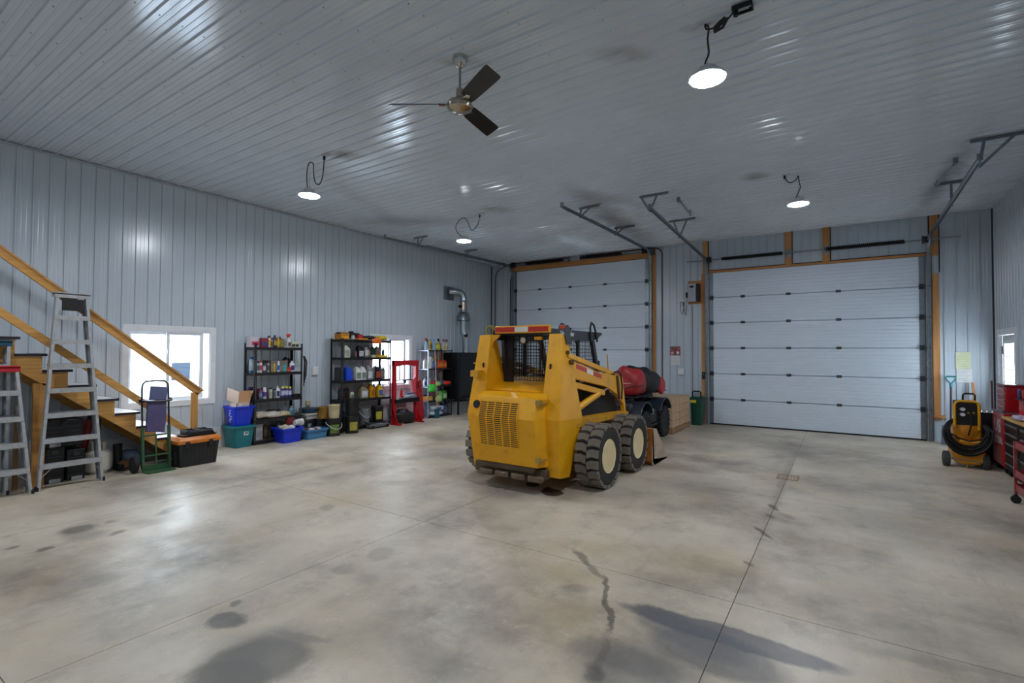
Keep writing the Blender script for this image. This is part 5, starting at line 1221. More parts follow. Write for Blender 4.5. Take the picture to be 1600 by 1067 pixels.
obj('body', MB().box(-9.14, 5.94, 0, -8.86, 6.20, 0.33), BLACK, t, bevel=0.02)
obj('latch', MB().box(-8.86, 6.03, 0.2, -8.85, 6.10, 0.26), GREYP, t)

# ================================================================ RACKS
def rack(label, x0, x1, y0, y1, top, levels, m_, holes=True, wire=False, left=None, deck=None):
    t = thing('shelving_rack', label, 'shelf rack', ((x0 + x1) / 2, (y0 + y1) / 2, 0))
    w = 0.025 if wire else 0.042
    for i, (x, sx) in enumerate(((x1, -1), (x0, 1))):
        for j, (y, sy) in enumerate(((y0, 1), (y1, -1))):
            mm = left if (left and y == y0) else m_
            xa, xb = sorted((x, x + sx * w)); ya, yb = sorted((y, y + sy * w))
            mb = MB().box(min(x, x + sx * 0.003), ya, 0.005, max(x, x + sx * 0.003), yb, top).box(xa, min(y, y + sy * 0.003), 0.005, xb, max(y, y + sy * 0.003), top)
            u = obj('upright', mb, mm, t)
            if holes and i == 0:
                mb = MB(); k = 0.04
                while k < top - 0.03:
                    mb.box(x - 0.0005, (ya + yb) / 2 - 0.005, k, x + 0.001, (ya + yb) / 2 + 0.005, k + 0.016)
                    if j == 0: mb.box((xa + xb) / 2 - 0.005, y - 0.001, k, (xa + xb) / 2 + 0.005, y + 0.0005, k + 0.016)
                    k += 0.038
                obj('slots', mb, mat('8b9199', 0.6), u, kind='stuff')
            obj('foot', MB().box(xa, ya, 0, xb, yb, 0.02), BLACK, u)
    for z in levels:
        bh = 0.03 if wire else 0.052
        for xq in (x1 - 0.006, x0 - 0.002): obj('shelf_beam', MB().box(xq, y0, z - bh, xq + 0.008, y1, z), m_, t)
        obj('side_beam', MB().box(x0, y0 - 0.002, z - bh, x1, y0 + 0.006, z), left or m_, t)
        obj('side_beam', MB().box(x0, y1 - 0.006, z - bh, x1, y1 + 0.002, z), m_, t)
        if wire:
            mb = MB()
            n = 14
            for k in range(n): mb.box(x0, y0 + (y1 - y0) * k / (n - 1) - 0.002, z - 0.006, x1, y0 + (y1 - y0) * k / (n - 1) + 0.002, z - 0.002)
            for x in (x0 + 0.1, x1 - 0.1): mb.box(x, y0, z - 0.010, x + 0.004, y1, z - 0.006)
            obj('wire_deck', mb, m_, t)
        else:
            obj('shelf_board', MB().box(x0 + 0.006, y0 + 0.006, z - 0.016, x1 - 0.006, y1 - 0.006, z - 0.002), deck or mat('3c3a38', 0.7), t)
    return t
RB = mat('191a1f', 0.4, 0.2, 0.1, 8)
RW = mat('aab4cc', 0.35, 0.3, 0.1, 8)
r1 = rack('black slotted steel rack of cans and sprays, nearest the staircase', -9.19, -8.83, 4.92, 5.875, 1.85, (1.775, 1.305, 0.815, 0.455, 0.07), RB)
r2 = rack('wide black slotted steel rack of jugs in the middle, in front of a window', -9.19, -8.80, 6.78, 8.16, 1.985, (1.965, 1.575, 1.075, 0.665, 0.085), RB)
r3 = rack('narrow wire rack with pale left uprights between red press and black furnace', -9.19, -8.80, 9.42, 10.355, 1.79, (1.755, 1.275, 0.82, 0.445, 0.04), RB, holes=False, wire=True, left=RW)

# ---- things kept on racks ; built from a few recipes, each thing its own object tree
def item(kind, label, x, y, z, col, h, r, cap='d8d8d8', lab=None, group=None, r2=None):
    h *= 1.10; r *= 1.08
    m_ = plastic(col, 0.35)
    capm = plastic(cap, 0.4)
    if kind == 'aerosol':
        t = thing('spray_can', label, 'spray can', (x, y, z), 0, group)
        obj('can', MB().lathe([(r * 0.95, 0), (r, 0.004), (r, h * 0.80), (r * 0.8, h * 0.84), (r * 0.72, h * 0.85), (0.001, h * 0.85)], (x, y, z), 'z', 14), m_, t)
        obj('cap', MB().lathe([(r * 0.78, h * 0.84), (r * 0.78, h * 0.97), (r * 0.7, h), (0.001, h)], (x, y, z), 'z', 12), capm, t)
        if lab: obj('label', MB().lathe([(r + 0.0008, h * 0.2), (r + 0.0008, h * 0.62), (r - 0.001, h * 0.62), (r - 0.001, h * 0.2)], (x, y, z), 'z', 14), mat(lab, 0.4, 0, 0.4, 40), t)
    elif kind == 'trigger':
        t = thing('spray_bottle', label, 'spray bottle', (x, y, z), 0, group)
        obj('bottle', MB().lathe([(r * 0.95, 0), (r, 0.005), (r, h * 0.42), (r * 0.75, h * 0.58), (r * 0.36, h * 0.70), (r * 0.33, h * 0.76), (0.001, h * 0.76)], (x, y, z), 'z', 14, 0.7, 1.0), m_, t)
        obj('spray_head', MB().box(x - 0.013, y - 0.018, z + h * 0.75, x + 0.013, y + 0.018, z + h * 0.86).box(x - 0.012, y - 0.045, z + h * 0.86, x + 0.012, y + 0.035, z + h).bar((x, y - 0.022, z + h * 0.88), (x, y - 0.035, z + h * 0.70), 0.012, 0.008), capm, t, bevel=0.003)
        if lab: obj('label', MB().box(x + r * 0.68, y - r * 0.6, z + h * 0.10, x + r * 0.74, y + r * 0.6, z + h * 0.38), mat(lab, 0.4, 0, 0.4, 40), t)
    elif kind == 'bottle':
        t = thing('bottle', label, 'bottle', (x, y, z), 0, group)
        d = (r2 or r * 0.7)
        mb = MB(); e = min(r, d) * 0.45
        def lp(f, zz): return mb.rrect(x - d * f, y - r * f, x + d * f, y + r * f, e * f, z + zz)
        obj('body', MB().loft([lp(0.94, 0), lp(1, 0.006), lp(1, h * 0.66), lp(0.8, h * 0.78), lp(0.36, h * 0.86), lp(0.34, h * 0.90)]), m_, t)
        obj('cap', MB().cyl((x, y, z + h * 0.885), (x, y, z + h), r * 0.42, n=12), capm, t)
        if lab: obj('label', MB().box(x + d - 0.001, y - r * 0.72, z + h * 0.14, x + d + 0.0015, y + r * 0.72, z + h * 0.58), mat(lab, 0.4, 0, 0.45, 35), t)
    elif kind == 'jug':
        t = thing('jug', label, 'jug', (x, y, z), 0, group)
        d = (r2 or r * 0.75)
        mb = MB(); e = min(r, d) * 0.3
        def lp(fy0, fy1, zz): return mb.rrect(x - d, y + r * fy0, x + d, y + r * fy1, e * 0.7, z + zz)
        b = obj('body', MB().loft([lp(-0.95, 0.95, 0), lp(-1, 1, 0.008), lp(-1, 1, h * 0.62), lp(-0.98, 0.55, h * 0.72), lp(-0.90, 0.0, h * 0.84), lp(-0.80, -0.15, h * 0.90)]), m_, t)
        obj('handle', MB().tube([(x, y - r * 0.25, z + h * 0.88), (x, y + r * 0.25, z + h * 0.90), (x, y + r * 0.75, z + h * 0.83), (x, y + r * 0.92, z + h * 0.70), (x, y + r * 0.9, z + h * 0.58)], r * 0.16, 8), m_, t)
        obj('cap', MB().cyl((x, y - r * 0.5, z + h * 0.885), (x, y - r * 0.5, z + h), r * 0.30, n=12), capm, t)
        if lab: obj('label', MB().box(x + d - 0.001, y - r * 0.75, z + h * 0.10, x + d + 0.002, y + r * 0.75, z + h * 0.56), mat(lab, 0.4, 0, 0.45, 30), t)
    elif kind == 'tin':
        t = thing('tin', label, 'tin', (x, y, z), 0, group)
        obj('body', MB().lathe([(r, 0), (r, h * 0.95), (r * 1.03, h * 0.955), (r * 1.03, h), (r * 0.9, h), (r * 0.88, h * 0.97), (0.001, h * 0.97)], (x, y, z), 'z', 16), m_, t)
        obj('lid', MB().lathe([(r * 0.87, h * 0.97), (r * 0.85, h * 1.01), (0.001, h * 1.01)], (x, y, z), 'z', 16), capm, t)
        if lab: obj('label', MB().lathe([(r + 0.001, h * 0.15), (r + 0.001, h * 0.85), (r - 0.001, h * 0.85), (r - 0.001, h * 0.15)], (x, y, z), 'z', 16), mat(lab, 0.4, 0, 0.4, 40), t)
    elif kind == 'box':
        t = thing('box', label, 'box', (x, y, z), 0, group)
        d = r2 or r
        obj('carton', MB().box(x - d, y - r, z, x + d, y + r, z + h), m_, t, bevel=0.002)
        obj('print', MB().box(x + d, y - r * 0.85, z + h * 0.15, x + d + 0.001, y + r * 0.85, z + h * 0.55), mat(lab or cap, 0.5, 0, 0.4, 30), t)
        obj('flap_seam', MB().box(x - d, y - 0.002, z + h, x + d, y + 0.002, z + h + 0.001), mat(cap, 0.6), t)
    elif kind == 'cloth':
        t = softbag('cloth', label, 'cloth', (x, y, z + h / 2), (r2 or r * 2, r * 2, h), mat(col, 0.9, 0, 0.2, 9, 0.6, 25), hash(label) % 97 if False else sum(map(ord, label)) % 97, amp=0.22)
    return t
def stock(where, z, y0, y1, x, rows, group):
    """rows: (t, kind, description, colour, height, radius, cap, label colour, dx)"""
    for r_ in rows:
        tt, kind, desc, col, h, r = r_[:6]
        cap = r_[6] if len(r_) > 6 and r_[6] else 'd8d8d8'; lab = r_[7] if len(r_) > 7 else None; dx = r_[8] if len(r_) > 8 else 0.0
        item(kind, desc + ' ' + where, x + dx, y0 + tt * (y1 - y0), z + 0.001, col, h, r, cap, lab, group)
A, B = 5.0, 5.82
G = 'containers on the rack nearest the staircase'
stock('on top shelf of first rack', 1.775, A, B, -8.95, [
 (0.00, 'box', 'pink and white carton at left end', 'cfc6cc', 0.17, 0.075, 'b9b2b8', 'd9476e', -0.1), (0.17, 'box', 'dark blue and red carton', '7d1f3c', 0.155, 0.06, '2a3560', '30407a'),
 (0.30, 'aerosol', 'white and yellow spray can', 'e6e0c8', 0.19, 0.028, '3a3426', 'd9b020'), (0.36, 'aerosol', 'tan spray can', 'a08a76', 0.16, 0.026, '8c3b2e', '6e5a50'),
 (0.44, 'bottle', 'dark blue bottle with black cap', '202a58', 0.21, 0.04, '15161a', 'a8903a'), (0.52, 'aerosol', 'orange yellow spray can', 'd79a18', 0.18, 0.026, 'b8a060', 'e0b428'),
 (0.60, 'tin', 'olive jar with dark lid', '6f6d35', 0.15, 0.042, '23272a', '8a8a50'), (0.69, 'tin', 'pale grey tin with dark lid', 'b4b3a6', 0.15, 0.036, '23272a', '8e8c84'),
 (0.79, 'trigger', 'white trigger bottle with red head', 'dcd8d4', 0.24, 0.036, 'd0301c', '5a4a58'), (0.89, 'box', 'left cream and black carton', 'c9c7ad', 0.11, 0.036, '9fa88e', '34352c'), (0.98, 'box', 'right cream and black carton', 'c9c7ad', 0.11, 0.036, '9fa88e', '4a4a3e'),
 (0.40, 'aerosol', 'silver spray can at the back', '8e8f96', 0.2, 0.026, '1a1b1e', None, -0.12), (0.66, 'bottle', 'brown bottle at the back', '6b5a3c', 0.19, 0.035, '2a2a2a', None, -0.12)], G)
stock('on second shelf of first rack', 1.305, A, B, -8.95, [
 (-0.03, 'tin', 'tall blue gas cylinder at left end', '1d5f9e', 0.26, 0.045, '17304a', 'a9bcc8', -0.08), (0.05, 'aerosol', 'white and teal spray can', 'd8dad8', 0.19, 0.025, '15171a', '1f7f86'), (0.08, 'aerosol', 'red topped spray can', 'd4d0cc', 0.2, 0.022, 'b01d2a', 'c03040', 0.06),
 (0.20, 'aerosol', 'navy and white spray can', '5a6484', 0.17, 0.028, '15171a', 'd0d4dc'), (0.29, 'aerosol', 'grey and brown spray can', '9a948c', 0.19, 0.027, '2a211c', '5a4c44'),
 (0.37, 'aerosol', 'left of two bright yellow spray cans', 'e0c510', 0.17, 0.022, 'd8b810'), (0.43, 'aerosol', 'right of two bright yellow spray cans', 'e3c90f', 0.18, 0.026, '7a6a2e', 'c8a80c'),
 (0.53, 'aerosol', 'white and blue spray can', 'c9cede', 0.19, 0.032, 'e8e6ea', '2f5fb8'), (0.61, 'bottle', 'slim beige bottle', 'b5ae9e', 0.12, 0.018, 'a04030'), (0.69, 'tin', 'teal tub with white lid', '2f8f98', 0.14, 0.042, 'dcdcd2', '50a8a8'), (0.78, 'box', 'small bright red carton', 'b83224', 0.08, 0.04, '8c2018', 'd85a3a'),
 (0.88, 'bottle', 'white bottle with purple label', 'e0dce6', 0.19, 0.042, 'e8e8ea', '46307e'), (0.86, 'jug', 'big black jug at the back', '121317', 0.26, 0.075, '0e0f12', None, -0.13), (0.55, 'box', 'long grey box at the back', '6a645f', 0.2, 0.16, '4a4642', '827a70', -0.15), (0.15, 'box', 'dark brown box at the back', '3a2a26', 0.16, 0.1, '2a1e1c', '55403a', -0.15), (0.47, 'aerosol', 'dark violet spray can at the back', '3c3450', 0.2, 0.03, '1a1b1e', None, -0.07)], G)
stock('on third shelf of first rack', 0.815, A, B, -8.95, [
 (0.12, 'aerosol', 'slate blue spray can', '5a6280', 0.17, 0.03, '7a1c26', '8890a8'), (0.22, 'aerosol', 'white and purple spray can', 'dcd8e2', 0.19, 0.033, 'e8e8ea', '5a4488'), (0.36, 'aerosol', 'cream spray can with black cap', 'cfcbbb', 0.18, 0.029, '15161a', 'b0ac98'), (0.46, 'aerosol', 'grey green spray can', '7c8288', 0.16, 0.026, '2a2624', '5f6870'), (0.53, 'bottle', 'white bottle with navy label', 'd6d6de', 0.2, 0.032, 'e6e6ea', '30386a'),
 (0.66, 'aerosol', 'left of three yellow capped purple cans', '4a4888', 0.19, 0.03, 'dcd82a', 'b8bcd8'), (0.75, 'aerosol', 'middle of three yellow capped purple cans', '4a4888', 0.19, 0.03, 'dcd82a', 'b8bcd8'), (0.84, 'aerosol', 'right of three yellow capped purple cans', '4a4888', 0.18, 0.03, 'dcd82a', 'b8bcd8'),
 (0.10, 'tin', 'dark red tin at the back', '5c1f26', 0.17, 0.05, '6e2028', None, -0.12), (0.30, 'tin', 'maroon tin at the back', '4f1c22', 0.18, 0.05, '5a2026', None, -0.13), (-0.02, 'aerosol', 'purple capped can in the left rear corner', '241a4a', 0.2, 0.03, '3a2a80', 'a8a0d0', -0.15), (-0.10 + 0.18, 'aerosol', 'dark purple can near left rear corner', '241a4a', 0.2, 0.03, '3a2a80', 'a8a0d0', -0.2), (0.97, 'box', 'flat black case at right end', '18191c', 0.05, 0.07, '101114', '24262a')], G)
stock('on fourth shelf of first rack', 0.455, A, B, -8.97, [
 (0.10, 'cloth', 'crumpled beige cloth at left', 'b3a897', 0.12, 0.12, None, None, 0.02), (0.38, 'cloth', 'crumpled grey white cloth in middle', 'c4beb2', 0.10, 0.13, None, None, 0.04), (0.66, 'cloth', 'stained cream cloth right of centre', 'b8aa86', 0.09, 0.11, None, None, 0.05), (0.90, 'bottle', 'clear teal bottle at right end', '6f9aa8', 0.16, 0.045, 'dfe3e4', '3f7f90'), (0.52, 'cloth', 'dark speckled cloth at the back', '5a5450', 0.13, 0.12, None, None, -0.1)], G)
stock('on bottom shelf of first rack', 0.07, A, B, -8.97, [
 (0.08, 'box', 'pale grey panel box at left', '9a9ca0', 0.26, 0.06, '84868a', '8c8e92'), (0.26, 'bottle', 'brown glass bottle', '4a3a26', 0.24, 0.04, '2a241c', '5a4a30'), (0.38, 'bottle', 'dark bottle beside the brown one', '2a2a26', 0.22, 0.04, '1a1a18'), (0.60, 'jug', 'grey jug behind the blue bin', '5a5c5e', 0.26, 0.07, '2a2a2c'), (0.86, 'jug', 'dark green jug behind the blue bin', '26382a', 0.27, 0.07, '1a1a1c')], G)

A, B = 6.86, 8.06
G = 'containers on the wide rack'
stock('on top shelf of wide rack', 1.965, A, B, -8.95, [
 (0.02, 'box', 'orange and yellow carton at left end', 'b8741c', 0.12, 0.10, '8a5a1a', 'd99a20'), (0.22, 'tin', 'small grey and white tin', '8a8e98', 0.09, 0.035, '1e2026', 'c9ccd4', 0.06), (0.36, 'box', 'flat orange tray', 'd07a28', 0.03, 0.12, 'c0601a', 'd98a3c', 0.08), (0.42, 'tin', 'bright red fuel tin', '9c1418', 0.11, 0.07, '7a0e12', 'b42228', -0.02)], G)
def tool(name, label, cat, parts): 
    t = thing(name, label, cat, parts[0][2]); 
    for nm, mb_, loc, m_ in parts: obj(nm, mb_, m_, t, bevel=0.004)
    return t
t = thing('power_tool', 'black tool with long flat blade on the orange carton, wide rack top', 'tool', (-8.93, 6.9, 2.087))
obj('body', MB().box(-8.97, 6.74, 2.087, -8.87, 7.22, 2.115), BLACK, t, bevel=0.01); obj('grip', MB().box(-8.95, 7.05, 2.115, -8.90, 7.16, 2.15), BLACK, t, bevel=0.01)
t = thing('power_tool', 'black drill lying behind the red tin on wide rack top', 'tool', (-8.98, 7.28, 1.967))
obj('body', MB().cyl((-9.06, 7.12, 2.05), (-9.06, 7.42, 2.08), 0.045, n=12), BLACK, t); obj('grip', MB().bar((-9.06, 7.18, 2.05), (-9.06, 7.12, 1.98), 0.04, 0.05), BLACK, t)
t = softbag('glove', 'black leather gloves heaped right of centre on wide rack top', 'glove', (-8.95, 7.63, 2.015), (0.2, 0.42, 0.09), mat('16171a', 0.6, 0, 0.2, 9, 0.5, 20), 41, amp=0.2)
t = softbag('glove', 'orange and white work glove drooping over the edge of wide rack top', 'glove', (-8.79, 7.72, 1.945), (0.06, 0.26, 0.14), mat('d6671c', 0.7, 0, 0.3, 14, 0.5, 20, (1, 1, 1), 'c9b9a0', 0.6), 42, amp=0.25)
t = softbag('strap_bundle', 'bright yellow bundled strap at right end of wide rack top', 'strap', (-8.92, 7.93, 2.02), (0.22, 0.30, 0.105), mat('d8bf10', 0.6, 0, 0.2, 12, 0.5, 20), 43, amp=0.22)
stock('on second shelf of wide rack', 1.575, A, B, -8.95, [
 (0.11, 'jug', 'white jug', 'c9c6b8', 0.26, 0.07, 'b8b4a6', 'a8a69a'), (0.29, 'bottle', 'small red and teal bottle', '2a4a50', 0.15, 0.033, '8c2a26', 'a83a34', 0.04), (0.42, 'jug', 'black jug with white and red label', '16181c', 0.24, 0.075, '101114', 'b9b6c4'), (0.56, 'bottle', 'grey and white bottle', '7d7a76', 0.25, 0.055, '4a4640', 'd2cec8'), (0.64, 'bottle', 'olive grey bottle', '5a5c50', 0.24, 0.045, '26261f', '8c8c7c', -0.03), (0.67, 'tin', 'round white tub lying in front', 'c6c2b0', 0.05, 0.05, 'b8b49c', None, 0.1), (0.83, 'box', 'flat yellow tray', 'd9b41c', 0.045, 0.11, 'b8961a', 'e0c440', 0.1),
 (0.76, 'bottle', 'dark green tall bottle', '1f3a34', 0.26, 0.045, '14201e', None, -0.06), (0.88, 'jug', 'grey jug with red patterned label', '6a6c66', 0.24, 0.06, '3a3c3a', '8c4a3a', -0.05), (0.985, 'bottle', 'dark teal bottle at right end', '17405c', 0.19, 0.032, '10242e', '1f5068'), (0.0, 'tin', 'clear tub at left end', '6f7376', 0.22, 0.06, '5a5c60', None, -0.08)], G)
stock('on third shelf of wide rack', 1.075, A, B, -8.95, [
 (0.00, 'tin', 'dark tin at left end', '26282c', 0.26, 0.07, '34363a', None, -0.08), (0.155, 'jug', 'large bright blue jug', '1a45c8', 0.28, 0.08, '1a3fb4', '1e4ad0'), (0.37, 'jug', 'left of two white jugs with green labels', 'dcdcd8', 0.27, 0.07, 'cfcfca', '7d8c80'), (0.49, 'jug', 'right of two white jugs with green labels', 'd8dad6', 0.27, 0.07, 'cfcfca', '7d8c80'), (0.64, 'jug', 'silver grey jug with white label', '8c8c92', 0.29, 0.07, 'b8b8bc', 'd6d6da'), (0.75, 'bottle', 'thin grey green bottle', '6a7670', 0.28, 0.03, 'a8a89a'), (0.83, 'jug', 'black jug with red and gold label', '191418', 0.28, 0.075, '101012', 'a8452e'), (0.93, 'bottle', 'left of two slate grey bottles', '5f6470', 0.28, 0.035, '2a2c34', '8a8478'), (0.995, 'bottle', 'right of two slate grey bottles', '555b68', 0.27, 0.032, '2a2c34', '7a7870')], G)
stock('on fourth shelf of wide rack', 0.665, A, B, -8.95, [
 (-0.01, 'bottle', 'leftmost dark bottle', '17171b', 0.26, 0.04, '8a5a5c', '2a1c20'), (0.07, 'bottle', 'second dark bottle from left', '18171b', 0.26, 0.04, 'a06a6c', '2a1c20'), (0.15, 'bottle', 'third dark bottle from left', '17171b', 0.26, 0.04, '8a4a4c', '3a2024'), (0.20, 'bottle', 'pale bottle with green label in front', 'b8b8a8', 0.17, 0.042, '8c3030', '5f7a58', 0.08), (0.50, 'jug', 'rounded beige jug with white and blue label', '8c8468', 0.26, 0.095, '6a644c', 'c4ccd4'), (0.70, 'jug', 'left of two golden yellow jugs', 'c98a14', 0.28, 0.07, '3a2a14', 'a86a18'), (0.80, 'bottle', 'amber bottle between the yellow jugs', '8a5a18', 0.27, 0.035, '3a2a14', '6a4414', -0.05), (0.88, 'jug', 'right golden yellow jug with blue label', 'dcae14', 0.26, 0.065, 'c09a14', '2f6ab8', 0.03), (0.99, 'bottle', 'grey bottle with pink label', '8a8c90', 0.24, 0.036, '3a3a40', 'b88a98')], G)
stock('on bottom shelf of wide rack', 0.085, A, B, -8.97, [(0.12, 'jug', 'black oil jug at left', '121316', 0.3, 0.08, '0e0f12'), (0.28, 'tin', 'black tin with dull side', '1a1b1e', 0.3, 0.09, '26282c')], G)
pail('grey metal pail with wire handle on bottom shelf of wide rack', -8.95, 7.50, 0.087, mat('868b90', 0.4, 0.4), 0.13, 0.36, lid=False, handle='c9c9c9')
pail('black pail with yellow label on bottom shelf of wide rack, right of grey pail', -8.96, 7.90, 0.087, plastic('14161a', 0.35), 0.135, 0.37, lab='b8a838', lidm=plastic('2a2d30', 0.4))
t = thing('floor_jack', 'low grey floor jack on the concrete before the wide rack', 'jack', (-8.68, 7.62, 0))
obj('frame', MB().box(-8.76, 7.40, 0.03, -8.60, 7.95, 0.09), mat('6a6f76', 0.5, 0.3), t, bevel=0.01)
for y in (7.45, 7.88): obj('wheel', MB().cyl((-8.78, y, 0.035), (-8.58, y, 0.035), 0.035, n=14), BLACKM, t)
obj('saddle', MB().cyl((-8.68, 7.85, 0.09), (-8.68, 7.85, 0.13), 0.04, n=14), BLACKM, t)
obj('handle_socket', MB().cyl((-8.68, 7.45, 0.08), (-8.72, 7.32, 0.16), 0.02, n=10), BLACKM, t)

A, B = 9.47, 10.30
G = 'containers on the narrow wire rack'
stock('on top shelf of wire rack', 1.755, A, B, -8.95, [
 (0.02, 'trigger', 'pale blue trigger bottle with red head', '9fc0dc', 0.28, 0.045, 'b8403a', 'c8d8e8'), (0.14, 'trigger', 'navy trigger bottle with green head', '1c3a58', 0.25, 0.04, '2a5a4a', '7a88a0', -0.06), (0.22, 'bottle', 'yellow and brown bottle', 'c9a83a', 0.26, 0.035, '8a5a2a', '6a3a20'), (0.37, 'trigger', 'sky blue trigger bottle', '7fb4d8', 0.27, 0.042, '6aa8d8', 'a8cce4'), (0.48, 'tin', 'short green and yellow tin', '4a6a2a', 0.16, 0.032, '2f3a20', 'c9c030', 0.04), (0.60, 'trigger', 'bright yellow trigger bottle with black head', 'd4b820', 0.28, 0.042, '1a1a1a', 'e0c83a'), (0.72, 'bottle', 'dull violet bottle', '6a5a6a', 0.22, 0.035, '3a2a34', None, -0.06), (0.85, 'trigger', 'left of two cream trigger bottles', 'c9bfa0', 0.27, 0.042, '8a5060', 'b8a878'), (0.99, 'trigger', 'right of two cream trigger bottles', 'c4b894', 0.27, 0.042, '6a3a48', 'a89868')], G)
stock('on second shelf of wire rack', 1.275, A, B, -8.95, [
 (-0.03, 'bottle', 'left white bottle with grey cap', 'dcdcd8', 0.24, 0.042, '8a8a8c', 'c8ccc8'), (0.06, 'bottle', 'second white bottle with orange cap', 'd8dad4', 0.24, 0.04, 'c8604a', 'b8c8c0'), (0.19, 'tin', 'tall white paper roll', 'e4e6ea', 0.28, 0.05, 'd4d6da', 'dfe2e6'), (0.31, 'trigger', 'blue bottle with pale yellow head', '5a86b8', 0.24, 0.042, 'c9cc6a', '8aa8c8'), (0.40, 'tin', 'blue grey tub with lime lid', '4a6a94', 0.18, 0.045, 'b8c84a', '6a88ac', 0.03),
 (0.62, 'bottle', 'first of four orange bottles', 'd0481c', 0.20, 0.04, 'd8601c', 'e08a30'), (0.72, 'bottle', 'second of four orange bottles', 'd44a1a', 0.20, 0.04, 'c8401c', 'e09a3a'), (0.82, 'bottle', 'third of four orange bottles', 'cc421a', 0.20, 0.04, 'd8601c', 'd87a2a'), (0.92, 'bottle', 'last of four orange bottles', 'c83c18', 0.20, 0.04, 'b8341c', 'e08a30'), (0.66, 'bottle', 'tall amber bottle at the back', 'a8861c', 0.40, 0.034, 'b8341c', '7a5a14', -0.12), (0.88, 'bottle', 'tall brown bottle at the back', '7a4a26', 0.40, 0.034, 'b8383a', '5a3418', -0.12)], G)
stock('on third shelf of wire rack', 0.82, A, B, -8.95, [
 (-0.02, 'bottle', 'left blue and white bottle', 'c4ccd8', 0.19, 0.04, 'e0e4ea', '3a5a94'), (0.07, 'trigger', 'violet and white trigger bottle', '9a98c0', 0.22, 0.035, '3a3a7a', 'd8d8e8'), (0.16, 'bottle', 'pearl white bottle', 'd4d2cc', 0.21, 0.035, 'b8b4a0', 'c4bcac'), (0.45, 'box', 'small grey box', '5c5f60', 0.12, 0.05, '4a4c4e', '7a7c7c', -0.1), (0.30, 'cloth', 'pink red cloth', 'c83a4a', 0.12, 0.07, None, None, 0.02), (0.60, 'cloth', 'blue grey cloth', '3f5878', 0.12, 0.11, None, None, 0.04), (0.85, 'cloth', 'bright red orange cloth', 'c8301c', 0.10, 0.15, None, None, 0.04), (0.86, 'tin', 'tall clear canister at the back', '5a5c58', 0.34, 0.06, '3a3c3a', '6a6c66', -0.12)], G)
t = softbag('net_bag', 'bright green mesh bag hanging over third shelf edge of wire rack', 'bag', (-8.78, 9.56, 0.77), (0.10, 0.26, 0.2), mat('3fd048', 0.6, 0, 0.2, 14, 0.5, 25), 51, amp=0.22)
t = softbag('net_bag', 'small lime green bag on third shelf right of the green mesh bag', 'bag', (-8.84, 9.83, 0.87), (0.12, 0.15, 0.12), mat('8fd060', 0.6, 0, 0.2, 14, 0.5, 25), 52, amp=0.22)
stock('on fourth shelf of wire rack', 0.445, A, B, -8.95, [
 (0.10, 'box', 'orange yellow carton', 'd0922c', 0.10, 0.09, 'b87a1c', 'e0b05a'), (0.14, 'cloth', 'navy cloth', '1f2a50', 0.12, 0.09, None, None, -0.1), (0.44, 'box', 'small brown and violet carton', '7a5a6a', 0.17, 0.07, '9a7a3a', '6a4a20', -0.08), (0.68, 'tin', 'green tub with pale lid', '5aa84a', 0.19, 0.06, 'b8c8a8', '8ac070'), (0.84, 'jug', 'green and white jug', '2f8a34', 0.24, 0.08, '1a6a24', 'a8d0a0'), (0.98, 'bottle', 'dull brown bottle at right end', '5c4030', 0.22, 0.035, '3a2a20')], G)
t = softbag('net_bag', 'pale green and cream bag drooping at centre of wire rack fourth shelf', 'bag', (-8.80, 9.83, 0.47), (0.10, 0.22, 0.17), mat('a8cc80', 0.7, 0, 0.25, 14, 0.5, 25), 53, amp=0.22)
BW = mat('c4ccd2', 0.55, 0, 0.12, 6, 0.4, 16)
t = softbag('plastic_sack', 'upper of two white plastic sacks on the lowest shelf of wire rack', 'sack', (-8.93, 9.86, 0.225), (0.3, 0.46, 0.15), BW, 54, amp=0.10)
obj('printed_patch', MB().box(-8.775, 9.76, 0.21, -8.765, 9.90, 0.26), mat('1f6c94', 0.5), t)
t = softbag('plastic_sack', 'lower of two white plastic sacks on the lowest shelf of wire rack', 'sack', (-8.93, 9.83, 0.098), (0.32, 0.48, 0.11), BW, 55, amp=0.10)
item('tin', 'navy blue drum printed in white on lowest shelf of wire rack', -8.93, 10.17, 0.041, '1a2450', 0.24, 0.065, '1a2044', '4a5a8c')
item('box', 'blue and white packet at left end of wire rack lowest shelf', -8.93, 9.51, 0.041, '6a7a98', 0.3, 0.05, '3a3f60', 'b8c0cc')
t = thing('broom', 'thin broom handle with blue head leaning on the front of wire rack', 'broom', (-8.74, 9.64, 0.0))
obj('handle', MB().cyl((-8.70, 9.66, 0.24), (-8.775, 9.64, 1.76), 0.012, n=8), mat('b8868a', 0.45), t)
obj('head', MB().box(-8.73, 9.58, 0.16, -8.68, 9.74, 0.24).prism([(9.58, 0.0), (9.74, 0.0), (9.73, 0.16), (9.59, 0.16)], 'x', -8.725, -8.685), mat('1a5a70', 0.6), t, bevel=0.006)
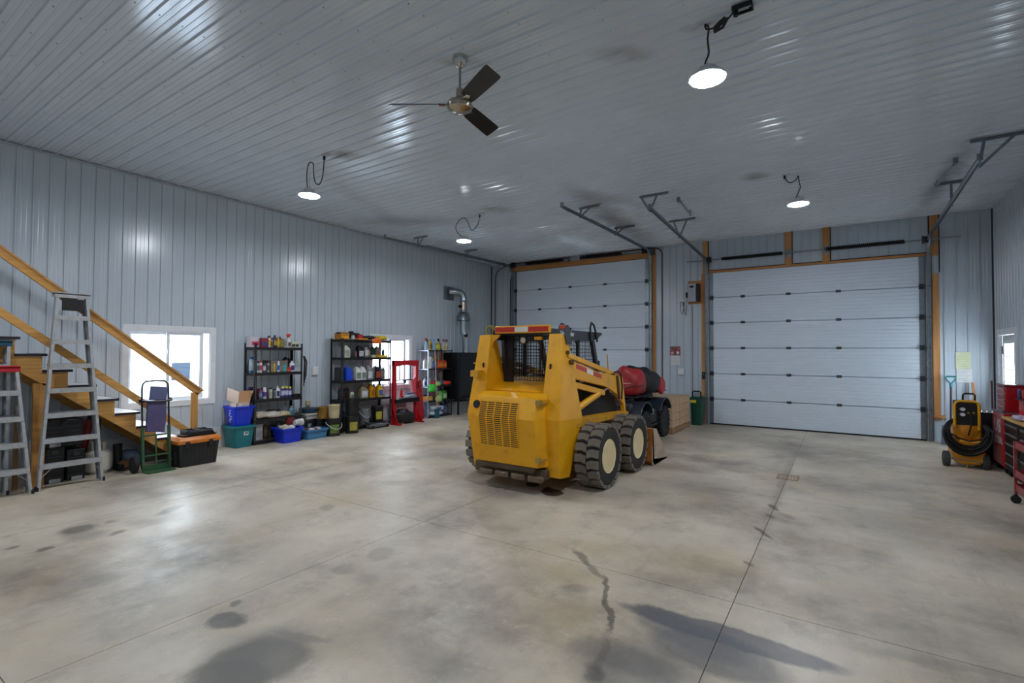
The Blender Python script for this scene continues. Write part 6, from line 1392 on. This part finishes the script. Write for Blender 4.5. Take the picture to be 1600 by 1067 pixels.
# cable hanging on first rack, wall outlets
t = thing('jumper_cables', 'black cables hung on the right end of the first rack', 'cable', (-8.82, 5.92, 1.2))
for k in range(4): obj('cable', MB().tube([(-8.84, 5.876, 1.60), (-8.82, 5.885 + k * 0.008, 1.61), (-8.815, 5.90 + k * 0.02, 1.50), (-8.815, 5.895 + k * 0.018, 1.25), (-8.815, 5.90 + k * 0.014, 1.02 + k * 0.06)], 0.008, 6), BLACK, t)
t = thing('wall_socket', 'white socket box on left wall between first and wide rack', 'socket', (XL, 6.42, 1.30))
obj('box', MB().box(XL, 6.36, 1.205, XL + 0.05, 6.48, 1.385), plastic('dfe2e6', 0.4), t, bevel=0.008)
obj('faceplate', MB().box(XL + 0.05, 6.375, 1.22, XL + 0.056, 6.465, 1.37), WHITEP, t)
t = thing('wall_socket', 'small yellowed socket low on left wall behind blue basin', 'socket', (XL, 6.28, 0.62))
obj('box', MB().box(XL, 6.22, 0.58, XL + 0.04, 6.32, 0.68), plastic('b8a884', 0.5), t, bevel=0.006)
# ================================================================ SHOP PRESS
RED = paint('b0121e', 0.35, '5a0e12', 0.3)
t = thing('shop_press', 'tall red steel shop press frame standing before the small window', 'press', (-8.72, 8.55, 0))
for y in (8.14, 8.86): obj('column', MB().box(-8.76, y, 0.02, -8.68, y + 0.085, 1.50), RED, t, bevel=0.004)
obj('crown_beam', MB().prism([(8.14, 1.38), (8.14, 1.50), (8.945, 1.50), (8.945, 1.38), (8.85, 1.36), (8.62, 1.39), (8.46, 1.39), (8.24, 1.36)], 'x', -8.77, -8.67), RED, t, bevel=0.004)
for y in (8.10, 8.83): obj('foot', MB().box(-8.98, y + 0.03, 0.0, -8.46, y + 0.10, 0.03), RED, t)
for y, s_ in ((8.14, 1), (8.945, -1)): obj('gusset', MB().prism([(-8.76, 0.45), (-8.52, 0.03), (-8.66, 0.03), (-8.72, 0.40)], 'y', y + (0.0 if s_ > 0 else -0.02), y + (0.02 if s_ > 0 else 0.0)), RED, t)
obj('ram_plate', MB().box(-8.76, 8.22, 1.02, -8.68, 8.86, 1.045).box(-8.74, 8.50, 0.96, -8.70, 8.55, 1.02), mat('2b2e38', 0.4, 0.4), t)
for y in (8.36, 8.70): obj('return_spring', MB().cyl((-8.72, y, 1.045), (-8.72, y, 1.38), 0.014, n=8), mat('34394a', 0.4, 0.5), t)
obj('gauge_plate', MB().prism([(8.70, 1.0), (8.84, 1.12), (8.86, 0.60), (8.76, 0.72)], 'x', -8.69, -8.672), paint('d84a58', 0.35), t)
obj('table_beam', MB().box(-8.82, 8.16, 0.50, -8.62, 8.93, 0.60), BLACKM, t, bevel=0.004)
obj('arbor_plate', MB().box(-8.80, 8.30, 0.60, -8.64, 8.60, 0.625), STEEL, t)
obj('arbor_plate', MB().box(-8.78, 8.60, 0.60, -8.64, 8.84, 0.66), mat('9a9aa6', 0.4, 0.5), t)
obj('hook', MB().tube([(-8.665, 8.88, 0.82), (-8.65, 8.87, 0.93), (-8.65, 8.90, 0.97), (-8.65, 8.93, 0.93), (-8.665, 8.92, 0.82)], 0.009, 6), BLACKM, t)
t = thing('bottle_jack', 'small red bottle jack standing on the table of the shop press', 'jack', (-8.72, 8.42, 0.626))
obj('base', MB().box(-8.76, 8.37, 0.626, -8.69, 8.47, 0.65), RED, t, bevel=0.004); obj('cylinder', MB().cyl((-8.725, 8.42, 0.65), (-8.725, 8.42, 0.80), 0.035, 0.03, n=14), RED, t); obj('ram', MB().cyl((-8.725, 8.42, 0.80), (-8.725, 8.42, 0.86), 0.014, n=10), STEEL, t)
t = thing('clamp_tool', 'blue and grey clamp lying on the shop press table', 'tool', (-8.72, 8.72, 0.661))
obj('body', MB().bar((-8.74, 8.62, 0.69), (-8.68, 8.84, 0.70), 0.04, 0.04), mat('2f4a70', 0.5), t, bevel=0.006); obj('handle', MB().cyl((-8.70, 8.76, 0.70), (-8.68, 8.88, 0.76), 0.012, n=8), mat('5a6a80', 0.4), t)
t = thing('tyre', 'black rubber tyre and tub under the shop press', 'tyre', (-8.72, 8.55, 0))
obj('tread', MB().lathe([(0.14, 0.0), (0.25, 0.0), (0.275, 0.04), (0.28, 0.12), (0.265, 0.19), (0.20, 0.225), (0.14, 0.21), (0.13, 0.1)], (-8.80, 8.55, 0.03), 'z', 30), RUBBER, t)
obj('hub', MB().lathe([(0.16, 0.21), (0.15, 0.25), (0.10, 0.30), (0.001, 0.31)], (-8.80, 8.55, 0.03), 'z', 24), BLACK, t)
obj('wooden_block', MB().box(-8.92, 8.32, 0, -8.60, 8.40, 0.03).box(-8.92, 8.70, 0, -8.60, 8.78, 0.03), wood('8a5c34', 'x'), t)
t = thing('box', 'pinkish grey box on the beam under the shop press table', 'box', (-8.95, 8.55, 0.36))
obj('carton', MB().box(-9.05, 8.40, 0.36, -8.86, 8.72, 0.52), mat('8a7270', 0.7), t); obj('lid', MB().box(-9.06, 8.39, 0.50, -8.85, 8.73, 0.53), mat('98827e', 0.7), t)
t = thing('steel_board', 'long red steel board with faint logo leaning beside the press', 'board', (-8.72, 9.10, 0))
obj('panel', MB().prism([(8.98, 0.95), (9.06, 1.02), (9.12, 1.0), (9.26, 0.02), (8.96, 0.02)], 'x', -8.80, -8.76), RED, t, bevel=0.004)
obj('badge', MB().tube([(-8.757, 9.10 + 0.05 * math.cos(k * PI / 8), 0.60 + 0.08 * math.sin(k * PI / 8)) for k in range(16)], 0.005, 4, True), paint('d05a64', 0.4), t)

# ================================================================ FURNACE AND FLUE
t = thing('furnace', 'big black metal box furnace standing on legs by the left wall', 'furnace', (-8.88, 10.75, 0))
FB = mat('0c0e11', 0.35, 0.2, 0.1, 5)
obj('cabinet', MB().box(-9.17, 10.42, 0.50, -8.62, 11.70, 1.70), FB, t, bevel=0.008)
obj('door_panel', MB().box(-8.62, 10.46, 0.54, -8.612, 11.66, 1.66), mat('0f1114', 0.3, 0.2), t)
obj('nameplate', MB().box(-8.612, 11.05, 1.38, -8.609, 11.35, 1.42), mat('d8d020', 0.4), t)
obj('knob', MB().lathe([(0.001, 0.02), (0.02, 0.015), (0.022, 0.0)], (-8.612, 10.62, 1.58), 'x', 14), mat('24272c', 0.4), t)
obj('base_frame', MB().box(-9.15, 10.44, 0.42, -8.64, 11.68, 0.50), BLACKM, t)
for x in (-9.13, -8.66):
    for y in (10.46, 11.62): obj('leg', MB().box(x - 0.02, y - 0.02, 0, x + 0.02, y + 0.02, 0.44), BLACKM, t)
obj('burner_arm', MB().cyl((-8.60, 10.6, 0.46), (-8.45, 10.95, 0.50), 0.02, n=8).cyl((-8.60, 10.7, 0.36), (-8.48, 10.95, 0.48), 0.012, n=8), BLACKM, t)
obj('brass_fitting', MB().cyl((-8.46, 10.93, 0.50), (-8.44, 10.98, 0.51), 0.028, n=10), mat('a8924a', 0.3, 0.8), t)
tag(obj('concrete_block', MB().box(-9.12, 10.55, 0.0, -8.80, 11.35, 0.34), mat('84868a', 0.8, 0, 0.12, 8, 0.2, 30), bevel=0.01), 'grey panel standing under the black furnace against the wall', 'panel')
t = thing('flue_pipe', 'galvanised flue pipe with draft hood rising from furnace into left wall', 'flue', (-8.93, 10.98, 1.70))
GP = mat('a9b4ba', 0.24, 0.9, 0.12, 10, 0.04, 12)
cx, cy_ = -8.93, 10.98
obj('lower_pipe', MB().cyl((cx + 0.05, cy_ + 0.05, 1.70), (cx + 0.05, cy_ + 0.05, 2.05), 0.095, n=22), GP, t)
obj('elbow', MB().tube([(cx + 0.05, cy_ + 0.05, 2.04), (cx + 0.045, cy_ + 0.04, 2.14), (cx + 0.0, cy_ + 0.0, 2.30), (cx, cy_, 2.38)], [0.098, 0.100, 0.098, 0.095], 22), GP, t)
obj('damper', MB().cyl((cx + 0.09, cy_ + 0.0, 2.17), (cx + 0.12, cy_ - 0.03, 2.19), 0.055, n=16), BLACKM, t)
obj('upper_pipe', MB().cyl((cx, cy_, 2.36), (cx, cy_, 2.62), 0.095, n=22), GP, t)
obj('draft_hood', MB().lathe([(0.20, 2.60), (0.205, 2.61), (0.19, 2.74), (0.14, 2.82), (0.10, 2.85), (0.10, 2.90), (0.094, 2.90), (0.094, 2.85), (0.18, 2.72), (0.195, 2.60)], (cx, cy_, 0), 'z', 28), mat('8a939a', 0.35, 0.8, 0.1, 8), t)
obj('collar', MB().cyl((cx, cy_, 2.86), (cx, cy_, 3.14), 0.098, n=22), mat('b4a89a', 0.22, 0.9, 0.1, 10), t)
obj('band', MB().lathe([(0.098, 3.13), (0.104, 3.14), (0.104, 3.16), (0.098, 3.17)], (cx, cy_, 0), 'z', 22), GALV, t)
obj('barometric_damper', MB().cyl((cx - 0.02, cy_ - 0.09, 3.0), (cx - 0.02, cy_ - 0.15, 3.0), 0.045, n=14), BLACKM, t)
pp = [(cx, cy_, 3.16), (cx, cy_, 3.26), (cx - 0.02, cy_ - 0.03, 3.34), (cx - 0.07, cy_ - 0.09, 3.40), (cx - 0.13, cy_ - 0.17, 3.42), (cx - 0.28, cy_ - 0.28, 3.42)]
obj('elbow', MB().tube(pp, 0.097, 22), GP, t, ang=14)
obj('wall_thimble', MB().box(XL + 0.001, 10.46, 3.18, XL + 0.02, 10.90, 3.56), GALV, t)

# ================================================================ THINGS ON THE BACK WALL
t = thing('door_opener', 'grey jackshaft opener box mounted on timber left of right garage door', 'opener', (-2.97, YB, 3.2))
obj('backboard', MB().box(-3.15, YB - 0.045, 2.93, -2.77, YB - 0.018, 3.50), WOODX, t)
obj('housing', MB().box(-3.12, YB - 0.20, 2.97, -2.93, YB - 0.045, 3.42), mat('a7a9b4', 0.4), t, bevel=0.01)
obj('side_cover', MB().box(-2.93, YB - 0.19, 2.98, -2.85, YB - 0.045, 3.41), BLACK, t, bevel=0.01)
obj('badge', MB().lathe([(0.001, -0.004), (0.055, -0.003), (0.055, 0.0)], (-3.025, YB - 0.20, 3.34), 'y', 20, 1.2 if False else 0.55, 1.0), BLACK, t)
obj('chain_wheel', MB().lathe([(0.02, -0.02), (0.07, -0.02), (0.07, 0.02), (0.02, 0.02)], (-3.15, YB - 0.12, 3.15), 'x', 16), BLACKM, t)
t = thing('wall_socket', 'white plug strip left of the grey door opener with dangling wires', 'socket', (-3.30, YB, 3.02))
obj('body', MB().box(-3.40, YB - 0.05, 3.005, -3.20, YB - 0.018, 3.045), WHITEP, t)
obj('wires', MB().tube([(-3.33, YB - 0.04, 3.0), (-3.34, YB - 0.05, 2.8), (-3.30, YB - 0.05, 2.68), (-3.26, YB - 0.05, 2.8), (-3.24, YB - 0.04, 3.0)], 0.006, 6).tube([(-3.28, YB - 0.04, 3.0), (-3.24, YB - 0.05, 2.75), (-3.20, YB - 0.05, 2.65), (-3.18, YB - 0.05, 2.9)], 0.006, 6), BLACK, t)
t = thing('wall_calendar', 'wall calendar with floral photo above and white date page below', 'calendar', (-3.475, YB, 1.65))
obj('picture', MB().box(-3.60, YB - 0.022, 1.65, -3.35, YB - 0.019, 1.88), mat('7a3040', 0.5, 0, 0.6, 22, 0, 1, (1, 1, 1), 'e8e0d0', 0.9), t)
for k, (u, v, r_, c_) in enumerate(((0.05, 0.06, 0.035, 'd8a8a0'), (0.12, 0.15, 0.04, '8a1c2c'), (0.19, 0.07, 0.035, 'e4dccc'), (0.07, 0.17, 0.03, '3a5a2a'), (0.21, 0.17, 0.03, 'c04a5a'), (0.13, 0.05, 0.025, '2f3a20'))):
    obj('flower_print', MB().lathe([(0.001, -0.0015), (r_, -0.001), (r_, 0.0)], (-3.60 + u, YB - 0.022, 1.65 + v), 'y', 12), mat(c_, 0.5), t)
pg = obj('date_page', MB().box(-3.60, YB - 0.022, 1.41, -3.35, YB - 0.019, 1.645), WHITEP, t)
mb = MB()
for k in range(6): mb.box(-3.59, YB - 0.0235, 1.43 + k * 0.035, -3.36, YB - 0.022, 1.432 + k * 0.035)
for k in range(8): mb.box(-3.59 + k * 0.032, YB - 0.0235, 1.43, -3.588 + k * 0.032, YB - 0.022, 1.605)
obj('grid', mb, mat('8c8c94', 0.6), pg)
t = thing('thermostat', 'small white thermostat box on the back wall under the calendar', 'thermostat', (-3.33, YB, 1.26))
obj('box', MB().box(-3.41, YB - 0.06, 1.17, -3.25, YB - 0.018, 1.34), plastic('d0d2d6', 0.4), t, bevel=0.008)
obj('face', MB().box(-3.385, YB - 0.063, 1.20, -3.275, YB - 0.06, 1.31), WHITEP, t)
t = thing('door_switch', 'small dark switch box on the timber jamb above the green bin', 'switch', (-2.785, YB, 1.16))
obj('box', MB().box(-2.82, YB - 0.08, 1.08, -2.75, YB - 0.042, 1.25), BLACK, t, bevel=0.005); obj('button', MB().cyl((-2.785, YB - 0.08, 1.2), (-2.785, YB - 0.088, 1.2), 0.014, n=10), GREYP, t)
t = thing('notice', 'yellow paper notice pinned on the back wall above the white one', 'notice', (1.97, YB, 1.6))
obj('sheet', MB().box(1.865, YB - 0.021, 1.43, 2.085, YB - 0.018, 1.75), mat('c9cfae', 0.7), t)
mb = MB(); 
for k in range(8): mb.box(1.885, YB - 0.022, 1.70 - k * 0.032, 2.06 - (k % 3) * 0.02, YB - 0.021, 1.705 - k * 0.032)
obj('print', mb, mat('a8ae74', 0.7), t)
t = thing('notice', 'white printed notice pinned below the yellow one on back wall', 'notice', (1.97, YB, 1.3))
obj('sheet', MB().box(1.875, YB - 0.021, 1.17, 2.095, YB - 0.018, 1.425), WHITEP, t)
mb = MB()
for k in range(7): mb.box(1.89, YB - 0.022, 1.39 - k * 0.03, 2.07 - (k % 3) * 0.03, YB - 0.021, 1.395 - k * 0.03)
obj('print', mb, mat('7a7c84', 0.7), t)
t = thing('shovel', 'shovel with teal D grip and dark handle leaning in the corner', 'shovel', (1.76, 12.55, 0))
TG = plastic('1f7f86', 0.4)
obj('grip', MB().tube([(1.70, 12.60, 1.28), (1.70, 12.60, 1.25), (1.72, 12.60, 1.20), (1.77, 12.59, 1.15), (1.82, 12.60, 1.20), (1.84, 12.60, 1.25), (1.84, 12.60, 1.28)], 0.016, 8).cyl((1.70, 12.60, 1.28), (1.84, 12.60, 1.28), 0.016, n=8).cyl((1.77, 12.59, 1.16), (1.768, 12.585, 1.08), 0.024, n=10), TG, t)
obj('shaft', MB().cyl((1.77, 12.585, 1.10), (1.74, 12.45, 0.36), 0.017, n=10), mat('3c2630', 0.5), t)
obj('blade', MB().loft([[(1.60, 12.42, 0.36), (1.88, 12.42, 0.36), (1.88, 12.426, 0.36), (1.60, 12.426, 0.36)], [(1.58, 12.36, 0.0), (1.90, 12.36, 0.0), (1.90, 12.366, 0.0), (1.58, 12.366, 0.0)]]).bar((1.74, 12.42, 0.38), (1.74, 12.38, 0.1), 0.03, 0.02), mat('7d8a98', 0.35, 0.6), t)
t = thing('pole', 'plain wooden pole leaning in the corner right of the notices', 'pole', (2.12, 12.5, 0))
obj('handle', MB().bar((2.13, 12.42, 0.0), (2.085, 12.62, 1.18), 0.045, 0.03, (0, 1, 0)), wood('a87a50', 'z'), t, bevel=0.004)
t = thing('pole', 'dark red and black pole leaning in the right corner by the side door', 'pole', (2.34, 12.55, 0))
obj('handle', MB().cyl((2.33, 12.45, 0.0), (2.345, 12.62, 1.22), 0.014, n=8), mat('5c1820', 0.5), t); obj('sleeve', MB().cyl((2.333, 12.50, 0.30), (2.338, 12.55, 0.68), 0.03, 0.018, n=10), BLACK, t)

# ================================================================ COMPRESSOR
t = thing('air_compressor', 'yellow wheeled air compressor with black control panel near right wall', 'compressor', (1.56, 10.1, 0))
DY = paint('d48a10', 0.35)
obj('base_shell', MB().prism([(1.42, 0.10), (1.40, 0.36), (1.44, 0.42), (1.74, 0.42), (1.79, 0.36), (1.78, 0.10), (1.70, 0.055), (1.50, 0.055)], 'y', 9.98, 10.42), DY, t, bevel=0.03)
obj('upper_shell', MB().prism([(1.43, 0.42), (1.43, 0.66), (1.50, 0.72), (1.68, 0.72), (1.75, 0.66), (1.75, 0.42)], 'y', 10.02, 10.40), DY, t, bevel=0.03)
obj('fan_cover', MB().lathe([(0.11, 0.02), (0.12, -0.01), (0.05, -0.03), (0.001, -0.03)], (1.60, 10.02, 0.58), 'y', 22), paint('c47c0c', 0.35), t)
obj('vent_slot', MB().box(1.50, 9.975, 0.20, 1.68, 9.985, 0.235), BLACK, t)
obj('control_panel', MB().box(1.455, 9.99, 0.64, 1.70, 10.25, 1.0), BLACK, t, bevel=0.012)
obj('guard_frame', MB().tube([(1.44, 9.99, 0.62), (1.44, 9.98, 0.94), (1.46, 9.98, 0.985), (1.50, 9.98, 1.0), (1.66, 9.98, 1.0), (1.70, 9.98, 0.985), (1.715, 9.98, 0.94), (1.715, 9.99, 0.58)], 0.019, 8), paint('dca414', 0.35), t)
for z in (0.88, 0.80):
    g = obj('gauge', MB().lathe([(0.001, -0.022), (0.028, -0.022), (0.032, -0.01), (0.032, 0.01)], (1.53, 9.985, z), 'y', 16, 0.8, 1.0), WHITEP, t)
    obj('bezel', MB().tube([(1.53 + 0.03 * math.cos(k * PI / 8), 9.965, z + 0.024 * math.sin(k * PI / 8)) for k in range(16)], 0.004, 5, True), GREYP, g)
for x in (1.59, 1.65): obj('brass_coupler', MB().cyl((x, 9.99, 0.83), (x, 9.94, 0.83), 0.014, n=8), mat('b89a3a', 0.3, 0.8), t)
obj('handle', MB().tube([(1.58, 10.28, 1.0), (1.58, 10.26, 1.08), (1.60, 10.26, 1.10), (1.70, 10.26, 1.10), (1.72, 10.26, 1.08), (1.72, 10.28, 1.0)], 0.013, 8), BLACK, t)
for x in (1.345, 1.785):
    w_ = obj('wheel', MB().lathe([(0.06, -0.035), (0.10, -0.04), (0.112, -0.02), (0.112, 0.02), (0.10, 0.04), (0.06, 0.035)], (x, 10.05, 0.112), 'x', 22), mat('3c3d3e', 0.8), t)
    mb = MB()
    for k in range(22): a_ = 2 * PI * k / 22; mb.rbox((x, 10.05 + 0.112 * math.sin(a_), 0.112 + 0.112 * math.cos(a_)), (0.06, 0.012, 0.008), Matrix.Rotation(-a_, 3, 'X'))
    obj('tread', mb, mat('4a4a48', 0.8), w_, kind='stuff'); obj('hub', MB().lathe([(0.001, -0.03), (0.06, -0.03), (0.06, 0.03), (0.001, 0.03)], (x, 10.05, 0.112), 'x', 16), BLACK, w_)
obj('axle', MB().cyl((1.345, 10.05, 0.112), (1.785, 10.05, 0.112), 0.009, n=8).bar((1.42, 9.97, 0.135), (1.78, 9.97, 0.10), 0.014, 0.014), STEEL, t)
obj('drain_valve', MB().cyl((1.57, 9.99, 0.07), (1.57, 9.99, 0.0), 0.012, n=8), mat('b89a3a', 0.3, 0.8), t)
t = thing('air_hose', 'thick coil of black air hose draped around the yellow compressor', 'hose', (1.57, 9.95, 0.3))
for k in range(7):
    n = 40; rx = 0.205 + 0.012 * k + (k % 2) * 0.008; rz = 0.235 + 0.016 * k; zc_ = 0.575 - 0.008 * k; pts = []
    for i in range(n):
        a_ = 2 * PI * i / n
        pts.append((1.575 + rx * math.cos(a_), 9.925 - 0.012 * (k % 3) + 0.30 * max(0, math.sin(a_)) ** 2 , zc_ + rz * math.sin(a_) * (1.0 if math.sin(a_) < 0 else 0.62)))
    obj('coil', MB().tube(pts, 0.0125, 7, True), mat('111214', 0.5), t)
obj('loose_end', MB().tube([(1.61, 9.94, 0.83), (1.615, 9.90, 0.74), (1.60, 9.89, 0.60), (1.575, 9.89, 0.50)], 0.011, 6), mat('111214', 0.5), t)
obj('bow_across', MB().tube([(1.37, 9.89, 0.52), (1.46, 9.88, 0.46), (1.58, 9.87, 0.42), (1.70, 9.88, 0.45), (1.78, 9.89, 0.52)], 0.0125, 7), mat('111214', 0.5), t)

# ================================================================ TOOL CHESTS, RIGHT WALL
t = thing('utility_cabinet', 'black steel cabinet with shiny clips between compressor and red chest', 'cabinet', (2.0, 10.75, 0))
obj('carcass', MB().box(1.80, 10.50, 0.04, 2.36, 11.0, 0.80), BLACKM, t, bevel=0.006)
for k in range(5): obj('clip', MB().cyl((1.84 + k * 0.06, 10.50, 0.80), (1.84 + k * 0.06, 10.52, 0.83), 0.016, n=8), CHROME, t)
for z in (0.28, 0.50, 0.68): obj('drawer_front', MB().box(1.81, 10.492, z - 0.09, 2.35, 10.50, z + 0.09), plastic('1a1b20', 0.4), t)
for z in (0.46, 0.34): obj('brass_valve', MB().cyl((1.83, 10.46, z), (1.80, 10.40, z), 0.018, n=8), mat('b8a070', 0.35, 0.7), t)
obj('yellow_lever', MB().cyl((1.86, 10.47, 0.47), (2.02, 10.44, 0.52), 0.013, n=8), mat('a8823a', 0.5), t)
for x, y in ((1.84, 10.54), (2.32, 10.54), (1.84, 10.96), (2.32, 10.96)): obj('foot', MB().cyl((x, y, 0), (x, y, 0.045), 0.025, n=10), BLACK, t)

def chest(name, label, x0, x1, y0, y1, z0, z1, body, legs=True):
    t = thing(name, label, 'tool chest', ((x0 + x1) / 2, (y0 + y1) / 2, z0))
    zb = z0 + (0.11 if legs else 0)
    obj('carcass', MB().box(x0, y0, zb, x1, y1, z1), body, t, bevel=0.006)
    if legs:
        for y in (y0 + 0.07, y1 - 0.07):
            for x in (x0 + 0.06, x1 - 0.06): obj('caster', MB().cyl((x, y - 0.02, 0.045), (x, y + 0.02, 0.045), 0.045, n=14).box(x - 0.02, y - 0.025, 0.06, x + 0.02, y + 0.025, zb), BLACKM, t)
    return t
REDD = paint('a00f18', 0.3)
t = chest('tool_chest', 'red rolling cabinet with white lettering on its side, by the side door', 1.93, 2.39, 9.74, 10.34, 0, 0.86, REDD)
obj('side_panel', MB().box(1.918, 9.77, 0.14, 1.93, 10.31, 0.82), paint('8a0d16', 0.3), t, bevel=0.004)
text('US', 0.26, (1.9165, 10.03, 0.66), (PI / 2, 0, -PI / 2), mat('b8a8ac', 0.5), t, bold=0.004, sx=1.2)
text('GENERAL', 0.13, (1.9165, 10.03, 0.46), (PI / 2, 0, -PI / 2), mat('b8a8ac', 0.5), t, bold=0.003)
obj('open_lid', MB().bar((1.93, 10.34, 0.87), (1.93, 9.76, 0.90), 0.02, 0.02).box(1.93, 9.76, 0.86, 2.38, 10.32, 0.875), mat('6a6470', 0.4, 0.3), t)
obj('bolt', MB().lathe([(0.001, -0.006), (0.01, -0.004), (0.01, 0)], (1.918, 9.95, 0.34), 'x', 10), CHROME, t)
t = chest('tool_chest', 'low wide workbench chest with black drawers, grey pulls and wooden top', 1.93, 2.40, 8.30, 9.70, 0, 0.80, BLACKM)
for (z, h) in ((0.70, 0.10), (0.57, 0.11), (0.43, 0.12), (0.29, 0.12), (0.16, 0.10)):
    for y0 in (8.33, 9.03):
        d_ = obj('drawer', MB().box(1.922, y0, z - h / 2, 1.93, y0 + 0.62, z + h / 2), plastic('15161a', 0.35), t, bevel=0.002)
        obj('pull', MB().box(1.908, y0 + 0.04, z + h / 2 - 0.028, 1.923, y0 + 0.58, z + h / 2 - 0.008), mat('7c8a90', 0.35, 0.5), d_)
obj('worktop', MB().box(1.90, 8.28, 0.80, 2.40, 9.72, 0.83), wood('c9a060', 'y', '9a7a40'), t, bevel=0.003)
obj('red_end_post', MB().box(1.915, 9.66, 0.11, 1.93, 9.72, 0.80), REDD, t)
t = chest('top_chest', 'red four drawer top chest standing on the bench under the door glass', 1.98, 2.30, 9.86, 10.33, 0.876, 1.24, REDD, False)
for k in range(4):
    d_ = obj('drawer', MB().box(1.972, 9.88, 0.895 + k * 0.085, 1.98, 10.31, 0.97 + k * 0.085), paint('8c0e18', 0.3), t, bevel=0.002)
    obj('pull', MB().box(1.958, 9.90, 0.945 + k * 0.085, 1.974, 10.24, 0.962 + k * 0.085), mat('9a8e96', 0.35, 0.5), d_)
obj('lid', MB().box(1.965, 9.85, 1.24, 2.31, 10.34, 1.27), paint('6c0a12', 0.3), t, bevel=0.006)
t = chest('top_chest', 'bright red pegboard box with a tool rail, on the wooden worktop', 2.06, 2.34, 8.60, 9.62, 0.831, 1.15, paint('c80f1c', 0.35), False)
rail_ = obj('tool_rail', MB().box(2.0, 8.70, 1.09, 2.06, 9.52, 1.105), BLACKM, t)
cols = [('blue', '1a5a94'), ('black', '1a1a1c'), ('red', 'c8303a'), ('teal', '1f7a80'), ('orange', 'd06a1c'), ('green', '2a7a3a'), ('white', 'c8c8c4'), ('yellow', 'd0b020')]
for k, (cn, cc) in enumerate(cols):
    y = 9.46 - k * 0.095
    s_ = thing('screwdriver', '%s handled screwdriver standing in the rail of the bright red box' % cn, 'screwdriver', (2.03, y, 1.106), 0, 'screwdrivers in the tool rail')
    obj('handle', MB().lathe([(0.006, 0.0), (0.014, 0.01), (0.012, 0.03), (0.017, 0.06), (0.016, 0.11), (0.008, 0.125), (0.001, 0.126)], (2.03, y, 1.107), 'z', 10), plastic(cc, 0.35), s_)
    obj('shaft', MB().cyl((2.03, y, 0.95), (2.03, y, 1.108), 0.004, n=6), STEEL, s_)
t = softbag('rag', 'pale violet and white rag lying on the wooden worktop', 'rag', (1.98, 9.2, 0.865), (0.13, 0.34, 0.06), mat('b8b0c8', 0.8, 0, 0.3, 14, 0.5, 25), 61, amp=0.2)
t = thing('service_cart', 'dusty red open service cart at the far right edge of the frame', 'cart', (1.9, 8.0, 0))
CR = paint('8a2a30', 0.4, 'a88a88', 0.35)
for z in (0.62, 0.30, 0.14):
    obj('tray', MB().box(1.66, 7.10, z, 1.90, 7.98, z + 0.01).box(1.66, 7.10, z, 1.67, 7.98, z + 0.085).box(1.66, 7.97, z, 1.90, 7.98, z + 0.085).box(1.89, 7.10, z, 1.90, 7.98, z + 0.085).box(1.66, 7.10, z, 1.90, 7.11, z + 0.085), CR, t, bevel=0.002)
for x in (1.665, 1.885):
    for y in (7.115, 7.955):
        obj('post', MB().box(x - 0.012, y - 0.018, 0.10, x + 0.012, y + 0.018, 0.70), CR, t, bevel=0.002)
        obj('caster', MB().cyl((x, y - 0.018, 0.045), (x, y + 0.018, 0.045), 0.045, n=16).box(x - 0.015, y - 0.02, 0.06, x + 0.015, y + 0.02, 0.105), BLACK, t)

dup_ = {k: v for k, v in LABELS.items() if len(v) > 1}
if dup_: print('DUPLICATE LABELS', dup_)
print('objects', len(bpy.data.objects), 'things', len(LABELS), 'faces', sum(len(o.data.polygons) for o in bpy.data.objects if o.type == 'MESH'))
